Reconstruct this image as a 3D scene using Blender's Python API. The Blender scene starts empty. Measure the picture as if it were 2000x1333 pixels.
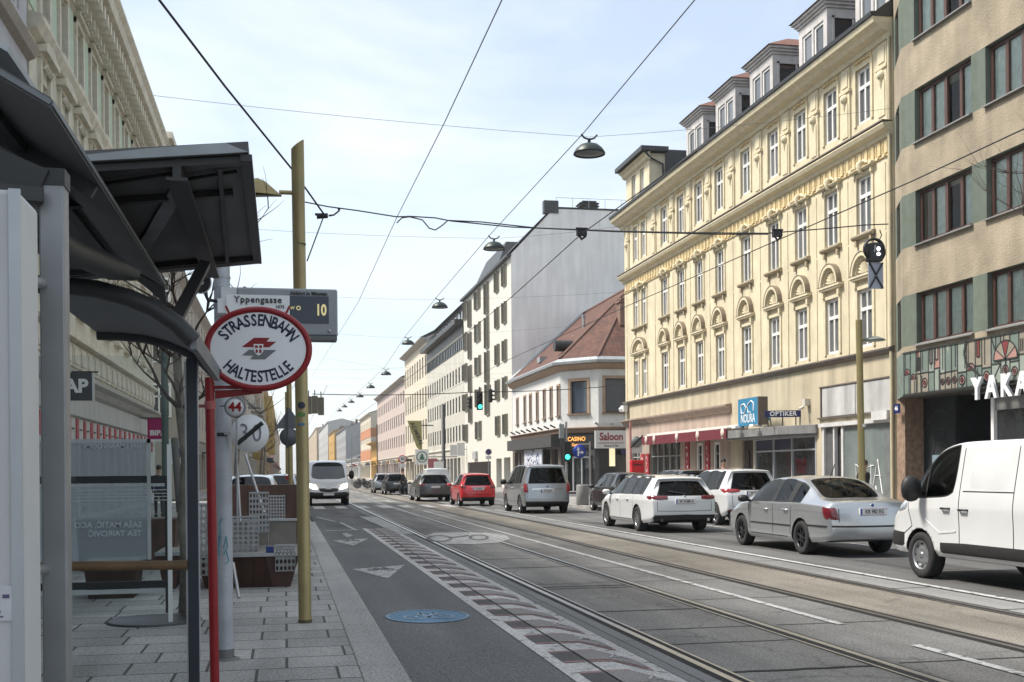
import bpy, bmesh, math, random
from mathutils import Vector, Matrix
from mathutils.bvhtree import BVHTree
random.seed(7)
R = math.radians
PI = math.pi
scene = bpy.context.scene
COL = scene.collection

# ------------------------------------------------------------------ camera
EYE = 1.6; FPX = 2200.0; YAW = math.atan(443/FPX); ROLL = R(0.5); HY = 921.0
cam_d = bpy.data.cameras.new('camera'); cam = bpy.data.objects.new('camera', cam_d); COL.objects.link(cam)
cf = Vector((math.sin(YAW), math.cos(YAW), 0))
c0r = Vector((math.cos(YAW), -math.sin(YAW), 0))
cr = c0r*math.cos(ROLL) - Vector((0, 0, 1))*math.sin(ROLL)
cu = Vector((0, 0, 1))*math.cos(ROLL) + c0r*math.sin(ROLL)
cam.matrix_world = Matrix(((cr.x, cu.x, -cf.x, 0), (cr.y, cu.y, -cf.y, 0), (cr.z, cu.z, -cf.z, EYE), (0, 0, 0, 1)))
cam_d.sensor_width = 36; cam_d.lens = 36*FPX/2000
cam_d.shift_y = (HY-666.5)/2000
cam_d.clip_end = 6000; cam_d.clip_start = 0.05
scene.camera = cam

# ------------------------------------------------------------------ sky, sun, exposure
SUN_EL, SUN_AZ = R(55), R(-74)          # azimuth from +Y towards +X
W = bpy.data.worlds.new('World'); scene.world = W; W.use_nodes = True
wn = W.node_tree; wn.nodes.clear()
o_ = wn.nodes.new('ShaderNodeOutputWorld'); bg = wn.nodes.new('ShaderNodeBackground')
sky = wn.nodes.new('ShaderNodeTexSky'); sky.sky_type = 'NISHITA'; sky.sun_disc = False
sky.sun_elevation = SUN_EL; sky.sun_rotation = SUN_AZ; sky.air_density = 1.0; sky.dust_density = 1.6; sky.ozone_density = 0.7
tc = wn.nodes.new('ShaderNodeTexCoord'); mp = wn.nodes.new('ShaderNodeMapping')
mp.inputs['Scale'].default_value = (1.1, 1.5, 3.6); mp.inputs['Rotation'].default_value = (0.15, 0.25, 0.5)
n1 = wn.nodes.new('ShaderNodeTexNoise'); n1.inputs['Scale'].default_value = 2.1; n1.inputs['Detail'].default_value = 9; n1.inputs['Roughness'].default_value = 0.56
n1.inputs['Distortion'].default_value = 0.35
rp = wn.nodes.new('ShaderNodeValToRGB'); rp.color_ramp.elements[0].position = 0.38; rp.color_ramp.elements[1].position = 0.63
rp.color_ramp.elements[0].color = (.38, .38, .38, 1); rp.color_ramp.elements[1].color = (.93, .93, .93, 1)
mx = wn.nodes.new('ShaderNodeMixRGB'); mx.inputs[2].default_value = (4.7, 5.0, 5.15, 1)
wn.links.new(tc.outputs['Generated'], mp.inputs[0]); wn.links.new(mp.outputs[0], n1.inputs['Vector'])
wn.links.new(n1.outputs[0], rp.inputs[0]); wn.links.new(rp.outputs[0], mx.inputs[0])
wn.links.new(sky.outputs[0], mx.inputs[1]); wn.links.new(mx.outputs[0], bg.inputs[0]); wn.links.new(bg.outputs[0], o_.inputs[0])
bg.inputs[1].default_value = 0.115
sd = bpy.data.lights.new('sun', 'SUN'); sd.energy = 3.2; sd.angle = R(13); sd.color = (1, .94, .85)
so = bpy.data.objects.new('sun', sd); COL.objects.link(so)
sv = Vector((math.sin(SUN_AZ)*math.cos(SUN_EL), math.cos(SUN_AZ)*math.cos(SUN_EL), math.sin(SUN_EL)))
so.rotation_euler = sv.to_track_quat('Z', 'Y').to_euler()
scene.view_settings.view_transform = 'Standard'; scene.view_settings.look = 'None'
scene.view_settings.exposure = 1.0; scene.view_settings.gamma = 1
scene.cycles.max_bounces = 7; scene.cycles.transparent_max_bounces = 16

# ------------------------------------------------------------------ pixel -> place helpers
def ray(u, v):
    return cf + cr*((u-1000)/FPX) + cu*((HY-v)/FPX)
def onG(u, v, z=0.0):
    d = ray(u, v); t = (z-EYE)/d.z; return Vector((d.x*t, d.y*t, z))
def onX(u, v, X):
    d = ray(u, v); t = X/d.x; return Vector((X, d.y*t, EYE+d.z*t))
def onY(u, v, Y):
    d = ray(u, v); t = Y/d.y; return Vector((d.x*t, Y, EYE+d.z*t))

# ------------------------------------------------------------------ materials
MATS = {}
def mat(name, col, rough=0.7, metal=0.0, amt=0.12, scale=3.0, bump=0.0, bscale=60.0, streak=0.0, spec=0.5, emit=0, coat=0, rnd=0.0, fine=0.0):
    if name in MATS: return MATS[name]
    m = bpy.data.materials.new(name); m.use_nodes = True; nt = m.node_tree; b = nt.nodes['Principled BSDF']
    b.inputs['Roughness'].default_value = rough; b.inputs['Metallic'].default_value = metal
    b.inputs['Specular IOR Level'].default_value = spec
    if coat: b.inputs['Coat Weight'].default_value = coat; b.inputs['Coat Roughness'].default_value = 0.03
    b.inputs['Base Color'].default_value = (*col, 1)
    L = nt.links; N = nt.nodes
    tcn = N.new('ShaderNodeTexCoord')
    val = None
    def addn(sc, a, vec=None, det=5):
        nonlocal val
        n = N.new('ShaderNodeTexNoise'); n.inputs['Scale'].default_value = sc; n.inputs['Detail'].default_value = det
        L.new(vec or tcn.outputs['Object'], n.inputs['Vector'])
        mr = N.new('ShaderNodeMapRange'); mr.inputs[1].default_value = 0.3; mr.inputs[2].default_value = 0.7
        mr.inputs[3].default_value = 1-a; mr.inputs[4].default_value = 1+a
        L.new(n.outputs[0], mr.inputs[0])
        if val is None: val = mr.outputs[0]
        else:
            mu = N.new('ShaderNodeMath'); mu.operation = 'MULTIPLY'; L.new(val, mu.inputs[0]); L.new(mr.outputs[0], mu.inputs[1]); val = mu.outputs[0]
    if amt: addn(scale, amt)
    if fine: addn(scale*25, fine, det=2)
    if streak:
        mpn = N.new('ShaderNodeMapping'); mpn.inputs['Scale'].default_value = (1.1, 1.1, 0.12); L.new(tcn.outputs['Object'], mpn.inputs[0])
        addn(1.6, streak, mpn.outputs[0])
    if rnd:
        oi = N.new('ShaderNodeObjectInfo'); mr = N.new('ShaderNodeMapRange'); mr.inputs[3].default_value = 1-rnd; mr.inputs[4].default_value = 1+rnd
        L.new(oi.outputs['Random'], mr.inputs[0])
        if val is None: val = mr.outputs[0]
        else:
            mu = N.new('ShaderNodeMath'); mu.operation = 'MULTIPLY'; L.new(val, mu.inputs[0]); L.new(mr.outputs[0], mu.inputs[1]); val = mu.outputs[0]
    if val is not None:
        vm = N.new('ShaderNodeVectorMath'); vm.operation = 'SCALE'; vm.inputs[0].default_value = col
        L.new(val, vm.inputs['Scale']); L.new(vm.outputs[0], b.inputs['Base Color'])
    if bump:
        nb = N.new('ShaderNodeTexNoise'); nb.inputs['Scale'].default_value = bscale; nb.inputs['Detail'].default_value = 4
        L.new(tcn.outputs['Object'], nb.inputs['Vector']); bn = N.new('ShaderNodeBump'); bn.inputs['Strength'].default_value = bump
        bn.inputs['Distance'].default_value = 0.02
        L.new(nb.outputs[0], bn.inputs['Height']); L.new(bn.outputs[0], b.inputs['Normal'])
    if emit:
        b.inputs['Emission Color'].default_value = (*col, 1); b.inputs['Emission Strength'].default_value = emit
    MATS[name] = m; return m

def glass_mat(name, col, rnd=0.4, rough=0.04, wave=True):
    m = mat(name, col, rough, 0, 0.0, 1, rnd=rnd, spec=0.9)
    if wave:
        nt = m.node_tree; b = nt.nodes['Principled BSDF']; t = nt.nodes.new('ShaderNodeTexCoord')
        n = nt.nodes.new('ShaderNodeTexNoise'); n.inputs['Scale'].default_value = 1.4; bn = nt.nodes.new('ShaderNodeBump'); bn.inputs['Strength'].default_value = 0.25; bn.inputs['Distance'].default_value = .05
        nt.links.new(t.outputs['Object'], n.inputs['Vector']); nt.links.new(n.outputs[0], bn.inputs['Height']); nt.links.new(bn.outputs[0], b.inputs['Normal'])
    return m

def clear_glass(name, tint=(.8, .86, .86), frosted=0.0, fcol=(.5, .55, .58)):
    """thin sheet: what is behind shows, tinted, with a fresnel reflection; optional frosted film"""
    if name in MATS: return MATS[name]
    m = bpy.data.materials.new(name); m.use_nodes = True; nt = m.node_tree; nt.nodes.clear()
    out = nt.nodes.new('ShaderNodeOutputMaterial'); tr = nt.nodes.new('ShaderNodeBsdfTransparent'); gl = nt.nodes.new('ShaderNodeBsdfGlossy')
    tr.inputs[0].default_value = (*tint, 1); gl.inputs['Roughness'].default_value = 0.02
    fr = nt.nodes.new('ShaderNodeFresnel'); fr.inputs[0].default_value = 1.3
    mxs = nt.nodes.new('ShaderNodeMixShader'); nt.links.new(fr.outputs[0], mxs.inputs[0])
    last = tr.outputs[0]
    if frosted:
        df = nt.nodes.new('ShaderNodeBsdfDiffuse'); df.inputs[0].default_value = (*fcol, 1)
        m2 = nt.nodes.new('ShaderNodeMixShader'); m2.inputs[0].default_value = frosted
        nt.links.new(tr.outputs[0], m2.inputs[1]); nt.links.new(df.outputs[0], m2.inputs[2]); last = m2.outputs[0]
    nt.links.new(last, mxs.inputs[1]); nt.links.new(gl.outputs[0], mxs.inputs[2]); nt.links.new(mxs.outputs[0], out.inputs[0])
    MATS[name] = m; return m

# ------------------------------------------------------------------ object helpers
def tag(o, label=None, cat=None, group=None, kind=None):
    if label: o['label'] = label
    if cat: o['category'] = cat
    if group: o['group'] = group
    if kind: o['kind'] = kind
    return o
def empty(name, loc=(0, 0, 0), rz=0.0):
    o = bpy.data.objects.new(name, None); COL.objects.link(o); o.location = loc; o.rotation_euler = (0, 0, rz); o.empty_display_size = .2
    return o
def kids(o): return [c for c in COL.objects if c.parent == o]
def copy_tree(o, loc=None, rz=None, parent=None, label=None):
    c = o.copy(); COL.objects.link(c); c.parent = parent
    for ch in list(o.children): copy_tree(ch, parent=c)
    if loc is not None: c.location = loc
    if rz is not None: c.rotation_euler = (0, 0, rz)
    if label: c['label'] = label
    return c

class MB:
    def __init__(s, T=None): s.v = []; s.f = []; s.mi = []; s.sm = []; s.T = T
    def add(s, vs, fs, mi=0, smooth=False):
        b = len(s.v)
        if s.T is not None: vs = [s.T @ Vector(v) for v in vs]
        s.v += [tuple(v) for v in vs]
        for f in fs: s.f.append(tuple(b+i for i in f)); s.mi.append(mi); s.sm.append(smooth)
        return s
    def box(s, x0, x1, y0, y1, z0, z1, mi=0):
        if x0 > x1: x0, x1 = x1, x0
        if y0 > y1: y0, y1 = y1, y0
        if z0 > z1: z0, z1 = z1, z0
        return s.add([(x0, y0, z0), (x1, y0, z0), (x1, y1, z0), (x0, y1, z0), (x0, y0, z1), (x1, y0, z1), (x1, y1, z1), (x0, y1, z1)],
                     [(0, 3, 2, 1), (4, 5, 6, 7), (0, 1, 5, 4), (1, 2, 6, 5), (2, 3, 7, 6), (3, 0, 4, 7)], mi)
    def quad(s, a, b, c, d, mi=0): return s.add([a, b, c, d], [(0, 1, 2, 3)], mi)
    def poly(s, pts, mi=0): return s.add(pts, [tuple(range(len(pts)))], mi)
    def tube(s, pts, r, n=8, mi=0, cap=True, smooth=True):
        pts = [Vector(p) for p in pts]; rs = r if isinstance(r, (list, tuple)) else [r]*len(pts)
        vs = []; fs = []; prev = None
        for i, p in enumerate(pts):
            d = (pts[min(i+1, len(pts)-1)]-pts[max(i-1, 0)]).normalized()
            a = d.orthogonal().normalized() if prev is None else (prev - d*prev.dot(d)).normalized()
            prev = a; b = d.cross(a)
            for k in range(n):
                t = 2*PI*k/n; vs.append(p + (a*math.cos(t)+b*math.sin(t))*rs[i])
        for i in range(len(pts)-1):
            for k in range(n): fs.append((i*n+k, i*n+(k+1) % n, (i+1)*n+(k+1) % n, (i+1)*n+k))
        s.add(vs, fs, mi, smooth)
        if cap:
            s.add(vs[:n], [tuple(range(n))[::-1]], mi); s.add(vs[-n:], [tuple(range(n))], mi)
        return s
    def cyl(s, x, y, z0, z1, r, n=16, mi=0, r1=None): return s.tube([(x, y, z0), (x, y, z1)], [r, r if r1 is None else r1], n, mi)
    def lathe(s, prof, n=24, mi=0, M=None, smooth=True):
        """prof: (radius, z) pairs about local z; M places it"""
        M = M or Matrix(); vs = []; fs = []
        for (r, z) in prof:
            for k in range(n):
                t = 2*PI*k/n; vs.append(M @ Vector((r*math.cos(t), r*math.sin(t), z)))
        for i in range(len(prof)-1):
            for k in range(n): fs.append((i*n+k, i*n+(k+1) % n, (i+1)*n+(k+1) % n, (i+1)*n+k))
        return s.add(vs, fs, mi, smooth)
    def prism(s, poly, y0, y1, mi=0, M=None):
        """poly in (x,z), extruded along y"""
        M = M or Matrix(); n = len(poly)
        vs = [M @ Vector((x, y0, z)) for x, z in poly]+[M @ Vector((x, y1, z)) for x, z in poly]
        fs = [tuple(range(n)), tuple(range(2*n-1, n-1, -1))]+[(i, (i+1) % n, n+(i+1) % n, n+i) for i in range(n)]
        return s.add(vs, fs, mi)
    def hprism(s, poly, z0, z1, mi=0):
        n = len(poly); vs = [(x, y, z0) for x, y in poly]+[(x, y, z1) for x, y in poly]
        fs = [tuple(range(n))[::-1], tuple(range(n, 2*n))]+[(i, (i+1) % n, n+(i+1) % n, n+i) for i in range(n)]
        return s.add(vs, fs, mi)
    def wall(s, x0, x1, z0, z1, holes=(), depth=.2, y=0.0, mi=0, rmi=None):
        """wall sheet at y with rectangular holes (x0,x1,z0,z1) and reveals going inwards"""
        rmi = mi if rmi is None else rmi
        xs = sorted({x0, x1}.union(*[{max(x0, h[0]), min(x1, h[1])} for h in holes])) if holes else [x0, x1]
        zs = sorted({z0, z1}.union(*[{max(z0, h[2]), min(z1, h[3])} for h in holes])) if holes else [z0, z1]
        for a, b in zip(xs, xs[1:]):
            col = []
            for c, d in zip(zs, zs[1:]):
                mx_, mz = (a+b)/2, (c+d)/2
                if any(h[0] < mx_ < h[1] and h[2] < mz < h[3] for h in holes): continue
                if col and abs(col[-1][1]-c) < 1e-9: col[-1][1] = d
                else: col.append([c, d])
            for c, d in col: s.quad((a, y, c), (b, y, c), (b, y, d), (a, y, d), mi)
        for h in holes:
            a, b, c, d = h[:4]; q = y+depth
            s.quad((a, y, c), (a, q, c), (a, q, d), (a, y, d), rmi); s.quad((b, y, c), (b, y, d), (b, q, d), (b, q, c), rmi)
            s.quad((a, y, d), (a, q, d), (b, q, d), (b, y, d), rmi); s.quad((a, y, c), (b, y, c), (b, q, c), (a, q, c), rmi)
        return s
    def mesh(s, name, mats, recalc=True):
        me = bpy.data.meshes.new(name); me.from_pydata(s.v, [], s.f)
        for m in (mats if isinstance(mats, (list, tuple)) else [mats]): me.materials.append(m)
        me.polygons.foreach_set('material_index', s.mi); me.polygons.foreach_set('use_smooth', s.sm)
        if recalc:
            bm = bmesh.new(); bm.from_mesh(me); bmesh.ops.recalc_face_normals(bm, faces=bm.faces); bm.to_mesh(me); bm.free()
        me.update(); return me
    def build(s, name, mats, parent=None, label=None, bevel=0, **kw):
        me = s.mesh(name, mats); o = bpy.data.objects.new(name, me); COL.objects.link(o)
        if parent: o.parent = parent
        if label: o['label'] = label
        if bevel:
            b = o.modifiers.new('bevel', 'BEVEL'); b.width = bevel; b.segments = 2; b.limit_method = 'ANGLE'; b.angle_limit = R(50)
        return o

def link_mesh(name, me, parent=None, loc=(0, 0, 0), rot=(0, 0, 0), scale=(1, 1, 1)):
    o = bpy.data.objects.new(name, me); COL.objects.link(o); o.parent = parent; o.location = loc; o.rotation_euler = rot; o.scale = scale
    return o

_tc = {}
def text_mesh(s, size, bold=0.0, extrude=0.003, align='CENTER', spacing=1.0, sx=1.0, shear=0):
    cu_ = bpy.data.curves.new('lettering', 'FONT'); cu_.body = s; cu_.size = size; cu_.extrude = extrude; cu_.offset = bold*size
    cu_.align_x = align; cu_.align_y = 'CENTER'; cu_.space_character = spacing; cu_.resolution_u = 3; cu_.shear = shear
    o = bpy.data.objects.new('lettering', cu_); COL.objects.link(o)
    bpy.context.view_layer.update()
    me = bpy.data.meshes.new_from_object(o.evaluated_get(bpy.context.evaluated_depsgraph_get()))
    bpy.data.objects.remove(o); bpy.data.curves.remove(cu_)
    for v in me.vertices: v.co.x *= sx
    return me
def text(s, size, m, parent, loc, rot=(PI/2, 0, 0), name='lettering', **kw):
    """text in its parent's frame; default rotation stands it up facing local -y"""
    me = text_mesh(s, size, **kw); me.name = name; me.materials.clear(); me.materials.append(m)
    return link_mesh(name, me, parent, loc, rot)

# shared colours
M = dict(
 black=mat('black_metal', (.012, .013, .014), .45, amt=.1), dark=mat('dark_grey_metal', (.05, .053, .056), .45, .3, amt=.1),
 steel=mat('brushed_steel', (.42, .43, .44), .35, .8, amt=.1, scale=8), alu=mat('aluminium', (.5, .52, .54), .42, .5, amt=.08, scale=5),
 white=mat('white_paint', (.74, .74, .73), .5, amt=.05), rubber=mat('black_rubber', (.015, .015, .016), .8, amt=.1),
 red=mat('red_paint', (.5, .012, .02), .4, amt=.08), winwhite=mat('window_white', (.72, .71, .68), .45, amt=.05),
 winbrown=mat('window_brown', (.085, .042, .032), .5, amt=.1), interior=mat('dark_interior', (.02, .02, .021), .9, amt=.3),
 pane=glass_mat('window_glass', (.11, .115, .12), .45), panedark=glass_mat('shop_glass', (.025, .028, .03), .3),
 curtain=mat('curtain', (.45, .46, .44), .9, amt=.25, scale=6), galv=mat('galvanised', (.33, .35, .36), .5, .4, amt=.15, scale=4),
)
# ================================================================== ground and road
def ground_mat(name, col, amt=.14, fine=.25, rough=.85, spec=.3, cracks=0, stain=.25, bump=.35, speck=0.0, wear=0.0):
    m = bpy.data.materials.new(name); m.use_nodes = True; nt = m.node_tree; b = nt.nodes['Principled BSDF']; N = nt.nodes; L = nt.links
    b.inputs['Roughness'].default_value = rough; b.inputs['Specular IOR Level'].default_value = spec
    t = N.new('ShaderNodeTexCoord')
    def nz(sc, lo, hi, det=4, vec=None, a=.3, c=.7):
        n = N.new('ShaderNodeTexNoise'); n.inputs['Scale'].default_value = sc; n.inputs['Detail'].default_value = det
        L.new(vec or t.outputs['Object'], n.inputs['Vector']); r = N.new('ShaderNodeMapRange')
        r.inputs[1].default_value = a; r.inputs[2].default_value = c; r.inputs[3].default_value = lo; r.inputs[4].default_value = hi
        L.new(n.outputs[0], r.inputs[0]); return r.outputs[0]
    mp = N.new('ShaderNodeMapping'); mp.inputs['Scale'].default_value = (1.6, .12, 1); L.new(t.outputs['Object'], mp.inputs[0])
    vals = [nz(.5, 1-amt, 1+amt), nz(48, 1-fine*1.5, 1+fine*1.5, 3), nz(1.0, 1-stain, 1+stain*.6, 5, mp.outputs[0])]
    if speck: vals.append(nz(42, 1, 1+speck, 2, a=.68, c=.76))
    if cracks:
        vo = N.new('ShaderNodeTexVoronoi'); vo.feature = 'DISTANCE_TO_EDGE'; vo.inputs['Scale'].default_value = .45
        wv = N.new('ShaderNodeTexNoise'); wv.inputs['Scale'].default_value = 3; L.new(t.outputs['Object'], wv.inputs['Vector'])
        ad = N.new('ShaderNodeVectorMath'); ad.operation = 'MULTIPLY_ADD'; ad.inputs[1].default_value = (.5, .5, .5)
        L.new(wv.outputs['Color'], ad.inputs[0]); L.new(t.outputs['Object'], ad.inputs[2]); L.new(ad.outputs[0], vo.inputs['Vector'])
        r = N.new('ShaderNodeMapRange'); r.inputs[1].default_value = 0; r.inputs[2].default_value = .012; r.inputs[3].default_value = 1-cracks; r.inputs[4].default_value = 1
        L.new(vo.outputs['Distance'], r.inputs[0]); vals.append(r.outputs[0])
    v = vals[0]
    for w in vals[1:]:
        mu = N.new('ShaderNodeMath'); mu.operation = 'MULTIPLY'; L.new(v, mu.inputs[0]); L.new(w, mu.inputs[1]); v = mu.outputs[0]
    vm = N.new('ShaderNodeVectorMath'); vm.operation = 'SCALE'; vm.inputs[0].default_value = col; L.new(v, vm.inputs['Scale']); L.new(vm.outputs[0], b.inputs['Base Color'])
    if wear:
        wn_ = nz(7, 0, 1, 8, a=.62-wear*.25, c=.72-wear*.2); mw = N.new('ShaderNodeMixRGB'); L.new(wn_, mw.inputs[0]); L.new(vm.outputs[0], mw.inputs[1]); mw.inputs[2].default_value = (.11, .108, .105, 1); L.new(mw.outputs[0], b.inputs['Base Color'])
    if bump:
        nb = N.new('ShaderNodeTexNoise'); nb.inputs['Scale'].default_value = 130; L.new(t.outputs['Object'], nb.inputs['Vector'])
        bn = N.new('ShaderNodeBump'); bn.inputs['Strength'].default_value = bump; bn.inputs['Distance'].default_value = .006; L.new(nb.outputs[0], bn.inputs['Height']); L.new(bn.outputs[0], b.inputs['Normal'])
    return m
GM = dict(asphalt=ground_mat('asphalt', (.11, .109, .108), .2, .35, stain=.4, speck=.9, cracks=.3), bike=ground_mat('cycle_lane_asphalt', (.135, .134, .132), .1, .35, stain=.2, speck=1.2),
          slab=ground_mat('tram_slab_concrete', (.175, .17, .16), .22, .3, stain=.4, cracks=.4), beige=ground_mat('tan_concrete', (.195, .177, .148), .22, .28, stain=.35, cracks=.3),
          conc=ground_mat('pale_concrete', (.2, .2, .195), .12, .15, cracks=.2), paint=ground_mat('road_paint', (.46, .46, .45), .12, .2, stain=.2, wear=.35), worn=ground_mat('worn_paint', (.38, .38, .37), .15, .2, stain=.15, wear=.2),
          joint=ground_mat('joint_tar', (.02, .02, .02), .1, .2), redp=ground_mat('dark_red_paint', (.31, .19, .18), .2, .25), greyp=ground_mat('grey_paint', (.26, .245, .235), .15, .2),
          darkp=ground_mat('black_paint', (.1, .093, .092), .15, .2), bluep=ground_mat('blue_paint', (.13, .23, .33), .12, .2, stain=.15), kerb=ground_mat('granite_kerb', (.36, .35, .335), .12, .3, speck=-.4),
          dirt=ground_mat('grey_ground', (.09, .09, .088), .2, .2))
def sheet(name, x0, x1, y0, y1, z, m):
    o = MB().quad((x0, y0, z), (x1, y0, z), (x1, y1, z), (x0, y1, z)).build(name, m); tag(o, kind='structure'); return o
tag(MB().quad((-900, -300, -.06), (900, -300, -.06), (900, 2500, -.06), (-900, 2500, -.06)).build('ground', GM['dirt']), kind='structure')
KX = 0.88                       # outer edge of the left kerb
YF = 700
sheet('road', KX, 14.4, -8, YF, 0, GM['asphalt'])
tag(MB().quad((14.39, 60, -.002), (60, 60, -.002), (60, 78, -.002), (14.39, 78, -.002)).build('side_road', GM['asphalt']), kind='structure')
sheet('cycle_lane', KX+.002, 2.14, 3, 33, .004, GM['bike'])
sheet('tram_track_slab', 3.0, 6.22, 2, 300, .004, GM['slab'])
sheet('tan_track_strip', 6.42, 7.68, 2, 300, .004, GM['beige'])
sheet('concrete_strip', 7.82, 8.42, 2, 200, .004, GM['conc'])
sheet('concrete_edge_strip', 2.96, 3.2, 2, 120, .008, GM['conc'])
def track(name, xs, lab):
    root = empty('tram_track', (xs[0], 2, 0)); tag(root, lab, 'tram track'); T_ = Matrix.Translation((-xs[0], -2, 0))
    for i, x in enumerate(xs):
        sgn = 1 if i == 0 else -1
        a = x-.03; r = MB(T_); g = MB(T_)
        r.box(a, a+.065, 2, 420, -.05, .013)
        r.box(a+sgn*.12+.01, a+sgn*.12+.035, 2, 420, -.05, .011)
        g.quad((a-.07+(.0), 2, .009), (a+.13, 2, .009), (a+.13, 420, .009), (a-.07, 420, .009)) if sgn > 0 else g.quad((a-.12, 2, .009), (a+.1, 2, .009), (a+.1, 420, .009), (a-.12, 420, .009))
        o = r.build('rail', RAIL[0] if 'near' in lab else RAIL[1], root); g.build('groove', GM['joint'], o)
RAIL = [mat('polished_rail', (.5, .49, .47), .28, .9, amt=.1, scale=2), mat('dull_rail', (.16, .14, .12), .45, .7, amt=.2, scale=2)]
track('tram_track', (3.3, 4.78), 'shiny pair of steel tram rails in grey slabs beside the striped strip, near track')
track('tram_track', (6.3, 7.76), 'dull brown pair of tram rails either side of the tan concrete strip')
# repair patches and dark seams
pm_ = ground_mat('asphalt_patch', (.07, .07, .072), .15, .3); q_ = MB(); rq = random.Random(12)
for (x, y, a, b) in ((10.2, 17, .5, 1.1), (11.0, 26, .35, 2.6), (9.3, 33, .3, .8), (13.0, 20, .6, .7), (9.6, 12.6, .25, 1.8), (12.0, 38, .5, 2.4)):
    q_.poly([(x+rq.uniform(-.04, .04)-a, y-b, .0045), (x+a, y-b+rq.uniform(-.05, .05), .0045), (x+a+rq.uniform(-.05, .05), y+b, .0045), (x-a, y+b+rq.uniform(-.1, .1), .0045)])
tag(q_.build('asphalt_patches', pm_), kind='structure')
# slab joints
j = MB()
for (u, v) in [(700, 1030), (932, 1094), (990, 1111), (1150, 1150), (1300, 1192), (1180, 1145), (1425, 1256), (1500, 1312)]:
    p = onG(u, v); w = random.uniform(.012, .03)
    n = 14; pts = [(3.42+(1.25)*i/n, p.y+random.uniform(-.012, .012)) for i in range(n+1)]
    for a, b in zip(pts, pts[1:]): j.quad((a[0], a[1]-w, .0085), (b[0], b[1]-w*random.uniform(.6, 1.2), .0085), (b[0], b[1]+w, .0085), (a[0], a[1]+w, .0085))
y = 8.4
while y < 80:
    for (a, b, zz) in ((4.9, 6.18, .0085),) if random.random() < .8 else ((4.9, 6.18, .0085), (3.42, 4.66, .0085)):
        j.quad((a, y-.012, zz), (b, y-.012, zz), (b, y+.012, zz), (a, y+.012, zz))
    if random.random() < .35: j.quad((6.45, y+.9, .0085), (7.62, y+.93, .0085), (7.62, y+.945, .0085), (6.45, y+.915, .0085))
    if random.random() < .5: j.quad((7.84, y+.5, .0085), (8.4, y+.5, .0085), (8.4, y+.53, .0085), (7.84, y+.53, .0085))
    y += 2.35
for (x, w) in ((3.06, .012), (6.24, .015), (6.40, .012), (7.85, .012), (8.43, .02)): j.quad((x, 2, .0088), (x+w, 2, .0088), (x+w, 200, .0088), (x, 200, .0088))
tag(j.build('slab_joints', GM['joint']), kind='structure')
# painted lines
p = MB()
def ln(x0, x1, y0, y1, z=.0125): p.quad((x0, y0, z), (x1, y0, z), (x1, y1, z), (x0, y1, z))
ln(8.46, 8.58, 2, 46); ln(5.5, 5.6, 10.6, 46); ln(5.48, 5.58, 2, 9.2)
for k in range(20): ln(5.5, 5.6, 60+k*9, 64+k*9)
for k in range(10): ln(11.7, 11.8, 20+k*4.5, 22+k*4.5)
for k in range(9): ln(1.25+k*1.0, 1.75+k*1.0, 50.5, 54.5)
tag(p.build('road_markings', GM['paint']), kind='structure')
# white block where the strip begins, and short cycle lane lines
p = MB()
a = [onG(*q, .013) for q in ((701, 1009), (736, 1010), (808, 1043), (776, 1043))]; p.poly(a)
for q0, q1, w in (((617, 1010), (655, 1019), 2), ((665, 1021), (696, 1036), 2), ((636, 1037), (690, 1035.5), 1.3)):
    a, b = onG(*q0, .013), onG(*q1, .013); n = (b-a).normalized().cross(Vector((0, 0, 1)))*(.06 if w == 2 else .14)
    p.poly([a-n, b-n, b+n, a+n])
tag(p.build('lane_start_marking', GM['worn']), kind='structure')
# capsule-shaped pictogram between the rails
p = MB(); h = MB()
cx, cy, L2, W2 = 4.15, onG(900, 1050).y, 1.35, .62
pts = [(cx-W2, cy-L2)]
P = [onG(*q, .0125) for q in ((822, 1047), (848, 1041), (905, 1040), (950, 1041), (988, 1046), (996, 1053), (975, 1060), (930, 1063), (870, 1063), (838, 1058))]
for i in range(len(P)):
    a, b = P[i], P[(i+1) % len(P)]
for q in P: q.x = min(max(q.x, 3.42), 5.6)
p.poly(P)
def ell(mb, u0, v0, ru, rv, z, n=20, inner=None):
    pts = [onG(u0+ru*math.cos(2*PI*k/n), v0+rv*math.sin(2*PI*k/n), z) for k in range(n)]
    if inner:
        q = [onG(u0+ru*inner*math.cos(2*PI*k/n), v0+rv*inner*math.sin(2*PI*k/n), z) for k in range(n)]
        for k in range(n): mb.poly([pts[k], pts[(k+1) % n], q[(k+1) % n], q[k]])
    else: mb.poly(pts)
ell(h, 858, 1052, 26, 6.5, .0165, inner=.72); ell(h, 935, 1050, 20, 5.5, .0165, inner=.7)
h.poly([onG(*q, .0165) for q in ((880, 1049.5), (915, 1045), (917, 1047), (882, 1052))])
o = p.build('lane_pictogram', GM['worn']); tag(o, kind='structure'); h.build('pictogram_detail', GM['slab'], o)
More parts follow.
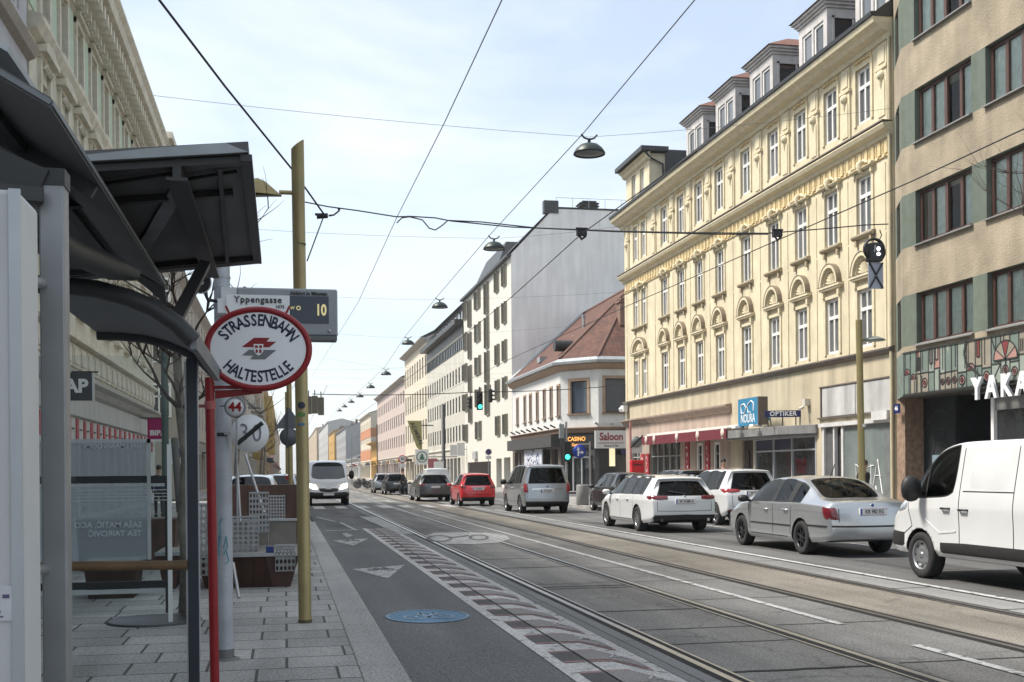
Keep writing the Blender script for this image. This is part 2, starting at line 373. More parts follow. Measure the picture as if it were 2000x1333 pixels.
# yield triangles with a bicycle in them (cycle lane) and the blue disc
def tri(px, lab):
    pts = [onG(*q, .0085) for q in px]; o = MB().poly(pts).build('bicycle_warning_marking', GM['paint'])
    c = sum(pts, Vector())/3; w = (pts[1]-pts[0]).length; d = (pts[2]-(pts[0]+pts[1])/2).length
    m = MB()
    def R2(x, y, z=.0125): return Vector((c.x+x*w, c.y+y*d, z))
    for sx in (-.12, .12):
        for k in range(12):
            t0, t1 = 2*PI*k/12, 2*PI*(k+1)/12
            m.poly([R2(sx+.085*math.cos(t0), .08+.1*math.sin(t0)), R2(sx+.085*math.cos(t1), .08+.1*math.sin(t1)), R2(sx+.055*math.cos(t1), .08+.065*math.sin(t1)), R2(sx+.055*math.cos(t0), .08+.065*math.sin(t0))])
    for a, b in (((-.12, .08), (-.05, .26)), ((-.05, .26), (.09, .26)), ((0, .08), (.09, .26)), ((.12, .08), (.06, .32)), ((-.05, .26), (0, .08)), ((-.1, .3), (-.02, .3))):
        m.poly([R2(a[0]-.018, a[1]), R2(b[0]-.018, b[1]), R2(b[0]+.018, b[1]), R2(a[0]+.018, a[1])])
    m.build('bicycle_symbol', GM['bike'], o); tag(o, kind='structure')
tri(((688, 1112), (790, 1104), (758, 1130)), '')
tri(((650, 1056), (719, 1052), (690, 1066)), '')
m = MB(); m.poly([onG(*q, .0085) for q in ((668, 1043), (676, 1041), (690, 1046), (678, 1050))]); tag(m.build('lane_arrow', GM['paint']), kind='structure')
m = MB(); c0 = onG(835, 1205); n = 40
rx = (onG(916, 1203)-onG(752, 1207)).length/2; ry = (onG(835, 1191.5)-onG(835, 1218)).length/2
m.poly([(c0.x+rx*math.cos(2*PI*k/n), c0.y+ry*math.sin(2*PI*k/n), .0085) for k in range(n)]); o = m.build('blue_disc_marking', GM['bluep']); tag(o, kind='structure')
m = MB(); lt = ground_mat('pale_blue_paint', (.27, .36, .43), .1, .2)
for k in range(n):
    t0, t1 = 2*PI*k/n, 2*PI*(k+1)/n
    m.poly([(c0.x+rx*r_*math.cos(t), c0.y+ry*r_*math.sin(t), .0125) for t, r_ in ((t0, .98), (t1, .98), (t1, .93), (t0, .93))])
def stroke(m, pts, w, z=.0125):
    for a, b in zip(pts, pts[1:]):
        a, b = Vector((a[0], a[1], z)), Vector((b[0], b[1], z)); nn = (b-a).normalized().cross(Vector((0, 0, 1)))*w; m.poly([a-nn, b-nn, b+nn, a+nn])
for sx in (-.32, .32):
    cxx = c0.x+sx*rx
    stroke(m, [(cxx+.12*math.cos(2*PI*k/14), c0.y-.1+.16*math.sin(2*PI*k/14)) for k in range(15)], .018)
stroke(m, [(c0.x-.32*rx, c0.y-.1), (c0.x-.1*rx, c0.y+.25), (c0.x+.2*rx, c0.y+.25), (c0.x+.32*rx, c0.y-.1)], .02)
stroke(m, [(c0.x+.2*rx, c0.y+.25), (c0.x, c0.y-.12), (c0.x-.12*rx, c0.y+.25)], .02)
m.build('pictogram', lt, o)
# the striped strip between cycle lane and tram track
wl = MB(); dk = MB(); rd = MB(); gr = MB()
X0, X1 = 2.14, 2.95
wl.quad((X0, 5, .0095), (X1, 5, .0095), (X1, 32.3, .0095), (X0, 32.3, .0095))
k = 0; y = 6.0
while y < 32:
    sq = .46
    dk.quad((X0+.11, y, .0145), (X0+.30, y, .0145), (X0+.30, y+sq, .0145), (X0+.11, y+sq, .0145))
    for (a, b) in ((y-.07, y-.002), (y+sq+.002, y+sq+.07)): rd.quad((X0+.11, a, .0145), (X0+.30, a, .0145), (X0+.30, b, .0145), (X0+.11, b, .0145))
    xa, xb, xc = X0+.325, X0+.52, X1-.10
    def band(mb, lo, hi, z, tip): mb.poly([(xa, y+lo, z), (xb, y+lo-.02, z), (xc, y+lo-.5+tip, z), (xc, y+hi-.62-tip*.3, z), (xb, y+hi, z), (xa, y+hi-.0, z)])
    band(rd, -.07, .55, .0145, -.06); band(gr, 0, .48, .0185, .0)
    s0 = (xb+xc)/2-.02
    if y < 12:
        stroke(wl, [(s0-.05, y+.06), (s0+.02, y+.2), (s0+.06, y-.02), (s0+.1, y-.02)], .012, .0225); stroke(wl, [(s0-.02, y+.05), (s0+.08, y+.06)], .012, .0225)
    y += 1.04
o = wl.build('striped_strip', ground_mat('strip_white', (.5, .485, .465), .1, .25, wear=.12)); tag(o, kind='structure')
dk.build('dark_squares', GM['darkp'], o); rd.build('red_bands', GM['redp'], o); gr.build('grey_bands', GM['greyp'], o)
MB().quad((X0+.31, 5, .0165), (X0+.325, 5, .0165), (X0+.325, 32.3, .0165), (X0+.31, 32.3, .0165)).build('strip_joint', GM['joint'], o)

# ------------------------------------------------------------------ pavements
def paver_mat(name, col, bw, bh, rot=0, mort=.012):
    m = ground_mat(name, col, .14, .25, stain=.25, speck=-.35); nt = m.node_tree; N = nt.nodes; L = nt.links; b = N['Principled BSDF']
    src = b.inputs['Base Color'].links[0].from_socket
    t = N.new('ShaderNodeTexCoord'); mp = N.new('ShaderNodeMapping'); mp.inputs['Rotation'].default_value = (0, 0, rot); L.new(t.outputs['Object'], mp.inputs[0])
    br = N.new('ShaderNodeTexBrick'); br.inputs['Scale'].default_value = 1; br.inputs['Brick Width'].default_value = bw; br.inputs['Row Height'].default_value = bh
    br.inputs['Mortar Size'].default_value = mort; br.inputs['Mortar Smooth'].default_value = .1; br.offset = .37; br.offset_frequency = 2; br.squash = 1.25; br.squash_frequency = 3
    br.inputs['Color1'].default_value = (.78, .78, .78, 1); br.inputs['Color2'].default_value = (1.12, 1.12, 1.12, 1); br.inputs['Mortar'].default_value = (.2, .2, .2, 1)
    L.new(mp.outputs[0], br.inputs['Vector']); mu = N.new('ShaderNodeMixRGB'); mu.blend_type = 'MULTIPLY'; mu.inputs[0].default_value = 1
    L.new(src, mu.inputs[1]); L.new(br.outputs['Color'], mu.inputs[2]); L.new(mu.outputs[0], b.inputs['Base Color']); return m
PAV = paver_mat('granite_pavers', (.36, .35, .335), .6, .52); PAV2 = paver_mat('far_pavers', (.3, .29, .28), .6, .4)
ZP = .1
tag(MB().box(-6.85, KX-.34, -8, 64, -.05, ZP).build('pavement', PAV), kind='structure')
tag(MB().box(-6.75, .6, 74, YF, -.05, ZP).build('far_left_pavement', PAV), kind='structure')
kb = MB(); y = -8
while y < 34:
    kb.box(KX-.336, KX, y+.004, y+1.2-.004, -.05, ZP+.002); y += 1.2
o = kb.build('kerb', GM['kerb'], bevel=.012); tag(o, kind='structure')
tag(MB().box(KX-.34, KX-.002, -8, 50, -.05, ZP-.03).build('kerb_bed', GM['joint']), kind='structure')
tag(MB().box(KX-.34, KX-.1, 34, 64, -.04, ZP).build('kerb_far', GM['kerb']), kind='structure')
o = MB().hprism([(14.4, -8), (20.5, -8), (20.5, 62.5), (15, 62.5), (12.9, 61), (12.2, 58), (12.2, 45), (13.0, 42.6), (14.4, 41.5)], -.05, .13).build('right_pavement', PAV2); tag(o, kind='structure')
# granite edge of the bulge
kb = MB(); ed = [(14.4, -8), (14.4, 41.5), (13.0, 42.6), (12.2, 45), (12.2, 58), (12.9, 61), (15, 62.5)]
for a, b in zip(ed, ed[1:]):
    a, b = Vector((*a, 0)), Vector((*b, 0)); n_ = (b-a).normalized().cross(Vector((0, 0, 1))); q = [a-n_*.02, b-n_*.02, b+n_*.24, a+n_*.24]
    kb.hprism([(t.x, t.y) for t in q], -.05, .134)
tag(kb.build('right_kerb', GM['kerb']), kind='structure')
tag(MB().box(15.2, 24, 76, 95.5, -.05, .13).build('corner_pavement', PAV2), kind='structure')
tag(MB().box(14.8, 24, 95.5, YF, -.05, .12).build('far_right_pavement', PAV2), kind='structure')
# ================================================================== buildings, right side of the street
# a building's root has local x running left to right as seen from the street, y inwards, z up
_wm = {}
def window(root, cx, z0, w, h, kind='casement', y=.065, fm='winwhite', pm='pane', loc=None, curtain=False):
    key = (round(w, 2), round(h, 2), kind, fm, pm)
    if key not in _wm:
        f = MB(); t = .105; d = .07
        f.box(-w/2, w/2, 0, d, 0, t); f.box(-w/2, w/2, 0, d, h-t, h); f.box(-w/2, -w/2+t, 0, d, t, h-t); f.box(w/2-t, w/2, 0, d, t, h-t)
        if kind == 'casement':      # transom two thirds up, mullion below and above
            zt = h*.66; f.box(-w/2+t, w/2-t, -.02, d-.01, zt-.06, zt+.06); f.box(-.045, .045, -.012, d-.01, t, zt-.06); f.box(-.03, .03, -.008, d-.01, zt+.06, h-t)
        elif kind == 'double': f.box(-.04, .04, -.01, d-.01, t, h-t)
        elif kind == 'four':
            f.box(-.07, .07, -.03, d-.01, t, h-t)
            for s in (-1, 1): f.box(s*w/4-.05, s*w/4+.05, -.015, d-.01, t, h-t)
            for s in (-.75, -.25, .25, .75): f.box(s*w/2-w/8+.04, s*w/2-w/8+.075, -.01, d-.02, t, h-t)
        elif kind == 'plain': pass
        fme = f.mesh('window', M[fm]); p = MB(); p.quad((-w/2+t*.6, .045, t*.6), (w/2-t*.6, .045, t*.6), (w/2-t*.6, .045, h-t*.6), (-w/2+t*.6, .045, h-t*.6))
        if curtain:
            for a, b in ((-w/2+t, -w/8), (w/8, w/2-t)): p.quad((a, .12, t), (b, .12, t), (b, .12, h-t), (a, .12, h-t), 0)
        _wm[key] = (fme, p.mesh('pane', M[pm], recalc=False))
    fme, pme = _wm[key]
    o = link_mesh('window', fme, root, (cx, y, z0)); link_mesh('pane', pme, o); return o
def building(name, X, Y0, label, group=None, cat='building', rot=-PI/2, loc=None):
    r = empty(name, loc or (X, Y0, 0), rot); tag(r, label, cat, group); return r
def profile_band(mb, x0, x1, prof, mi=0):
    """moulding: prof = [(y,z)...] swept along x, ends capped"""
    n = len(prof); vs = [(x0, y, z) for y, z in prof]+[(x1, y, z) for y, z in prof]
    mb.add(vs, [(i, i+1, n+i+1, n+i) for i in range(n-1)]+[tuple(range(n))[::-1], tuple(range(n, 2*n))], mi)

# ---------------------------------------------------------------- the yellow house
MY = mat('yellow_plaster', (.6, .53, .375), .85, amt=.12, scale=1.2, streak=.1, bump=.15, bscale=25)
MYL = mat('yellow_relief', (.61, .54, .38), .85, amt=.1, scale=4, streak=.03)
MYB = mat('beige_base_plaster', (.46, .40, .29), .88, amt=.12, scale=.8, streak=.22, bump=.15, bscale=20)
MAUVE = mat('mauve_plaster', (.36, .285, .235), .88, amt=.12, scale=1, streak=.2)
LEDGE = mat('ledge_metal', (.12, .1, .085), .6, amt=.2)
ROOFD = mat('dark_roof_metal', (.045, .047, .05), .45, .4, amt=.15)
TILE = mat('brown_roof_tiles', (.15, .065, .045), .8, amt=.3, scale=10)
yh = building('apartment_house', 19.5, 63.1, 'yellow ornate five-storey house with arched window heads, white dormers and shops below', cat='house')
WX = [63.1-q for q in (56.0, 53.5, 51.0, 48.4, 45.4, 42.6, 40.15, 37.7, 35.35)]
DX = [2.2, 3.65]
LEN = 29.6
floors = [(5.75, 2.0), (9.62, 2.0), (13.42, 1.9)]
holes = []
for z0, h in floors:
    for x in WX: holes.append((x-.5, x+.5, z0, z0+h))
    for x in DX: holes.append((x-.42, x+.42, z0, z0+h))
w = MB(); w.wall(0, LEN, 5.5, 16.3, holes, .26)
w.quad((LEN, 0, 0), (LEN, 14, 0), (LEN, 14, 16.3), (LEN, 0, 16.3)); w.quad((0, 0, 0), (0, 14, 0), (0, 14, 16.3), (0, 0, 16.3)); w.quad((0, 14, 0), (LEN, 14, 0), (LEN, 14, 16.3), (0, 14, 16.3))
w.build('wall', MY, yh)
for z0, h in floors:
    for x in WX: window(yh, x, z0, 1.0, h)
    for x in DX: window(yh, x, z0, .84, h)
# ledges and cornices
m = MB(); profile_band(m, -.1, LEN+.0, [(0, 5.36), (-.16, 5.44), (-.2, 5.5), (-.2, 5.55), (0, 5.6)]); m.build('string_course', LEDGE, yh)
m = MB(); profile_band(m, -.25, LEN, [(0, 12.45), (-.08, 12.5), (-.1, 12.62), (-.3, 12.7), (-.36, 12.82), (-.36, 12.86), (0, 12.9)]); m.build('middle_cornice', MYL, yh)
m = MB(); m.box(-.27, LEN, -.385, 0, 12.905, 12.95); m.build('cornice_flashing', LEDGE, yh)
m = MB(); profile_band(m, -.5, LEN+.02, [(0, 15.65), (-.1, 15.68), (-.14, 15.82), (-.4, 15.9), (-.5, 16.02), (-.66, 16.1), (-.7, 16.24), (-.7, 16.28), (0, 16.3)]); m.build('top_cornice', MYL, yh)
m = MB(); profile_band(m, -.52, LEN+.04, [(-.6, 16.285), (-.76, 16.3), (-.78, 16.42), (-.6, 16.44), (3.2, 19.3), (9, 19.3), (12.5, 16.3)]); m.build('roof', ROOFD, yh)
# frieze of relief blocks below the middle cornice
m = MB(); x = .3
while x < LEN-.4:
    m.box(x, x+.2, -.05, .01, 11.98, 12.42); m.box(x+.26, x+.36, -.035, .01, 12.03, 12.36); m.box(x+.285, x+.335, -.05, .0, 12.12, 12.28)
    m.box(x+.02, x+.12, -.09, .0, 11.9, 11.975); x += .43
profile_band(m, 0, LEN-.1, [(0, 11.84), (-.05, 11.87), (-.05, 11.9), (0, 11.93)]); m.build('frieze', mat('ochre_relief', (.6, .48, .27), .85, amt=.15, scale=6), yh)
def surround(wd, h, top):
    f = MB(); a = wd/2
    for s in (-1, 1): f.box(s*a, s*(a+.14), -.05, .012, -.02, h+.12)
    f.box(-a, a, -.05, .012, h+.0, h+.12)
    return f
# floor 1: sill course + arched pediments (lunettes)
def arch_mesh(a):
    m = MB(); n = 14; r0, r1 = a*.70, a
    m.box(-a-.08, a+.08, -.16, .01, .0, .07); m.box(-a-.14, a+.14, -.2, .01, .07, .15)
    for k in range(n):
        t0, t1 = PI*k/n, PI*(k+1)/n
        for (ra, rb, yy) in ((r0, r0+.09, -.1), (r0+.09, r1, -.2)):
            P = [(ra*math.cos(t0), .15+ra*math.sin(t0)*1.12), (rb*math.cos(t0), .15+rb*math.sin(t0)*1.12), (rb*math.cos(t1), .15+rb*math.sin(t1)*1.12), (ra*math.cos(t1), .15+ra*math.sin(t1)*1.12)]
            m.prism(P, yy, .01)
    for k in range(9):       # shell ornament in the lunette
        t = PI*(k+.5)/9; m.tube([(.06*math.cos(t), -.02, .22), (r0*.75*math.cos(t), -.04, .2+r0*.8*math.sin(t))], [.03, .055], 6)
    for s in (-1, 1): m.box(s*(a-.1)-.07, s*(a-.1)+.07, -.12, .01, -.26, 0)
    for k in range(n):       # weathered flashing over the arch
        t0, t1 = PI*k/n, PI*(k+1)/n; P = [((r1+e)*math.cos(t), .15+(r1+e)*math.sin(t)*1.12) for e, t in ((0, t0), (.025, t0), (.025, t1), (0, t1))]; m.prism(P, -.215, .01, 1)
    m.box(-a-.15, a+.15, -.21, .01, .15, .165, 1)
    return m.mesh('arched_pediment', [MYL, mat('weathered_flashing', (.2, .16, .11), .8, amt=.25)])
AM = arch_mesh(.68)
for x in WX: link_mesh('arched_pediment', AM, yh, (x, 0, 8.08))
link_mesh('arched_pediment', AM, yh, (2.92, 0, 8.08), scale=(1.75, 1, 1))
s1 = surround(1.0, 2.0, 0).mesh('window_surround', MYL)
for z0, h in floors:
    for x in WX: link_mesh('window_surround', s1, yh, (x, 0, z0), scale=(1, 1, h/2.0))
    for x in DX: link_mesh('window_surround', s1, yh, (x, 0, z0), scale=(.84, 1, h/2.0))
# floor 2: scrolled pediments and sills
def scroll_mesh():
    m = MB()
    profile_band(m, -.72, .72, [(0, 0), (-.1, .03), (-.2, .1), (-.2, .14), (0, .17)])
    for s in (-1, 1):
        pts = [(s*.72, -.12, .2), (s*.6, -.12, .32), (s*.42, -.12, .3), (s*.3, -.12, .38), (s*.2, -.12, .5), (s*.1, -.12, .42)]
        m.tube(pts, [.09, .07, .05, .06, .07, .04], 6); m.tube([(s*.72, -.2, .22), (s*.72, 0, .22)], .11, 8)
        m.box(s*.62-.06, s*.62+.06, -.12, .01, -.26, 0)
        m.tube([(s*.5, -.04, -.1), (s*.3, -.05, -.16), (s*.12, -.04, -.06)], .035, 5)
    m.tube([(0, -.16, -.12), (0, -.2, .3), (0, -.14, .56)], [.05, .13, .06], 7)
    m.tube([(0, -.06, -.2), (0, -.1, -.05)], [.04, .09], 6)
    return m.mesh('scrolled_pediment', MYL)
SM = scroll_mesh()
for x in WX: link_mesh('scrolled_pediment', SM, yh, (x, 0, 11.78-.02), scale=(.95, 1, .62))
link_mesh('scrolled_pediment', SM, yh, (2.92, 0, 11.76), scale=(1.6, 1, .62))
m = MB(); profile_band(m, -.72, .72, [(0, -.16), (-.12, -.12), (-.16, -.06), (-.16, 0), (0, .02)])
for s in (-1, 1): m.box(s*.5-.06, s*.5+.06, -.1, .01, -.36, -.16)
SL = m.mesh('sill', mat('ledge_stone', (.36, .3, .2), .8, amt=.15))
for x in WX: link_mesh('sill', SL, yh, (x, 0, 9.62))
link_mesh('sill', SL, yh, (2.92, 0, 9.62), scale=(1.7, 1, 1))
# floor 3: pilasters with cartouches, ornament over each window
m = MB(); m.box(-.3, .3, -.07, .01, 0, 2.62)
m.prism([(-.21, .25), (.21, .25), (.21, 1.4), (-.21, 1.4)], -.1, -.068); m.box(-.36, .36, -.12, .01, 1.78, 1.88); m.box(-.2, .2, -.1, -.068, 1.98, 2.5)
m.lathe([(0, .16), (.12, .13), (.17, .05), (.17, 0)], 10, M=Matrix.Translation((0, -.07, 1.58)) @ Matrix.Rotation(PI/2, 4, 'X'))
m.tube([(0, -.09, 1.45), (0, -.1, 1.25), (0, -.08, 1.1)], [.09, .05, .02], 6)
PIL = m.mesh('pilaster', MYL)
mids = [(a+b)/2 for a, b in zip(WX, WX[1:])]
for x in [.75, 5.5]+mids+[LEN-.55]: link_mesh('pilaster', PIL, yh, (x, 0, 12.96), scale=(1, 1, 1.02))
m = MB(); m.box(-.58, .58, -.04, .01, 0, .3)
for k in range(5):
    a = (k-2)*.2; m.tube([(a-.07, -.06, .1), (a, -.1, .2-abs(a)*.15), (a+.07, -.06, .1)], [.02, .05, .02], 6)
OR = m.mesh('window_ornament', mat('ochre_relief', (.6, .48, .27)))
for x in WX: link_mesh('window_ornament', OR, yh, (x, 0, 15.44), scale=(1, 1, .72))
for x in DX: link_mesh('window_ornament', OR, yh, (x, 0, 15.44), scale=(.8, 1, .72))
# flat pilaster strips on the lower floors
m = MB()
for x in [.4, 5.5]+mids+[LEN-.5]:
    m.box(x-.04, x+.04, -.03, .005, 5.65, 9.4); m.box(x-.03, x+.03, -.025, .005, 9.5, 11.7)
m.build('plaster_strips', MYL, yh)
# attic block at the far corner
at = MB(); at.wall(.15, 4.4, 16.3, 18.9, [(1.2, 1.95, 16.9, 18.4), (2.7, 3.45, 16.9, 18.4)], .2, y=.1); at.quad((4.4, .1, 16.3), (4.4, 1.0, 16.3), (4.4, 1.0, 18.9), (4.4, .1, 18.9)); at.quad((.15, .1, 16.3), (.15, 4, 16.3), (.15, 4, 18.9), (.15, .1, 18.9))
at.build('attic_wall', MY, yh)
for x in (1.575, 3.075): window(yh, x, 16.9, .75, 1.5, 'double', y=.22)
m = MB(); profile_band(m, -.1, 4.6, [(.1, 18.5), (-.05, 18.6), (-.12, 18.75), (-.3, 18.85), (.1, 18.95)]); m.build('attic_cornice', MYL, yh)
m = MB(); m.box(-.3, 4.75, -.45, 1.1, 18.96, 19.2); m.box(.2, 4.45, 1.0, 6, 16.3, 19.12); m.build('attic_roof', ROOFD, yh)
m = MB(); m.tube([(4.7, -.3, 19.0), (4.55, .1, 18.6), (4.5, .85, 18.3), (4.5, .92, 16.5)], .06, 8); m.build('drain_pipe', M['dark'], yh)
# dormers
DW = mat('dormer_white', (.5, .475, .46), .6, amt=.12, streak=.12)
for q in (51.9, 48.0, 44.1, 39.4, 35.0):
    cx = 63.1-q; a = 1.15; y0 = .15; d = MB(); zt = 18.55
    d.wall(cx-a, cx+a, 16.2, zt, [(cx-a+.28, cx-.07, 16.75, 18.2), (cx+.07, cx+a-.28, 16.75, 18.2)], .12, y=y0)
    for s in (-1, 1):
        xx = cx+s*a
        # cheek with an opening
        for (ya, yb, za, zb) in ((y0, y0+.22, 16.2, zt), (y0+.22, y0+1.85, 16.2, 17.1), (y0+.22, y0+1.85, 18.2, zt), (y0+1.85, 3.3, 16.2, zt)):
            d.quad((xx, ya, za), (xx, yb, za), (xx, yb, zb), (xx, ya, zb))
        for (ya, yb, za, zb) in ((y0+.2, y0+.28, 17.05, 18.25), (y0+1.8, y0+1.9, 17.05, 18.25), (y0+1.0, y0+1.07, 17.1, 18.2), (y0+.2, y0+1.9, 17.02, 17.12), (y0+.2, y0+1.9, 18.17, 18.25)):
            d.box(xx+s*.0, xx+s*.05, ya, yb, za, zb)
        d.quad((xx-s*.06, y0+.2, 17.05), (xx-s*.06, y0+1.9, 17.05), (xx-s*.06, y0+1.9, 18.25), (xx-s*.06, y0+.2, 18.25), 1)
    for (za, zb, e) in ((zt, zt+.1, .06), (zt+.1, zt+.2, .14), (zt+.2, zt+.3, .22)): d.box(cx-a-e, cx+a+e, y0-e, 3.4, za, zb)
    dm = d.build('dormer', [DW, M['panedark']], yh)
    for s in (-1, 1): window(yh, cx+s*.47, 16.75, .8, 1.45, 'plain', y=y0+.05).parent = dm
    r_ = MB(); e = .3; b = [(cx-a-e, y0-e, zt+.3), (cx+a+e, y0-e, zt+.3), (cx+a+e, 3.6, zt+.3), (cx-a-e, 3.6, zt+.3)]; t = [(cx-.2, y0+1.1, zt+1.05), (cx+.2, y0+1.1, zt+1.05), (cx+.2, 3.6, zt+1.05), (cx-.2, 3.6, zt+1.05)]
    r_.add(b+t, [(0, 3, 2, 1), (4, 5, 6, 7), (0, 1, 5, 4), (1, 2, 6, 5), (2, 3, 7, 6), (3, 0, 4, 7)]); r_.build('dormer_roof', TILE, dm)
m = MB(); m.cyl(23.2, 2.8, 19.2, 19.95, .12); m.lathe([(0, .2), (.28, .12), (.28, 0), (.1, -.1)], 10, M=Matrix.Translation((23.2, 2.8, 19.95))); m.build('roof_vent', M['galv'], yh)

# ground floor
g = MB(); gh = [(1.0, 2.6, .2, 3.1), (4.3, 9.2, .2, 3.1), (11.4, 12.3, .2, 2.9), (13.6, 14.5, .3, 2.9), (17.0, 18.2, 0, 2.85), (18.4, 24.0, .35, 2.85), (24.55, LEN-.25, .25, 3.1)]
g.wall(0, 15.8, 0, 4.3, gh[:4], .25, mi=1); g.wall(15.8, LEN, 0, 4.3, gh[4:], .25, mi=0); g.wall(0, LEN, 4.3, 5.5)
g.build('ground_floor_wall', [MYB, MAUVE], yh)
m = MB(); profile_band(m, -.1, 15.9, [(0, 4.15), (-.12, 4.2), (-.2, 4.35), (-.3, 4.42), (-.3, 4.5), (0, 4.55)]); m.build('shop_cornice', mat('brown_stone', (.27, .21, .17), .8, amt=.15, streak=.1), yh)
m = MB()
for a, b, c, d in gh[:4]: m.quad((a, .2, c), (b, .2, c), (b, .2, d), (a, .2, d))
m.build('shop_glazing', M['panedark'], yh)
m = MB()
for a, b, c, d in gh[:4]:
    n = max(1, round((b-a)/1.0))
    for k in range(n+1): x = a+(b-a)*k/n; m.box(x-.045, x+.045, .12, .2, c, d)
    m.box(a, b, .12, .2, d-.07, d); m.box(a, b, .12, .2, c, c+.1)
    m.box(a, b, .13, .2, 2.3, 2.36)
m.build('shop_frames', mat('grey_frames', (.33, .33, .31), .6), yh)
m = MB()
for (a, b, c, d) in ((12.8, 13.15, .5, 3.0), (12.8-.0, 13.15, 0, 0)): pass
for x in (11.85, 14.05):
    for s in (-.33, .33): m.box(x+s-.06, x+s+.06, .02, .12, .4, 2.85)
    m.box(x-.33, x+.33, .02, .12, 2.75, 2.88); m.box(x-.33, x+.33, .02, .12, .4, .55)
m.build('white_door_frames', M['winwhite'], yh)
# red vertical banners with lettering
RB = mat('banner_red', (.3, .01, .02), .6); WT = mat('lettering_white', (.75, .75, .75), .6)
for i, x in enumerate((3.2, 5.0-.95, 10.3, 13.0)):
    m = MB(); m.box(x-.28, x+.28, -.06, .0-.002, .35, 2.95 if i > 1 else 2.5); bn = m.build('red_banner', RB, yh)
    m = MB(); rr = random.Random(i)
    for k in range(7):
        zc = (2.6 if i > 1 else 2.2)-k*.31
        for q in range(3): a_ = rr.uniform(-.11, .08); b_ = rr.uniform(-.1, .08); m.box(x+a_, x+a_+rr.choice((.03, .1)), -.068, -.062, zc+b_, zc+b_+rr.choice((.03, .11)))
    m.build('banner_print', WT, bn)
# awning
AW = mat('awning_wine_red', (.125, .012, .022), .8, amt=.12)
AX0, AX1 = 4.6, 17.6
m = MB(); m.box(AX0-.05, AX1+.05, -.95, -.05, 3.35, 3.4); m.box(AX0-.05, AX1+.05, -.22, -.02, 3.4, 3.55); m.build('awning_case', mat('awning_white', (.6, .56, .52), .6), yh)
aw = MB(); aw.add([(AX0, -.97, 2.92), (AX1, -.97, 2.92), (AX1, -.97, 3.36), (AX0, -.97, 3.36), (AX0, -.94, 2.92), (AX1, -.94, 2.92), (AX1, -.94, 3.36), (AX0, -.94, 3.36)], [(0, 1, 2, 3), (7, 6, 5, 4), (0, 4, 5, 1), (3, 2, 6, 7), (0, 3, 7, 4), (1, 5, 6, 2)])
awo = aw.build('awning_valance', AW, yh)
m = MB()
for x in (6.7, 8.0, 11.4, 14.2, 17.2):
    m.lathe([(0, .0), (.2, 0), (.2, .015), (0, .015)], 14, M=Matrix.Translation((x, -.975, 3.18)) @ Matrix.Rotation(PI/2, 4, 'X')); m.box(x-.05, x+.05, -.99, -.975, 2.93, 3.0)
m.build('awning_emblem', mat('emblem_cream', (.6, .48, .42), .6), awo)
# optician canopy, shop window
m = MB(); pts = [(16.9, 0), (16.9, -.9), (22.6, -.9), (24.2, -.12), (24.2, 0)]; m.hprism(pts, 2.92, 3.25); m.hprism([(17, 0), (17, -.8), (22.5, -.8), (24.1, -.08), (24.1, 0)], 2.84, 2.918)
m.build('shop_canopy', mat('canopy_grey', (.2, .2, .2), .5, amt=.15, streak=.15), yh, bevel=.01)
sw = MB(); 
for x in (18.4, 20.2, 21.9, 24.0-.06): sw.box(x, x+.07, -.02, .12, .35, 2.85)
for z in (.35, 2.3, 2.8): sw.box(18.4, 24, -.01, .11, z, z+.06)
swo = sw.build('shop_window', M['alu'], yh); MB().quad((18.4, .06, .35), (24, .06, .35), (24, .06, 2.85), (18.4, .06, 2.85)).build('pane', M['panedark'], swo)
m = MB(); m.quad((18.55, .05, 2.4), (20.1, .05, 2.4), (20.1, .05, 2.78), (18.55, .05, 2.78)); m.quad((20.35, .05, 2.4), (21.8, .05, 2.4), (21.8, .05, 2.78), (20.35, .05, 2.78)); m.build('window_film', mat('film_navy', (.01, .015, .06), .3), swo)
m = MB(); m.box(17.05, 18.15, .1, .16, .0, 2.85); m.box(17.2, 17.6, .06, .1, .5, 2.4); m.build('shop_door', mat('dark_brown_door', (.03, .016, .013), .4, amt=.2), yh)
# NOURA box sign and OPTIKER sign
SB = mat('sign_blue', (.03, .2, .36), .35, amt=.04)
ns = MB(); ns.box(19.0, 21.0, -1.0, -.7, 3.38, 4.5); ns.box(19.9, 20.0, -.7, 0, 3.6, 3.7); no = ns.build('box_sign', SB, yh); MB().box(21.002, 21.06, -1.01, -.6, 3.38, 4.5).build('sign_side', mat('sign_side_brown', (.12, .1, .085), .6), no)
text('NOURA', .5, WT, no, (20.0, -1.004, 3.66), sx=.8, bold=.008)
e = MB()
def stroke_y(m, pts, r, y): m.tube([(a, y, b) for a, b in pts], r, 6)
stroke_y(e, [(19.320, 4.175), (19.375, 3.905), (19.705, 3.905), (19.837, 4.130), (19.650, 4.283), (19.375, 4.247), (19.320, 4.175)], .025, -1.01); stroke_y(e, [(19.837, 4.130), (19.980, 4.130), (20.057, 4.265), (20.365, 4.373), (20.607, 4.265), (20.585, 3.950)], .025, -1.01); stroke_y(e, [(19.980, 4.130), (20.035, 3.923), (20.310, 3.905)], .02, -1.01)
e.build('spectacles_logo', WT, no)
m = MB()
for x in (19.1, 20.9): m.tube([(x, -.8, 3.33), (x, -1.15, 3.36)], .05, 8); m.box(x-.2, x+.2, -1.25, -1.1, 3.3, 3.4)
m.build('sign_lamp', M['white'], no)
TO = Matrix.Translation((22.45, -.62, 0)) @ Matrix.Rotation(R(68), 4, 'Z')
m = MB(TO); m.box(-.68, .68, -.06, .06, 3.6, 3.86); oo = m.build('optician_sign', mat('sign_navy', (.012, .018, .09), .35), yh); text('OPTIKER', .25, WT, oo, TO @ Vector((.02, -.065, 3.73)), rot=(PI/2, 0, R(68)), bold=.03, spacing=1.1, sx=.95)
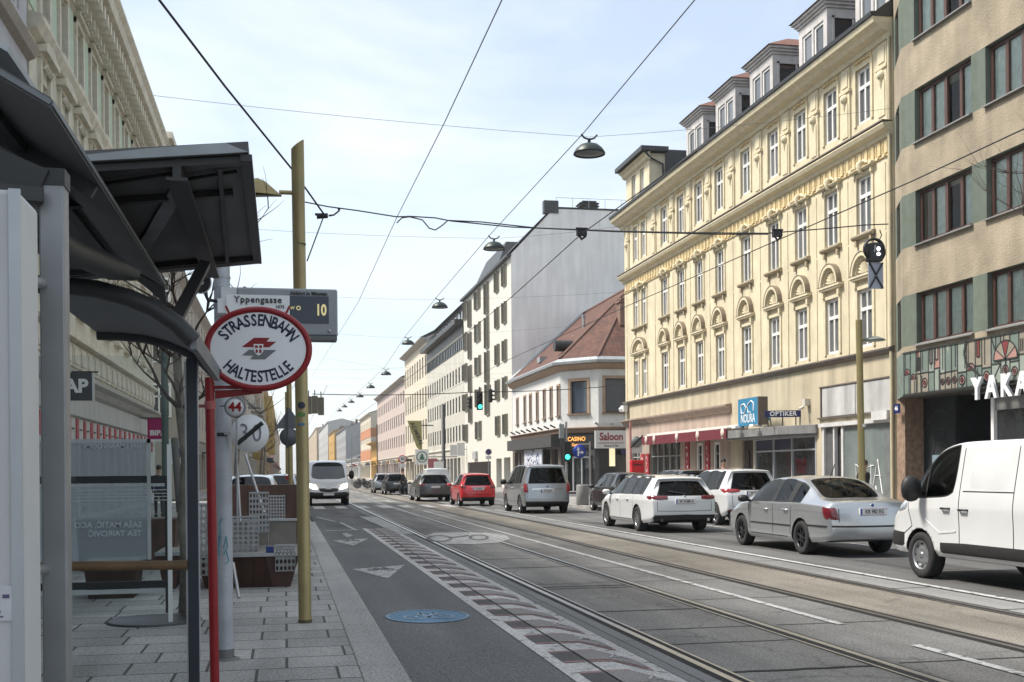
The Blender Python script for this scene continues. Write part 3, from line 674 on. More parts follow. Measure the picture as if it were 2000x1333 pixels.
m = MB(TO)
for x in (-.55, 0, .5): m.box(x-.02, x+.02, -.02, .02, 3.24, 3.6)
m.build('sign_stand', M['dark'], oo)
# right shop: fascia panels, shutters, graffiti
m = MB(); m.box(24.6, 27.05, -.05, -.0, 3.5, 4.55); m.box(27.1, LEN-.2, -.05, 0, 3.5, 4.55); m.build('fascia_panel', mat('fascia_grey_white', (.42, .42, .41), .6, amt=.08, streak=.25), yh)
m = MB(); profile_band(m, 24.4, LEN-.1, [(0, 4.56), (-.08, 4.57), (-.08, 4.61), (0, 4.64)]); m.box(24.3, LEN-.1, -.1, 0, 3.42, 3.48); m.box(24.5, 24.56, -.08, 0, 3.48, 4.6); m.build('fascia_trim', LEDGE, yh)
m = MB(); m.box(24.4, LEN-.2, -.12, 0, 3.12, 3.26); m.box(28.4, LEN-.2, -.2, -.002, 3.2, 3.5); m.box(24.55, 24.7, -.04, .1, .25, 3.1); m.box(26.0, 26.15, -.04, .1, .25, 3.1); m.box(25.4, 25.5, -.04, .1, .25, 3.1); m.build('shop_trim', mat('trim_white', (.55, .55, .54), .5, streak=.1), yh)
m = MB(); m.box(24.56, 25.4, .05, .09, .25, 3.1, 1); m.box(25.5, 26.0, .12, .16, .25, 3.1, 2); m.box(26.15, 28.9, .02, .06, .25, 3.1, 0); m.box(28.9, LEN-.25, .0, .05, .25, 3.1, 3)
sh = m.build('shop_front_panels', [mat('grey_green_panel', (.16, .185, .18), .35, amt=.12, scale=2, streak=.12), mat('panel_dark_grey', (.1, .1, .1), .5), M['interior'], mat('panel_mid_grey', (.14, .15, .15), .6, amt=.2)], yh)
gf = MB(); rr = random.Random(3)
def gr_(pts, r=.018): gf.tube([(a, .008, b) for a, b in pts], r, 4)
gr_([(27.0, 1.3), (26.95, 1.75), (27.25, 1.6), (27.1, 1.35)]); gr_([(27.25, 1.0), (27.35, 1.75), (27.55, 1.1)]); gr_([(27.7, 1.7), (27.5, 1.45), (27.8, 1.3), (27.55, 1.05)]); gr_([(28.0, 1.75), (28.0, 1.05)]); gr_([(27.85, 1.65), (28.2, 1.7)])
gr_([(28.15, 1.0), (28.45, 1.9), (28.8, .5)], .022); gr_([(28.25, 1.35), (28.65, 1.35)]); gr_([(26.9, .7), (27.1, 1.1), (27.2, .7), (27.35, 1.05), (27.5, .7)]); gr_([(27.6, .75), (27.7, 1.1), (27.9, .8)]); gr_([(28.0, 1.0), (28.05, .6), (28.3, 1.0), (28.4, .7)])
gf.build('graffiti', WT, sh)
m = MB(); m.box(23.3, 23.55, -.22, 0, 4.0, 4.25); m.tube([(23.4, -.2, 3.95), (23.4, -.38, 3.85)], .06, 8); m.build('wall_camera', mat('camera_cream', (.5, .48, .42), .5), yh)
m = MB(); m.box(.1, .7, -.35, -.1, 5.0, 5.35); m.tube([(.4, -.35, 5.15), (.4, -.5, 5.1)], .12, 10); m.build('wall_lamp', M['white'], yh)
m = MB(); m.tube([(LEN-.08, -.08, 0), (LEN-.08, -.08, 15.9)], .06, 8); m.build('down_pipe', mat('pipe_cream', (.5, .44, .3), .6), yh)

# ---------------------------------------------------------------- the tan house with green window bands
TAN = mat('tan_roughcast', (.31, .262, .19), .92, amt=.2, scale=1.1, streak=.16, bump=.9, bscale=16, fine=.1)
GRN = mat('green_plaster', (.115, .14, .112), .85, amt=.12, scale=3, streak=.15, bump=.3, bscale=12)
LT = 19.0
th = building('apartment_block', 18.7, 31.64, 'tan roughcast block with green window bands, brown windows and a mural over its passage', cat='building')
sills = [5.32, 8.33, 11.4, 14.5]; tops = [6.87, 9.95, 13.0, 16.1]
wxs = [.76+k*3.5 for k in range(6)]; WW = 2.85
w = MB(); bands = [(5.15, 5.32)]+[(tops[i], sills[i+1]) for i in range(3)]+[(tops[3], 19.2)]
for a, b in bands: w.wall(0, LT, a, b)
# oblique corner strip (joins the yellow house)
ox, oy = -1.76, .8       # far end in local x,y
def obl(t, z, off=0): return (0+(ox)*t-off*.41, oy*t-off*.91, z)
for a, b in bands: w.quad(obl(1, a), obl(0, a), obl(0, b), obl(1, b))
w.quad((LT, 0, 0), (LT, 12, 0), (LT, 12, 19.2), (LT, 0, 19.2)); w.quad((ox, oy, 0), (ox, 12, 0), (ox, 12, 19.2), (ox, oy, 19.2)); w.quad((ox, oy, 19.2), (0, 0, 19.2), (LT, 0, 19.2), (LT, 12, 19.2)); w.add([(ox, oy, 19.2), (LT, 12, 19.2), (ox, 12, 19.2)], [(0, 1, 2)])
w.build('wall', TAN, th)
gb = MB()
for a, b in zip(sills, tops):
    gb.wall(0, LT, a, b, [(x, x+WW, a, b) for x in wxs], .3)
    for t0, t1 in ((1, .78), (.3, 0)): gb.quad(obl(t0, a), obl(t1, a), obl(t1, b), obl(t0, b))
    gb.quad(obl(.78, a, -.25), obl(.78, a), obl(.78, b), obl(.78, b, -.25)); gb.quad(obl(.3, a, -.25), obl(.3, a), obl(.3, b), obl(.3, b, -.25))
gb.build('green_band', GRN, th)
LC = mat('net_curtain_green', (.72, .78, .73), .9, amt=.12, scale=5)
M['panet'] = clear_glass('window_glass_clear', (.9, .94, .92))
dim = MB(); cu2 = MB()
rr = random.Random(11)
for a, b in zip(sills, tops):
    for i, x in enumerate(wxs):
        window(th, x+WW/2, a, WW, b-a, 'four', y=.16, fm='winbrown', pm='panet')
        dim.quad((x, .8, a), (x+WW, .8, a), (x+WW, .8, b), (x, .8, b))
        for k in range(4):
            if rr.random() < .16 or (a == 8.33 and i == 0 and k == 0): continue
            xa = x+WW*k/4+.08; xb = x+WW*(k+1)/4-.06; n = 8
            for q in range(n):
                X_0 = xa+(xb-xa)*q/n; X_1 = xa+(xb-xa)*(q+1)/n; cu2.quad((X_0, .225+.02*(q % 2), a+.06), (X_1, .225+.02*((q+1) % 2), a+.06), (X_1, .225+.02*((q+1) % 2), b-.05), (X_0, .225+.02*(q % 2), b-.05))
    o = MB().add([obl(.78, a, -.1), obl(.3, a, -.1), obl(.3, b, -.1), obl(.78, b, -.1)], [(0, 1, 2, 3)])
    f = MB()
    for t0, t1 in ((.78, .72), (.36, .3)): f.quad(obl(t0, a, -.06), obl(t1, a, -.06), obl(t1, b, -.06), obl(t0, b, -.06))
    f.quad(obl(.78, a, -.06), obl(.3, a, -.06), obl(.3, a+.08, -.06), obl(.78, a+.08, -.06)); f.quad(obl(.78, b-.08, -.06), obl(.3, b-.08, -.06), obl(.3, b, -.06), obl(.78, b, -.06))
    fo = f.build('window', M['winbrown'], th); o.build('pane', M['panedark'], fo)
dim.build('room_backs', M['interior'], th); cu2.build('curtains', LC, th)
s_ = MB()
for a in sills:
    for x in wxs: profile_band(s_, x-.05, x+WW+.05, [(.1, a-.02), (-.1, a-.06), (-.1, a-.02), (.1, a+.05)])
s_.build('window_sills', mat('sill_grey', (.24, .24, .23), .5, .2), th)
# mural band
BLK = mat('mural_black', (.02, .022, .022), .8); P_G = mat('mural_green', (.14, .18, .155), .85, amt=.1); P_T = mat('mural_tan', (.25, .225, .18), .85, amt=.1); P_P = mat('mural_pink', (.36, .2, .175), .85, amt=.08); P_R = mat('mural_dark_red', (.17, .03, .03), .85, amt=.08); P_L = mat('mural_grey_green', (.24, .28, .24), .85, amt=.1)
ZM0, ZM1 = 3.82, 5.15
mu = MB(); mu.wall(0, LT, ZM0, ZM1); mu.quad(obl(1, ZM0), obl(0, ZM0), obl(0, ZM1), obl(1, ZM1)); muo = mu.build('mural_band', [P_G], th)
cell = MB(); ol = MB(); rr = random.Random(5)
x = .05; layer = 0
def mcell(pts, mi, y=-.008): cell.poly([(a, y, b) for a, b in pts], mi)
def mline(pts, r=.02, y=-.016):
    for a, b in zip(pts, pts[1:]):
        d = Vector((b[0]-a[0], 0, b[1]-a[1])); 
        if d.length < 1e-4: continue
        nn = Vector((-d.z, 0, d.x)).normalized()*r; A = Vector((a[0], y, a[1])); B = Vector((b[0], y, b[1])); ol.poly([A-nn, B-nn, B+nn, A+nn])
def arc(cx, cz, r, t0, t1, n=12): return [(cx+r*math.cos(t0+(t1-t0)*k/n), cz+r*math.sin(t0+(t1-t0)*k/n)) for k in range(n+1)]
while x < LT-1.0:
    wd = rr.uniform(.24, .44); zs = ZM0+.02; za = ZM0+rr.uniform(.45, .7); ze = ZM1-.02; y0 = -.008
    c1, c2 = rr.sample(range(5), 2); c1 = [0, 1, 4, 1, 0][c1]; c2 = [0, 1, 4, 2, 0][c2]
    mcell([(x, zs), (x+wd, zs), (x+wd, za), (x, za)], c1); mcell([(x, za), (x+wd, za), (x+wd, ze), (x, ze)], c2)
    if rr.random() < .4: mcell([(x+.04, ze-.02), (x+wd*.6, ze-.02), (x+wd*.6, ze-.3)], rr.choice((3, 2, 4, 4)), -.0105)
    if rr.random() < .35: mcell([(x+.03, zs+.03), (x+wd*.5, zs+.03), (x+wd*.5, zs+.25), (x+.03, zs+.25)], rr.choice((3, 4, 1, 2)), -.0105)
    mline([(x, zs), (x, ze)]); mline([(x, za), (x+wd, za)])
    k = rr.random(); cxm = x+wd/2
    for q_ in range(2):
        if rr.random() < .5: xx_ = x+rr.uniform(.1, .9)*wd; mline([(xx_, zs), (xx_, za-.05)] if q_ else [(xx_, za+.1), (xx_, ze)], .013, y=-.0235)
    if k < .25: a_ = arc(cxm, za, wd*.45, 0, PI); mcell(a_, 2, -.012); mline(a_, y=-.02); b_ = arc(cxm, za, wd*.25, 0, PI); mcell(b_, 3, -.0165); mline(b_, .018, y=-.022)
    elif k < .45: a_ = arc(cxm, (zs+za)/2, wd*.32, 0, 2*PI, 20); mcell(a_, 2, -.012); mline(a_, y=-.02); b_ = arc(cxm, (zs+za)/2, wd*.15, 0, 2*PI, 16); mcell(b_, 3, -.0165); mline(b_, .015, y=-.022)
    elif k < .65: P_ = [(x+wd*.25, ze), (x+wd*.25, za+.25), (x+wd*.7, za+.25), (x+wd*.7, ze)]; mcell(P_, rr.choice((1, 3, 4)), -.012); mline(P_, y=-.02)
    elif k < .85: P_ = [(x, zs), (x+wd, zs), (x+wd, za)]; mcell(P_, rr.choice((3, 1, 4)), -.012); mline([(x, zs), (x+wd, za)], y=-.02); mline([(x, ze), (x+wd*.8, za)], y=-.02)
    else:
        for j_ in range(4): mline([(x+wd*(.2+.2*j_), za+.08), (x+wd*(.2+.2*j_), ze-.2)], .016, y=-.02)
    x += wd
a_ = arc(5.05, 4.45, .5, 0, PI)
for j_ in range(5): t0, t1 = PI*j_/5, PI*(j_+1)/5; mcell([(5.05, 4.45)]+arc(5.05, 4.45, .5, t0, t1, 4), (2, 1, 3, 1, 2)[j_], -.026)
mline(a_, y=-.03); mline([(4.55, 4.45), (5.55, 4.45)], y=-.03); mline([(5.05, 4.45), (5.05, 3.85)], y=-.03)
for j_ in range(1, 5): mline([(5.05, 4.45), (5.05+.5*math.cos(PI*j_/5), 4.45+.5*math.sin(PI*j_/5))], .015, y=-.03)
mline([(3.3, 5.1), (3.2, 4.8), (3.3, 4.5), (3.8, 4.2), (4.3, 3.85)], .04, y=-.03); mline([(0, ZM0+.01), (LT, ZM0+.01)], .03, y=-.034); mline([(0, ZM1-.03), (LT, ZM1-.03)], .02, y=-.034)
for j_ in range(9):
    t = .08+.1*j_; z_ = ZM0+rr.uniform(.1, .9); A = obl(t, z_, .01); B = obl(t+.09, z_+rr.uniform(-.3, .3), .01); C_ = obl(t+.05, z_+rr.uniform(.2, .4), .01); cell.poly([A, B, C_], rr.choice((1, 4)))
cell.build('mural_colour_fields', [P_G, P_T, P_P, P_R, P_L], muo); ol.build('mural_outlines', BLK, muo)
# ground floor: passage then shop
g = MB(); g.box(-1.7, -1.2, .75, 1.4, 0, ZM0, 1); g.quad((ox, oy, ZM0), (LT, 0, ZM0), (LT, 6, ZM0), (ox, 6, ZM0), 0)
g.quad((-1.2, 1.4, 0), (-1.2, 8, 0), (-1.2, 8, ZM0), (-1.2, 1.4, ZM0), 2); g.quad((-1.2, 8, 0), (4.0, 8, 0), (4.0, 8, ZM0), (-1.2, 8, ZM0), 2); g.quad((4.0, 1.2, 0), (4.0, 8, 0), (4.0, 8, ZM0), (4.0, 1.2, ZM0), 2)
g.box(-1.2, .4, 1.5, 1.6, 0, ZM0, 2)
g.build('passage', [mat('soffit_brown', (.05, .045, .04), .8), mat('brick_pier', (.25, .17, .12), .9, amt=.3, scale=6, bump=.5, bscale=10), mat('painted_dark_wall', (.022, .026, .03), .8, amt=.3, scale=2)], th)
m = MB()
for pts in ([(-.9, 1.9), (-.7, 2.3), (-.3, 2.4), (.1, 2.2), (.2, 1.9)], [(-.7, 2.3), (-.75, 2.8), (-.1, 2.85), (-.1, 2.35)], [(-.4, 1.9), (-.2, 1.0)], [(-1.1, 3.0), (-.6, 3.4), (0, 3.3)], [(-.3, 1.9), (.1, 1.2)]):
    m.tube([(a, 1.48, b) for a, b in pts], .012, 4)
m.box(-.8, -.3, 1.45, 1.5, 1.3, 2.0, 1); m.build('passage_wall_painting', [mat('grey_line', (.09, .09, .09), .8), mat('poster_pale_blue', (.2, .28, .33), .7)], th)
m = MB(); m.box(4.0, LT, .3, .4, 3.15, 3.5, 0); m.box(4.0, 4.12, .25, .45, 0, 3.5, 1); m.box(6.3, 6.4, .25, .45, 0, 3.15, 1); m.box(4.0, LT, 1.15, 1.3, 3.5, ZM0, 2)
m.box(9.2, 9.3, .25, .45, 0, 3.15, 1); m.box(12, 12.1, .25, .45, 0, 3.15, 1)
sf = m.build('shop_front', [mat('fascia_grey', (.2, .2, .195), .6), M['white'], M['black']], th)
MB().quad((4.1, .36, .3), (6.3, .36, .3), (6.3, .36, 3.15), (4.1, .36, 3.15)).build('pane', M['panedark'], sf)
MB().box(6.4, LT, .36, .4, 0, 3.15).build('pale_green_panel', mat('pale_green_panel', (.3, .42, .37), .5, amt=.08), sf)
WHT = mat('channel_letter_white', (.72, .74, .76), .4)
for k, ch in enumerate('YAKA.M'): text(ch, .82, WHT, th, (3.95+k*.64, -.12, 3.72), name='channel_letter', bold=.035, extrude=.04, sx=.85)
m = MB(); m.box(3.6, 8, -.06, -.03, 3.6, 3.65); m.build('letter_rail', M['black'], th)
text('APOTH', .26, mat('faint_grey', (.12, .12, .12), .6), th, (5.2, .33, 1.9), name='window_text', bold=.02)
m = MB(); m.box(-1.45, -1.1, .5, .53, 3.35, 3.65); so_ = m.build('house_number_sign', mat('enamel_blue', (.01, .02, .1), .3), th); text('46', .2, WT, so_, (-1.28, .496, 3.5), bold=.02)
# ================================================================== more buildings
# ---------------------------------------------------------------- corner house with the red tiled roof
SWH = mat('white_render', (.62, .62, .6), .85, amt=.06, streak=.06)
OCH = mat('ochre_trim', (.36, .25, .17), .8, amt=.1); BRT = mat('brown_trim', (.2, .13, .09), .8, amt=.1)
RT = mat('red_roof_tiles', (.11, .05, .036), .85, amt=.3, scale=1.5)
nt = RT.node_tree; b_ = nt.nodes['Principled BSDF']; t_ = nt.nodes.new('ShaderNodeTexCoord'); w_ = nt.nodes.new('ShaderNodeTexBrick'); w_.inputs['Scale'].default_value = 3.2
w_.inputs['Brick Width'].default_value = 1.0; w_.inputs['Row Height'].default_value = .5; w_.inputs['Mortar Size'].default_value = .06; w_.inputs['Color1'].default_value = (.75, .75, .75, 1); w_.inputs['Color2'].default_value = (1.3, 1.2, 1.1, 1); w_.inputs['Mortar'].default_value = (.25, .25, .25, 1)
mpx = nt.nodes.new('ShaderNodeMapping'); mpx.inputs['Rotation'].default_value = (0, 0, 0); nt.links.new(t_.outputs['Object'], mpx.inputs[0])
sx_ = nt.nodes.new('ShaderNodeSeparateXYZ'); cb_ = nt.nodes.new('ShaderNodeCombineXYZ'); nt.links.new(mpx.outputs[0], sx_.inputs[0]); ad_ = nt.nodes.new('ShaderNodeMath'); ad_.operation = 'ADD'
nt.links.new(sx_.outputs[0], ad_.inputs[0]); nt.links.new(sx_.outputs[1], ad_.inputs[1]); nt.links.new(ad_.outputs[0], cb_.inputs[0]); nt.links.new(sx_.outputs[2], cb_.inputs[1]); nt.links.new(cb_.outputs[0], w_.inputs['Vector'])
mu_ = nt.nodes.new('ShaderNodeMixRGB'); mu_.blend_type = 'MULTIPLY'; mu_.inputs[0].default_value = .8; src = b_.inputs['Base Color'].links[0].from_socket
nt.links.new(src, mu_.inputs[1]); nt.links.new(w_.outputs['Color'], mu_.inputs[2]); nt.links.new(mu_.outputs[0], b_.inputs['Base Color'])
ch = building('corner_pub', 19.5, 96.4, 'low white corner house with red tiled roof, brown window frames and dark ground-floor shop', cat='house')
# local: x 0..17.2 front, chamfer from (17.2,0) to (19.9,2.2), side face x=19.9 from y 2.2 inwards
CXA, CXB, CYB = 17.4, 19.9, 2.15
segs = [(Matrix(), CXA)]
ang = math.atan2(CYB, CXB-CXA); CL = math.hypot(CXB-CXA, CYB)
T1 = Matrix.Translation((CXA, 0, 0)) @ Matrix.Rotation(ang, 4, 'Z'); T2 = Matrix.Translation((CXB, CYB, 0)) @ Matrix.Rotation(PI/2, 4, 'Z')
wx = [96.4-q for q in (94.1, 91.1, 88.9, 86.4, 83.95, 81.7, 79.45)]
front_h = [(x-.33, x+.33, 5.6, 7.75) for x in wx]; ch_h = [(CL/2-.72, CL/2+.72, 5.68, 8.0)]; side_h = [(.5, 2.1, 5.7, 8.1), (4.3, 5.9, 5.7, 8.1), (8, 9.6, 5.7, 8.1)]
w = MB(); w.wall(0, CXA, 4.6, 9.0, front_h, .2); w.T = T1; w.wall(0, CL, 4.6, 9.0, ch_h, .2); w.T = T2; w.wall(0, 14, 4.6, 9.0, side_h, .2); w.build('upper_wall', SWH, ch)
for T, hs in ((Matrix(), front_h), (T1, ch_h), (T2, side_h)):
    for a, b, c, d in hs:
        f = MB(T); t = .2 if hs is not front_h else .14
        for bx in ((a-t, a, c, d+t), (b, b+t, c, d+t), (a, b, d, d+t)): f.box(bx[0], bx[1], -.06, .01, bx[2], bx[3])
        wo = f.build('window_surround', OCH, ch); f = MB(T); f.box(a-t-.05, b+t+.05, -.14, 0, c-.1, c); f.build('sill', BRT, wo)
        p = MB(T)
        for bx in ((a, a+.07, c, d), (b-.07, b, c, d), (a, b, c, c+.07), (a, b, d-.07, d)): p.box(bx[0], bx[1], .1, .17, bx[2], bx[3])
        wi = p.build('window', M['black'], ch); MB(T).quad((a, .15, c), (b, .15, c), (b, .15, d), (a, .15, d)).build('pane', glass_mat('blue_reflecting_glass', (.05, .07, .1), .2, wave=False) if hs is not front_h else M['panedark'], wi)
def around(mb, prof, l2=14, x0=0):
    """moulding that follows front, chamfer and side; mitred at the corners"""
    h1 = ang/2; h2 = (PI/2-ang)/2; rows = []
    for (y, z) in prof:
        o_ = -y
        rows.append([(x0, y, z), (CXA+o_*math.tan(h1), y, z), None, None])
        bx, by = CXB, CYB
        n1 = Vector((math.sin(ang), -math.cos(ang), 0)); n2 = Vector((1, 0, 0)); n0 = Vector((0, -1, 0))
        m1 = (n0+n1); m1 = m1/m1.dot(n0)
        m2 = (n1+n2); m2 = m2/m2.dot(n1)
        rows[-1][1] = (CXA+m1.x*o_, m1.y*o_, z); rows[-1][2] = (bx+m2.x*o_, by+m2.y*o_, z); rows[-1][3] = (bx+o_, by+l2, z)
    vs = [p for r_ in rows for p in r_]; fs = []
    for i in range(len(rows)-1):
        for k in range(3): fs.append((i*4+k, i*4+k+1, i*4+4+k+1, i*4+4+k))
    mb.add(vs, fs)
m = MB(); around(m, [(0, 8.75), (-.25, 8.85), (-.45, 9.1), (-.45, 9.18), (0, 9.25)]); m.build('eaves', OCH, ch)
m = MB(); around(m, [(-.45, 9.19), (-.6, 9.2), (-.62, 9.38), (-.45, 9.4), (-.1, 9.65)]); m.build('gutter', M['galv'], ch)
m = MB(); around(m, [(0, 4.25), (-.12, 4.3), (-.18, 4.55), (-.28, 4.6), (-.28, 4.66), (0, 4.7)]); m.build('string_course', BRT, ch)
# roof: eaves to ridge
e0, e1, e2, e3 = (0, -.1, 9.6), (CXA+.05, -.1, 9.6), (CXB+.1, CYB-.05, 9.6), (CXB+.1, 16, 9.6)
r0, r1, r2 = (0, 6.5, 15.5), (13.2, 6.8, 15.8), (13.4, 16, 15.8)
MB().add([e0, e1, e2, e3, r0, r1, r2], [(0, 1, 5, 4), (1, 2, 5), (2, 3, 6, 5)]).build('roof', RT, ch)
m = MB(); m.tube([(CXA, 0, 9.7), r1], .14, 6); m.tube([r0, r1], .14, 6); m.tube([e2, r1], .1, 6); m.build('roof_ridge', mat('ridge_brown', (.12, .06, .045), .8), ch)
m = MB(); m.box(16.4, 17.3, 4.6, 5.4, 12.2, 14.0); m.box(16.3, 17.4, 4.5, 5.5, 13.9, 14.05)
for q in (16.55, 16.9): m.box(q, q+.25, 4.7, 5.2, 14.0, 14.25)
m.build('chimney', mat('chimney_brick', (.2, .12, .09), .9, amt=.3, scale=5), ch)
m = MB(); m.tube([e0, r0], .16, 6); m.build('roof_edge', M['galv'], ch)
for x, y in ((8.2, 1.1),): m = MB(); m.hprism([(x-.5, y-.6), (x+.5, y-.6), (x+.5, y+.8), (x-.5, y+.8)], 10.3, 10.75); m.build('roof_light', M['galv'], ch)
m = MB(); m.tube([(14.9, .2, 10.9), (14.9, 1.6, 10.9)], .42, 12); m.build('roof_cowl', M['black'], ch)
for x, y, h in ((11.5, 3.4, 13.6), (10.1, 3.0, 12.2)): m = MB(); m.cyl(x, y, 11.5, h, .1); m.box(x-.25, x+.25, y-.12, y+.12, h, h+.12); m.build('vent_pipe', M['galv'], ch)
# ground floor
sx = [(.8, 2.2, .1, 3.2), (2.9, 3.9, .1, 3.2), (9.2, 10.9, .4, 3.2), (11.3, 14.2, .4, 3.2), (14.5, 16.6, .1, 3.2)]
g = MB(); g.wall(0, CXA, 0, 4.3, sx, .3, mi=0); g.T = T1; g.wall(0, CL, 0, 4.3, [(.5, CL-.35, 0, 3.1)], .4, mi=1); g.T = T2; g.wall(0, 1.1, 0, 4.3, mi=1); g.wall(1.1, 14, 0, 4.3, [(1.3, 2.5, .2, 3.3), (3.2, 4.5, .2, 3.3)], .3, mi=1)
g.build('ground_floor_wall', [mat('shop_stone_brown', (.12, .095, .08), .6, amt=.15), mat('shop_black', (.02, .02, .021), .5)], ch)
m = MB(); m.box(1.0, CXA-.05, -.7, 0, 3.35, 4.2); m.build('awning', mat('awning_charcoal', (.045, .045, .045), .85), ch)
m = MB()
for a, b, c, d in sx: m.quad((a, .25, c), (b, .25, c), (b, .25, d), (a, .25, d))
m.T = T1; m.quad((.5, .3, 0), (CL-.35, .3, 0), (CL-.35, .3, 3.1), (.5, .3, 3.1)); m.T = T2
for a, b in ((1.3, 2.5), (3.2, 4.5)): m.quad((a, .2, .2), (b, .2, .2), (b, .2, 3.3), (a, .2, 3.3))
m.build('shop_glazing', M['panedark'], ch)
m = MB(); m.box(3.2, 3.35, .1, .2, 0, 3.2); m.T = T1
for x in (.9, 1.65, 2.4): m.box(x, x+.1, .18, .28, 0, 2.6)
m.box(.9, 2.5, .18, .28, 2.5, 2.62); m.build('door_frame', M['alu'], ch)
m = MB(); m.box(6.4, 12.8, -.35, -.25, 1.5, 3.3); po = m.build('poster', mat('poster_white', (.55, .57, .62), .6), ch)
m = MB(); rr = random.Random(8)
for k in range(34):
    a = rr.uniform(7.2, 12.4); c = rr.uniform(1.6, 3.1); d = Vector((rr.choice((.35, -.3)), 0, .18)); t = rr.uniform(.5, 1.5)
    pA = Vector((a, -.36, c)); pB = pA+d*t; pB.x = min(max(pB.x, 6.6), 12.7); pB.z = min(pB.z, 3.25); m.tube([pA, pB], rr.uniform(.025, .05), 4)
m.build('poster_print', mat('poster_blue', (.03, .06, .22), .6), po)
m = MB(); m.box(8.6, 9.1, -.37, -.355, 1.6, 2.2); m.build('poster_figure', mat('poster_red', (.3, .03, .04), .6), po)
m = MB(); m.T = T1; m.box(.1, CL-.1, -.2, -.02, 3.2, 4.15); fs = m.build('fascia', M['black'], ch)
nt_ = mat('neon_amber', (.95, .42, .1), .5, amt=0, emit=.4)
text('CASINO', .42, nt_, fs, T1 @ Vector((CL/2-.1, -.22, 3.85)), rot=(PI/2, 0, ang), bold=.02); text('Games', .3, nt_, fs, T1 @ Vector((CL/2-.1, -.22, 3.45)), rot=(PI/2, 0, ang), bold=.015)
m = MB()
for x in range(8): m.tube([(1.6+x*2.1, -.1, 4.75), (1.6+x*2.1, -.5, 4.95)], .07, 6)
m.build('facade_spotlights', M['dark'], ch)
for T, x in ((T1, .15), (T1, CL-.1), (T2, 1.0)): m = MB(T); m.tube([(x, -.05, 4.9), (x, -.4, 5.0)], .09, 8); m.build('facade_spotlight', M['alu'], ch)
m = MB(T2); m.box(-.4, 2.0, -.55, -.35, 3.15, 4.4); ss = m.build('hanging_sign', mat('sign_cream', (.66, .64, .63), .4, amt=.03), ch)
sr = mat('sign_dark_red', (.25, .015, .03), .5); text('Saloon', .74, sr, ss, T2 @ Vector((.76, -.555, 3.95)), rot=(PI/2, 0, PI/2), bold=.03, sx=.86)
m = MB(T2); m.box(-.2, 1.7, -.557, -.55, 3.5, 3.55); m.build('sign_rule', sr, ss); text('Games & Bar', .2, M['black'], ss, T2 @ Vector((.76, -.555, 3.33)), rot=(PI/2, 0, PI/2), bold=.02)
m = MB(T2); m.box(1.5, 2.4, -.6, -.45, 2.72, 3.05); m.build('small_blue_sign', mat('sign_navy', (.01, .02, .1)), ch)
m = MB(T2); m.box(.75, 1.15, -.12, -.02, 1.9, 3.2); m.build('lit_menu_board', mat('lit_cream', (.8, .7, .45), .5, emit=.5), ch)

# ---------------------------------------------------------------- generic townhouses
def town(name, Y0, Y1, H, label, wallm, rows, n, roofm=ROOFD, X=19.5, group=None, win=(1.1, 1.7), side=None, base=None, roofh=3.0, eave=.5, bandm=None, win_fm='winwhite', frames=True, left=False, gable=True, skip=()):
    L_ = abs(Y1-Y0)
    r = building(name, X, Y1 if not left else Y0, label, group) if not left else building(name, X, Y0, label, group, rot=PI/2)
    ww, wh = win; sp = L_/n; holes = []
    for z in rows:
        for k in range(n):
            if (z, k) in skip: continue
            holes.append((sp*(k+.5)-ww/2, sp*(k+.5)+ww/2, z, z+wh))
    zb = 4.2
    w = MB(); w.wall(0, L_, zb, H, holes, .2)
    w.build('wall', wallm, r)
    sd = MB(); sd.quad((L_, 0, 0), (L_, 12, 0), (L_, 12, H), (L_, 0, H)); sd.quad((0, 0, 0), (0, 12, 0), (0, 12, H), (0, 0, H))
    if gable and roofh: sd.add([(L_, 0, H), (L_, 12, H), (L_, 6, H+roofh)], [(0, 1, 2)]); sd.add([(0, 0, H), (0, 12, H), (0, 6, H+roofh)], [(0, 1, 2)])
    sd.build('side_wall', side or wallm, r)
    g = MB(); gh = []; x = .8
    rr = random.Random(int(Y0))
    while x < L_-3: wd = rr.uniform(1.6, 3.2); gh.append((x, min(x+wd, L_-.5), .3, 3.2)); x += wd+rr.uniform(.5, 1.1)
    g.wall(0, L_, 0, zb, gh, .3); g.build('ground_floor_wall', base or wallm, r)
    m = MB()
    for a, b, c, d in gh: m.quad((a, .25, c), (b, .25, c), (b, .25, d), (a, .25, d))
    m.build('shop_glazing', M['panedark'], r)
    if roofh:
        m = MB(); m.add([(-.1, -eave, H+.02), (L_+.1, -eave, H+.02), (L_+.1, 6, H+roofh+.1), (-.1, 6, H+roofh+.1), (L_+.1, 12.3, H), (-.1, 12.3, H)], [(0, 1, 2, 3), (3, 2, 4, 5)]); m.build('roof', roofm, r)
    m = MB(); profile_band(m, 0, L_, [(0, H-.5), (-eave*.5, H-.3), (-eave, H-.1), (-eave, H), (0, H)]); profile_band(m, 0, L_, [(0, zb-.1), (-.15, zb), (-.15, zb+.12), (0, zb+.2)]); m.build('cornice', bandm or wallm, r)
    if frames:
        for a, b, c, d in holes: window(r, (a+b)/2, c, b-a, d-c, 'casement' if wh > 1.5 else 'double', fm=win_fm)
    else:
        m = MB()
        for a, b, c, d in holes: m.quad((a, .15, c), (b, .15, c), (b, .15, d), (a, .15, d))
        m.build('window_glazing', M['panedark'], r)
    return r

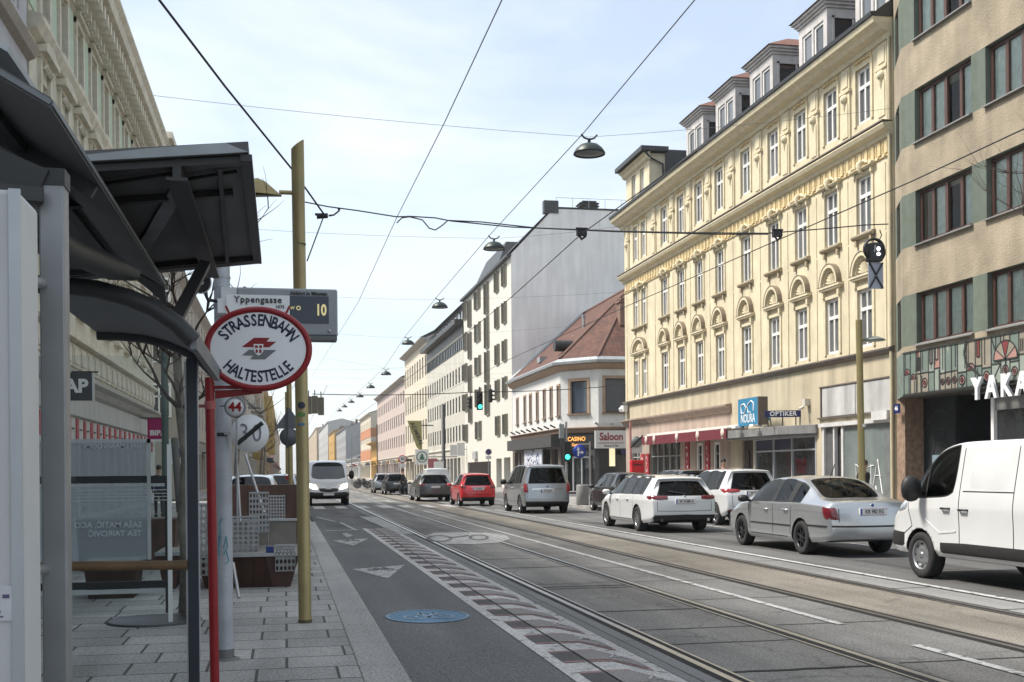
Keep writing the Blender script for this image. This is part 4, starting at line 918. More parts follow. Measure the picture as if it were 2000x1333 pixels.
# tall white block with shutters and the big blank gable wall
WB = mat('ivory_render', (.6, .585, .52), .85, amt=.04); GAB = mat('grey_gable_render', (.8, .785, .76), .9, amt=.08, scale=.4, streak=.1)
SH = mat('olive_shutters', (.23, .215, .17), .6, amt=.1)
wb = building('apartment_block', 19.5, 123.2, 'tall ivory block with olive shutters and a huge blank grey gable wall', cat='building')
LB = 26.7
rowsZ = [(18.35, 1.75), (15.0, 1.75), (11.6, 1.75), (8.3, 1.75), (5.0, 1.7)]
cols = {'a': (123.2-99.3, 1.25), 'b': (123.2-102.9, 1.25), 'd': (123.2-113.6, 2.6), 'f': (123.2-121.7, 1.5)}
holes = []
for z, h in rowsZ:
    for k, (x, wd) in cols.items(): holes.append((x-wd/2, x+wd/2, z, z+h))
for z in (17.1, 13.75, 10.4, 7.2): holes.append((123.2-109.1, 123.2-107.5, z, z+2.9))
for z in (17.1, 13.7, 10.2, 6.9): holes.append((123.2-119.2, 123.2-117.9, z, z+2.7))
lows = [(1.9, 16.0, .2, 2.6), (18.9, 21.6, .1, 2.8), (22.7, 25.7, .1, 2.85)]
w = MB(); w.wall(0, LB, 4.0, 20.6, holes, .3); w.wall(0, LB, 0, 4.0, lows, 1.0); w.build('wall', WB, wb)
gb_ = MB(); gb_.poly([(LB, 0, 0), (LB, 14, 0), (LB, 14, 24.7), (LB, 4.0, 24.7), (LB, 3.6, 24.4), (LB, 0, 20.6)]); gb_.build('gable_wall', GAB, wb)
m = MB(); m.add([(-.1, -.35, 20.55), (LB+.12, -.35, 20.55), (LB+.12, 3.8, 24.85), (-.1, 3.8, 24.85), (LB+.12, 14, 24.85), (-.1, 14, 24.85)], [(0, 1, 2, 3), (3, 2, 4, 5)]); m.box(-.1, LB+.12, -.4, 0, 20.4, 20.62); m.build('roof', ROOFD, wb)
m = MB(); m.box(LB-.6, LB+.1, 3.0, 4.3, 24.3, 25.4); m.build('penthouse', ROOFD, wb)
m = MB(); m.add([(3, .6, 21.2), (17, .6, 21.2), (17, 6, 21.2), (3, 6, 21.2), (4.5, 1.8, 24.0), (15.5, 1.8, 24.0), (15.5, 6, 24.0), (4.5, 6, 24.0)], [(0, 1, 5, 4), (1, 2, 6, 5), (4, 5, 6, 7), (0, 4, 7, 3)]); m.build('mansard', ROOFD, wb)
m = MB(); m.box(LB-2.2, LB-.7, 6.7, 8.0, 24.9, 25.7); 
for k in range(3): m.box(LB-2.2, LB-.7, 6.45, 8.25, 24.95+k*.25, 25.05+k*.25)
m.build('air_handling_unit', M['black'], wb)
m = MB()
for k in range(7): m.cyl(LB-.4, 4.2+k*1.5, 24.8, 25.8, .02, 5)
m.tube([(LB-.4, 4.2, 25.8), (LB-.4, 13.2, 25.8)], .02, 5); m.build('roof_railing', M['galv'], wb)
for (a, b, c, d) in holes:
    m = MB(); m.quad((a, .2, c), (b, .2, c), (b, .2, d), (a, .2, d)); wo = m.build('window', M['panedark'], wb)
    m = MB(); m.box((a+b)/2-.03, (a+b)/2+.03, .14, .19, c, d); 
    for s, e in ((a, -1), (b, 1)):
        m.box(s+e*.02, s+e*.26, -.08, -.02, c-.05, d+.05); m.box(s-.02, s+.02, -.26, -.02, c-.05, d+.05)
    m.box(a-.05, b+.05, -.12, .05, c-.1, c-.05); m.build('shutter', SH, wo)
m = MB()
for a, b, c, d in lows: m.quad((a, .9, c), (b, .9, c), (b, .9, d), (a, .9, d))
m.build('entrance_recess', mat('recess_grey', (.14, .14, .14), .8), wb)
m = MB(); m.box(2.0, 15.5, .1, .2, .3, 2.6); m.build('shop_glazing', M['panedark'], wb)
m = MB(); m.box(6.5, 8.5, -.25, 0, 2.9, 3.7); m.build('shop_sign', mat('pale_sign', (.4, .4, .4), .5), wb)

# stone block with the dark projecting storey
ST = mat('pale_stone', (.5, .48, .42), .8, amt=.08, scale=.6, streak=.05)
sb = town('office_block', 123.3, 156, 16.9, 'pale stone office block with a dark overhanging top storey', ST, [5.1, 8.4, 11.7], 14, roofh=0, win=(1.1, 1.8), win_fm='black', eave=.1)
m = MB(); m.box(0, 32.7, -1.0, 6, 18.0, 18.5); m.box(0, 32.7, -.1, 6, 16.9, 18.0); m.build('overhang', M['black'], sb)
m = MB(); m.box(0, 32.7, -.05, 6, 15.3, 16.95)
m.build('dark_glazing_band', M['panedark'], sb)
m = MB()
for k in range(24): m.box(.3+k*1.4, .45+k*1.4, -.12, 0, 15.3, 16.95)
m.build('facade_fins', M['dark'], sb)
m = MB(); m.box(0, 32.7, .6, 6, 18.5, 20.4); m.build('upper_storey', mat('upper_grey', (.2, .2, .2), .6), sb)
m = MB()
for k in range(12): m.box(1+k*2.7, 2.6+k*2.7, .5, .6, 18.8, 20.1)
m.build('upper_windows', M['pane'], sb)
m = MB(); m.add([(0, .0, 20.4), (32.7, 0, 20.4), (32.7, 5, 22.6), (0, 5, 22.6)], [(0, 1, 2, 3)]); m.poly([(32.7, 0, 20.4), (32.7, 8, 20.4), (32.7, 5, 22.6)]); m.build('roof', ROOFD, sb)
m = MB(); m.box(16.2, 17.4, -.3, 0, 3, 10); m.build('facade_pylon', mat('pylon_grey', (.14, .14, .15), .6), sb)
CR = mat('cream_render', (.6, .54, .43), .85, amt=.06); 
town('townhouse', 156.2, 186, 20.4, 'cream townhouse with tall ochre window bays and a grey mansard roof', CR, [6.2, 10.8, 15.2], 9, win=(1.5, 2.9), roofh=3.4, eave=.9, frames=False, bandm=mat('cornice_grey', (.4, .38, .33), .8), side=mat('side_white', (.62, .6, .56), .85))
PK = mat('pink_render', (.5, .415, .375), .85, amt=.06)
town('townhouse', 186.2, 243, 17.3, 'long pale pink townhouse row with a light grey cornice', PK, [6.0, 9.6, 13.2], 14, win=(1.6, 2.0), roofh=3.0, eave=.8, frames=False, bandm=mat('cornice_grey', (.4, .38, .33), .8), side=mat('pink_side', (.52, .44, .41), .85))
OR_ = mat('orange_render', (.5, .22, .11), .85, amt=.06)
ob = town('townhouse', 262, 298, 15.4, 'townhouse banded in orange and cream stripes', CR, [5.6, 8.8, 12.0], 6, win=(1.5, 1.7), roofh=2.0, eave=.6, frames=False)
m = MB(); m.box(0, 36.05, -.05, 0, 9.9, 12.0); m.box(0, 36.05, -.05, 0, 4.6, 7.0); m.box(-.05, 0, -.05, 12, 4.6, 7.0); m.box(36, 36.06, 0, 3, 9.9, 12); m.box(36, 36.06, 0, 3, 4.6, 7.0); m.build('orange_band', OR_, ob)
town('townhouse', 244, 261.5, 8.2, 'low ochre house with a dark sloping roof between taller houses', mat('ochre_render', (.55, .34, .1), .85), [5], 6, win=(1.3, 1.7), roofh=2.4, eave=1.2, frames=False)
town('townhouse', 304, 370, 5.6, 'low white single-storey house with a long grey roof', SWH, [], 8, roofh=3, eave=.8, frames=False)
town('townhouse', 372, 440, 16.5, 'tall townhouse with a blank pale gable facing the viewer', mat('grey_lilac', (.33, .335, .34), .85), [5.5, 8.8, 12], 12, roofh=2, frames=False)
yb = town('townhouse', 442, 500, 18, 'bright saffron yellow townhouse farther down the street', mat('saffron_render', (.5, .3, .07), .85), [5.5, 9, 12.5], 9, roofh=1.5, frames=False, X=18.8)
town('townhouse', 502, 640, 24, 'far grey-white townhouse with black window details', mat('far_white', (.42, .42, .41), .85), [6, 10, 14, 18], 20, roofh=1.5, frames=False, X=18.6)
town('townhouse', 642, 900, 27, 'farthest sand-coloured townhouse closing the street', mat('sand_render', (.4, .31, .21), .85), [6, 10, 14, 18, 22], 17, roofh=1, frames=False, X=17.5)

# ================================================================== buildings, left side
GB = mat('ornate_grey_green', (.54, .53, .43), .85, amt=.12, scale=2, streak=.1); GBR = mat('ornate_stone', (.56, .53, .44), .85, amt=.15, scale=3, streak=.1); LG = mat('pale_green_plaster', (.42, .52, .4), .85, amt=.08)
LW = mat('left_shop_white', (.5, .5, .49), .7, amt=.06, streak=.1)
lb = building('apartment_house', -6.8, 32.9, 'ornate grey-green corner house with heavy bracketed cornice and shops', cat='house', rot=PI/2)
LL = 29.3; wxs2 = [1.9+k*2.84 for k in range(10)]
w = MB(); holes = [(x-.55, x+.55, z, z+h) for z, h in ((7.1, 2.1), (10.9, 2.1), (14.75, 1.9)) for x in wxs2]
w.wall(0, LL, 4.6, 17.4, holes, .3); w.quad((LL, 0, 0), (LL, 12, 0), (LL, 12, 18.6), (LL, 0, 18.6)); w.quad((0, 0, 0), (0, 12, 0), (0, 12, 18.6), (0, 0, 18.6)); w.build('wall', GB, lb)
for x in wxs2:
    for z, h in ((7.1, 2.1), (10.9, 2.1), (14.75, 1.9)): window(lb, x, z, 1.1, h, y=.2)
sm = MB()
for s in (-1, 1): sm.box(s*.55, s*.78, -.1, .01, -.1, 2.6)
sm.box(-.85, .85, -.12, .01, 2.6, 2.72); sm.box(-.95, .95, -.3, .01, 2.72, 2.9); sm.box(-.8, .8, -.2, .01, -.22, -.08)
sm.prism([(-.95, 2.9), (.95, 2.9), (0, 3.35)], -.25, .01)
for k in range(5): sm.tube([(-.5+k*.25, -.1, 2.35), (-.4+k*.2, -.16, 2.5)], [.05, .07], 6)
sme = sm.mesh('window_surround', GBR); sm2 = MB()
for s in (-1, 1): sm2.box(s*.55, s*.78, -.1, .01, -.1, 2.5)
sm2.box(-.95, .95, -.25, .01, 2.5, 2.66); sm2.box(-.78, .78, -.12, .01, 2.3, 2.5); sm2.box(-.8, .8, -.2, .01, -.22, -.08); sm2e = sm2.mesh('window_surround', GBR)
for x in wxs2: link_mesh('window_surround', sme, lb, (x, 0, 10.9)); link_mesh('window_surround', sme, lb, (x, 0, 7.1)); link_mesh('window_surround', sm2e, lb, (x, 0, 14.75), scale=(1, 1, .86))
pl = MB(); pl.box(-.42, .42, -.04, .01, 14.6, 16.9); ple = pl.mesh('green_panel', LG)
for x in [a+1.42 for a in wxs2]+[.45]: link_mesh('green_panel', ple, lb, (x, 0, 0))
m = MB(); profile_band(m, 0, LL+.3, [(0, 13.85), (-.2, 13.95), (-.35, 14.2), (-.35, 14.3), (0, 14.4)]); m.build('string_course', GBR, lb)
m = MB(); profile_band(m, 0, LL+.5, [(0, 16.95), (-.1, 17.0), (-.1, 17.1), (-.2, 17.15), (-.2, 17.2), (0, 17.25)]); m.build('architrave', GBR, lb)
m = MB(); profile_band(m, -.3, LL+.9, [(0, 17.5), (-.5, 17.9), (-.95, 18.0), (-1.0, 18.35), (-1.15, 18.5), (-1.15, 18.62), (0, 18.8), (6, 19.6)]); m.build('cornice', GBR, lb)
bk = MB(); bk.box(-.14, .14, -.8, .01, 17.45, 17.9); bk.box(-.11, .11, -.45, .01, 17.05, 17.45); bk.box(.2, .5, -.3, .01, 17.1, 17.6); bke = bk.mesh('bracket', GBR)
x = .4
while x < LL: link_mesh('bracket', bke, lb, (x, 0, 0)); x += .72
m = MB(); m.box(LL-2.9, LL+.9, -1.35, 1, 18.62, 18.95); m.build('corner_cornice', GBR, lb)
# balustrade-like panels above the shop cornice
bp = MB(); bp.box(-.6, .6, -.08, .01, 0, .75); bp.box(-.45, .45, -.12, -.08, .12, .62); bpe = bp.mesh('parapet_panel', GBR)
for k in range(21): link_mesh('parapet_panel', bpe, lb, (.8+k*1.38, 0, 5.15), scale=(1, 1, .95))
m = MB(); profile_band(m, 0, LL+.2, [(0, 5.95), (-.25, 6.0), (-.25, 6.1), (0, 6.15)]); m.build('sill_course', GBR, lb)
g = MB(); g.wall(0, LL, 0, 4.6, [(x_, x_+1.5, .2, 2.65) for x_ in [1+k*2.05 for k in range(13)]], .4, y=-.05); g.build('shop_wall', LW, lb)
m = MB(); profile_band(m, 0, LL+.1, [(-.05, 4.3), (-.2, 4.4), (-.3, 4.6), (-.5, 4.7), (-.5, 4.8), (0, 4.95)]); m.build('shop_cornice', mat('grey_cornice', (.36, .35, .33), .7), lb)
m = MB(); mb_ = MB(); mr = MB()
for k in range(13): x_ = 1+k*2.05; m.quad((x_, .3, .2), (x_+1.5, .3, .2), (x_+1.5, .3, 2.65), (x_, .3, 2.65))
m.build('shop_glazing', M['panedark'], lb)
for k in range(20):
    x_ = .6+k*1.42; mr.box(x_, x_+.42, -.09, -.045, 2.75, 3.45); mb_.box(x_+.75, x_+1.0, -.1, -.045, 3.1, 3.14)
mr.build('red_wall_posters', mat('poster_rose', (.42, .06, .08), .6, amt=.3, scale=5), lb); mb_.build('wall_clips', M['black'], lb)
m = MB(); m.box(0, LL, -.1, -.05, 3.5, 3.56); m.build('shop_trim', M['dark'], lb)
# nearer lilac-grey house
LIL = mat('lilac_grey_render', (.42, .425, .45), .85, amt=.05, streak=.06)
ll = building('apartment_house', -6.8, -13.7, 'plain lilac-grey rendered house at the left edge', cat='house', rot=PI/2)
w = MB(); hs = [(x, x+1.1, z, z+1.9) for z in (6.2, 10.4, 13.9) for x in [1.5+k*3.3 for k in range(14)]]
w.wall(0, 46.4, 0, 16.9, hs, .2); w.quad((46.4, 0, 0), (46.4, 12, 0), (46.4, 12, 18), (46.4, 0, 18)); w.quad((0, 0, 0), (0, 12, 0), (0, 12, 18), (0, 0, 18)); w.build('wall', LIL, ll)
for a, b, c, d in hs: window(ll, (a+b)/2, c, b-a, d-c, 'double')
m = MB(); profile_band(m, 0, 46.45, [(0, 12.9), (-.2, 13.0), (-.3, 13.25), (0, 13.35)]); profile_band(m, 0, 46.4, [(0, 4.1), (-.2, 4.2), (-.2, 4.3), (0, 4.35)]); m.build('string_course', mat('beige_course', (.3, .27, .23), .8), ll)
m = MB(); profile_band(m, 0, 46.5, [(0, 16.9), (-.5, 17.1), (-.7, 17.4), (0, 17.5), (6, 20), (12, 17)]); m.build('cornice', GBR, ll)
m = MB(); rr = random.Random(4)
for k in range(14): a = 30+k*1.15; z = 7.2+rr.random()*4; m.box(a, a+.22, -.02, 0, z, z+.22)
m.build('patched_plaster', mat('patch_white', (.5, .5, .52), .8), ll)
# beyond the side street
BG = mat('beige_render', (.36, .32, .27), .85, amt=.06); town('townhouse', 74.5, 112, 14.5, 'beige townhouse across the side street behind the bare tree', BG, [5.2, 8.6, 12.0], 11, X=-6.7, left=True, win=(1.1, 1.8), roofh=3, side=BG)  # one even beige render on the front and side walls
# windows in its side wall facing the crossing
r_ = COL.objects[-1]
sidew = [o for o in COL.objects if o.get('label') == 'beige townhouse across the side street behind the bare tree'][0]
sm_ = MB()
for z in (5.3, 8.8, 12.0):
    for y_ in (1.1, 3.9, 6.7):
        f = MB(); 
        for bx in ((y_-.75, y_-.6, z-.1, z+2.1), (y_+.6, y_+.75, z-.1, z+2.1), (y_-.6, y_+.6, z+1.95, z+2.1), (y_-.6, y_+.6, z-.1, z+.0), (y_-.05, y_+.05, z, z+1.95), (y_-.6, y_+.6, z+1.2, z+1.3)): f.box(-.08, 0, bx[0], bx[1], bx[2], bx[3])
        fo = f.build('window', M['winwhite'], sidew); MB().quad((-.03, y_-.6, z), (-.03, y_+.6, z), (-.03, y_+.6, z+1.95), (-.03, y_-.6, z+1.95)).build('pane', M['panedark'], fo)
WH_ = mat('left_white_render', (.5, .48, .44), .85, amt=.06)
w2 = town('townhouse', 112.5, 150, 11.6, 'white townhouse with grey balconies down the left side', WH_, [5.2, 8.6], 11, X=-3.6, left=True, win=(1.2, 1.8), roofh=2.2)
m = MB()
for z in (5.0, 8.4):
    for k in range(4): m.box(3+k*9, 6.5+k*9, -1.2, 0, z-.15, z); m.box(3+k*9, 6.5+k*9, -1.2, -1.15, z, z+1)
m.build('balconies', mat('balcony_grey', (.3, .3, .3), .6), w2)
w3 = town('townhouse', 150.5, 205, 12.6, 'cream townhouse with yellow oriel bays on the left side', mat('left_cream', (.52, .42, .3), .85), [5.2, 8.6], 16, X=-2.7, left=True, win=(1.2, 1.8), roofh=3, frames=False)
m = MB()
for k in range(5): m.box(4+k*10.5, 6.6+k*10.5, -1.1, 0, 4.8, 12.0)
m.build('oriel_bays', mat('oriel_yellow', (.5, .38, .16), .8), w3)
town('townhouse', 206, 290, 13, 'pinkish townhouse on the far left side', mat('left_pink', (.5, .36, .3), .85), [5.2, 8.6], 18, X=-2.6, left=True, frames=False)
town('townhouse', 291, 420, 16, 'grey townhouse on the far left side', mat('left_grey2', (.42, .41, .38), .85), [5.2, 8.6, 12.0], 20, X=-2.8, left=True, frames=False)
town('townhouse', 421, 640, 18, 'farthest cream townhouse on the left side', mat('left_cream', (.52, .42, .3)), [5.2, 8.6, 12.0], 24, X=-3, left=True, frames=False)

# wall of the white townhouse that faces the viewer: windows and a balcony
m = MB()
for z in (5.2, 8.6):
    for y_ in (.9, 2.6): m.box(-.06, 0, y_-.5, y_+.5, z, z+1.7)
    m.box(-.9, 0, .3, 3.2, z-.2, z-.05); m.box(-.9, -.86, .3, 3.2, z-.05, z+.9)
m.build('gable_windows', mat('balcony_grey', (.3, .3, .3)), w2)
# more shopfront dark bands with small signs, low along both far rows
rr = random.Random(17)
for b_ in [o for o in COL.objects if o.get('category') == 'building' and o.name.startswith('townhouse')]:
    L_ = max((Vector(v).x for ch_ in b_.children if ch_.name.startswith('ground_floor') for v in ch_.bound_box), default=20); x = 2.0
    while x < L_-3:
        w_ = rr.uniform(1.5, 3.5); m = MB(); m.box(x, x+w_, -.28 if rr.random() < .5 else -1.0, 0, 3.3, 3.3+rr.uniform(.3, .7)); m.build('shop_fascia', [mat('fascia_a', (.04, .04, .045), .6), mat('fascia_b', (.3, .05, .05), .6), mat('fascia_c', (.4, .38, .33), .6), mat('fascia_d', (.05, .09, .16), .6), mat('fascia_e', (.3, .2, .05), .6)][rr.randrange(5)], b_); x += w_+rr.uniform(1.5, 7)
    for k in range(rr.randint(2, 4)):
        H_ = max((Vector(v).z for ch_ in b_.children if ch_.name.startswith('cornice') for v in ch_.bound_box), default=12); cx = rr.uniform(1, max(2, L_-1)); m = MB(); m.box(cx-.5, cx+.5, 3.5, 4.3, H_, H_+rr.uniform(2.2, 3.6)); m.build('chimney', mat('chimney_brick', (.2, .12, .09)), b_)
# ================================================================== vehicles
def car_paint(name, col, metal=0.0, rough=.35):
    """paint outside, dark lining inside (the inner face of the same panel)"""
    if name in MATS: return MATS[name]
    m = mat(name, col, rough, metal, amt=.03, scale=2, coat=.8); nt = m.node_tree; b = nt.nodes['Principled BSDF']; out = nt.nodes['Material Output']
    g = nt.nodes.new('ShaderNodeNewGeometry'); d = nt.nodes.new('ShaderNodeBsdfDiffuse'); d.inputs[0].default_value = (.02, .02, .02, 1); mx_ = nt.nodes.new('ShaderNodeMixShader')
    nt.links.new(g.outputs['Backfacing'], mx_.inputs[0]); nt.links.new(b.outputs[0], mx_.inputs[1]); nt.links.new(d.outputs[0], mx_.inputs[2]); nt.links.new(mx_.outputs[0], out.inputs[0])
    return m
def car_glass(name, tint):
    return clear_glass(name, tint)
CG = car_glass('car_glass_tinted', (.16, .18, .18)); CGL = car_glass('car_glass_light', (.5, .55, .54))
TRIM = mat('car_black_trim', (.014, .014, .015), .55, amt=.1); LAMP = mat('tail_lamp_red', (.13, .005, .01), .12, amt=0, coat=1); LAMPB = mat('tail_lamp_bright', (.3, .01, .015), .15, amt=0, coat=1)
TYRE = mat('tyre', (.02, .02, .021), .85, amt=.15); RIMS = mat('alloy_silver', (.42, .43, .45), .3, .8, amt=.1); RIMD = mat('alloy_dark', (.05, .05, .055), .35, .6, amt=.1)
PLT = mat('plate_white', (.7, .7, .7), .4, amt=0); PLB = mat('plate_blue', (.02, .06, .3), .4, amt=0); CHR = mat('chrome', (.6, .6, .6), .12, 1, amt=0)

def solid_mesh(bm_or_mesh, mods):
    o = bpy.data.objects.new('tmp', bm_or_mesh); COL.objects.link(o)
    for f in mods: f(o)
    bpy.context.view_layer.update()
    me = bpy.data.meshes.new_from_object(o.evaluated_get(bpy.context.evaluated_depsgraph_get())); bpy.data.objects.remove(o); return me

_wheels = {}
def wheel_meshes(r, wd, style, spokes):
    k = (r, wd, style, spokes)
    if k in _wheels: return _wheels[k]
    X = Matrix.Rotation(PI/2, 4, 'Y')       # lathe axis -> x ; outer face at +x
    t = MB(); rr_ = r*.66
    t.lathe([(rr_, -wd/2), (r*.93, -wd/2), (r*.985, -wd*.42), (r, -wd*.3), (r, wd*.3), (r*.985, wd*.42), (r*.93, wd/2), (rr_, wd/2), (rr_*.97, wd*.4), (rr_*.97, -wd*.4), (rr_, -wd/2)], 32, M=X)
    f = MB(); ri = rr_*.985
    f.lathe([(ri, -wd*.45), (ri, wd*.46), (ri*.93, wd*.47), (ri*.9, wd*.36)], 28, 0, X)
    f.lathe([(0, wd*.05), (ri*.93, wd*.05)], 20, 1, X); f.lathe([(0, wd*.44), (ri*.2, wd*.42), (ri*.24, wd*.3)], 14, 0, X)
    if style == 'steel':
        f.lathe([(ri*.2, wd*.38), (ri*.5, wd*.44), (ri*.62, wd*.3), (ri*.9, wd*.34)], 26, 0, X)
        for i in range(8): a = 2*PI*i/8; f.lathe([(0, .0), (ri*.09, 0)], 8, 1, Matrix.Translation((wd*.345, ri*.76*math.cos(a), ri*.76*math.sin(a))) @ X)
    else:
        for i in range(spokes):
            a = 2*PI*i/spokes; c, s = math.cos(a), math.sin(a); w0, w1 = ri*.085, ri*(.11 if style == 'thick' else .055)
            def P(rad, off, xx): return (xx, rad*c-off*s, rad*s+off*c)
            f.add([P(ri*.15, -w0, wd*.42), P(ri*.15, w0, wd*.42), P(ri*.94, w1, wd*.4), P(ri*.94, -w1, wd*.4), P(ri*.15, -w0, wd*.25), P(ri*.15, w0, wd*.25), P(ri*.94, w1, wd*.3), P(ri*.94, -w1, wd*.3)],
                  [(0, 1, 2, 3), (0, 4, 5, 1), (1, 5, 6, 2), (2, 6, 7, 3), (3, 7, 4, 0)], 0)
    rm = {'dark': RIMD}.get(style, RIMS)
    if style == 'darkthick': rm = RIMD
    _wheels[k] = (t.mesh('wheel', TYRE), f.mesh('rim', [rm, TRIM])); return _wheels[k]

COLF = [-1, -.87, -.34, .34, .87, 1]
def car(name, S, loc, rz, label, group='cars and vans on the road', cat='car'):
    """S: dict of stations [(y, z_sill, z_belt, z_roof, w_low, w_belt, w_roof, crown)], y from the rear bumper forwards"""
    root = empty(name, loc, rz); tag(root, label, cat, group)
    st = S['st']; NY = len(st); NK = 6; NC = len(COLF)
    rdy = S.get('rear', [.04, 0, 0, .06, .12, .3]); fdy = S.get('front', [-.06, 0, 0, -.08, -.2, -.25]); bow = S.get('bow', .1); fbow = S.get('fbow', .3)
    grid = {}; verts = []; faces = []; mi = []
    def W_(j, k):
        y, zs, zb, zr, wl, wb, wr, cr_ = st[j]
        return [wl*.93, wl*.99, wl*.985, wl*1.0, wb, wr][k]
    def Z_(j, k):
        y, zs, zb, zr, wl, wb, wr, cr_ = st[j]
        return [zs, zs+.1, zs+(zb-zs)*.5, zs+(zb-zs)*.82, zb, zr][k]
    def vert(j, k, i):
        key = (j, k, i)
        if key in grid: return grid[key]
        y = st[j][0]; w = W_(j, k); fr = COLF[i]; x = w*fr; z = Z_(j, k)
        if k == NK-1: z += st[j][7]*(1-fr*fr)
        if j == 0: y += rdy[k]-bow*(1-abs(fr)**3)+bow*.0
        if j == NY-1: y += fdy[k]+fbow*(1-abs(fr)**3)
        if j == 1: y -= bow*.5*(1-fr*fr) if k == NK-1 and not S.get('flat') else 0
        grid[key] = len(verts); verts.append((x, y, z)); return grid[key]
    side_g = S['side_glass']       # list of station spans (j) with glass between k=4 and 5
    top_g = S['top_glass']
    def addf(v, m): faces.append(v); mi.append(m)
    for j in range(NY-1):
        for k in range(NK-1):
            m = 1 if (k == 4 and j in side_g) else 0
            if k == 0 and S.get('black_sill'): m = 2
            if k == 1 and j in S.get('clad', ()): m = 2
            if k == 4 and j not in side_g and min(side_g) < j < max(side_g): m = 2
            addf((vert(j, k, 0), vert(j, k+1, 0), vert(j+1, k+1, 0), vert(j+1, k, 0)), m)
            addf((vert(j, k, NC-1), vert(j+1, k, NC-1), vert(j+1, k+1, NC-1), vert(j, k+1, NC-1)), m)
        for i in range(NC-1):
            m = 1 if (j in top_g and 0 < i < NC-2) else 0
            if j in S.get('black_roof', ()): m = 2 if m == 0 else m
            addf((vert(j, NK-1, i), vert(j, NK-1, i+1), vert(j+1, NK-1, i+1), vert(j+1, NK-1, i)), m)
            addf((vert(j, 0, i), vert(j+1, 0, i), vert(j+1, 0, i+1), vert(j, 0, i+1)), 2)
    for k in range(NK-1):
        for i in range(NC-1):
            m = 1 if (S.get('rear_glass') and k == 4 and 0 < i < NC-2) else 0
            if k in S.get('rear_black', (0,)): m = 2
            addf((vert(0, k, i), vert(0, k, i+1), vert(0, k+1, i+1), vert(0, k+1, i)), m)
            m = 2 if k in S.get('front_black', (0,)) else 0
            addf((vert(NY-1, k, i), vert(NY-1, k+1, i), vert(NY-1, k+1, i+1), vert(NY-1, k, i+1)), m)
    me = bpy.data.meshes.new('body'); me.from_pydata(verts, [], faces)
    paint = S['paint']
    for m_ in (paint, CG, TRIM): me.materials.append(m_)
    me.polygons.foreach_set('material_index', mi); me.polygons.foreach_set('use_smooth', [True]*len(mi))
    bm = bmesh.new(); bm.from_mesh(me); bmesh.ops.recalc_face_normals(bm, faces=bm.faces)
    cl = bm.edges.layers.float.new('crease_edge')
    inv = {v: k for k, v in grid.items()}
    bm.verts.ensure_lookup_table()
    for e in bm.edges:
        a, b = inv[e.verts[0].index], inv[e.verts[1].index]
        c = 0
        if a[1] == b[1] == 0: c = .6
        if a[1] == b[1] == 4: c = S.get('belt_crease', .5)
        if a[1] == b[1] == 3: c = S.get('shoulder', .55)
        if a[1] == b[1] == 1: c = .35
        if a[1] == b[1] == 0 and 0 == a[0] == b[0]: c = .3
        if a[0] == b[0] and a[0] in (0,) and a[1] != b[1] and a[2] == b[2] and a[2] in (0, NC-1): c = S.get('corner_crease', .3)
        if a[0] == b[0] == 0 and a[1] == b[1] == NK-1: c = .5
        ms = {f.material_index for f in e.link_faces}
        if 1 in ms and len(ms) > 1: c = max(c, .75)
        if a[1] == b[1] == NK-1 and a[2] == b[2] and a[2] in (0, NC-1): c = max(c, S.get('roof_crease', .35))
        e[cl] = c
    bm.to_mesh(me); bm.free()
    # wheel arches
    r = S['wheel'][0]; wd = S['wheel'][1]; ax = S['axles']
    cut = MB()
    for y in ax:
        for s in (-1, 1):
            xa = s*(st[3][4]-.34); xb = s*(st[3][4]+.3); n = 28; vs = []
            for xx in (xa, xb):
                for q in range(n): t = 2*PI*q/n; vs.append((xx, y+(r+.055)*math.cos(t), r+(r+.055)*math.sin(t)))
            cut.add(vs, [tuple(range(n))[::-1], tuple(range(n, 2*n))]+[(q, (q+1) % n, n+(q+1) % n, n+q) for q in range(n)], 2)
    cme = cut.mesh('cut', [paint, CG, TRIM]); co = bpy.data.objects.new('cut', cme); COL.objects.link(co)
    def sub(o): m_ = o.modifiers.new('s', 'SUBSURF'); m_.levels = 3; m_.render_levels = 3
    def boo(o): m_ = o.modifiers.new('b', 'BOOLEAN'); m_.object = co; m_.operation = 'DIFFERENCE'; m_.solver = 'EXACT'
    me2 = solid_mesh(me, [sub, boo]); bpy.data.objects.remove(co)
    # split off the glazing, add a black seal round it
    bm = bmesh.new(); bm.from_mesh(me2)
    full = BVHTree.FromBMesh(bm)
    gf = [f for f in bm.faces if f.material_index == 1]
    if gf:
        ret = bmesh.ops.inset_region(bm, faces=gf, thickness=.022, depth=0, use_boundary=True, use_even_offset=True)
        for f in ret['faces']: f.material_index = 2
    body = bm.copy()
    bmesh.ops.delete(body, geom=[f for f in body.faces if f.material_index == 1], context='FACES')
    bme = bpy.data.meshes.new('body'); body.to_mesh(bme); body.free(); [bme.materials.append(m_) for m_ in (paint, CG, TRIM)]
    link_mesh('body', bme, root)
    bmesh.ops.delete(bm, geom=[f for f in bm.faces if f.material_index != 1], context='FACES')
    # islands of glass become separate windows
    done = set(); bm.faces.ensure_lookup_table(); n_ = 0
    glassm = S.get('glass', CG)
    for f0 in bm.faces:
        if f0.index in done: continue
        stack = [f0]; isl = []
        done.add(f0.index)
        while stack:
            f = stack.pop(); isl.append(f)
            for e in f.edges:
                for g in e.link_faces:
                    if g.index not in done: done.add(g.index); stack.append(g)
        if len(isl) < 4: continue
        vm = {}; vs = []; fs = []
        for f in isl:
            ix = []
            for v in f.verts:
                if v.index not in vm: vm[v.index] = len(vs); vs.append(v.co-v.normal*.004)
                ix.append(vm[v.index])
            fs.append(ix)
        cy = sum(v.y for v in vs)/len(vs); cxm = sum(v.x for v in vs)/len(vs)
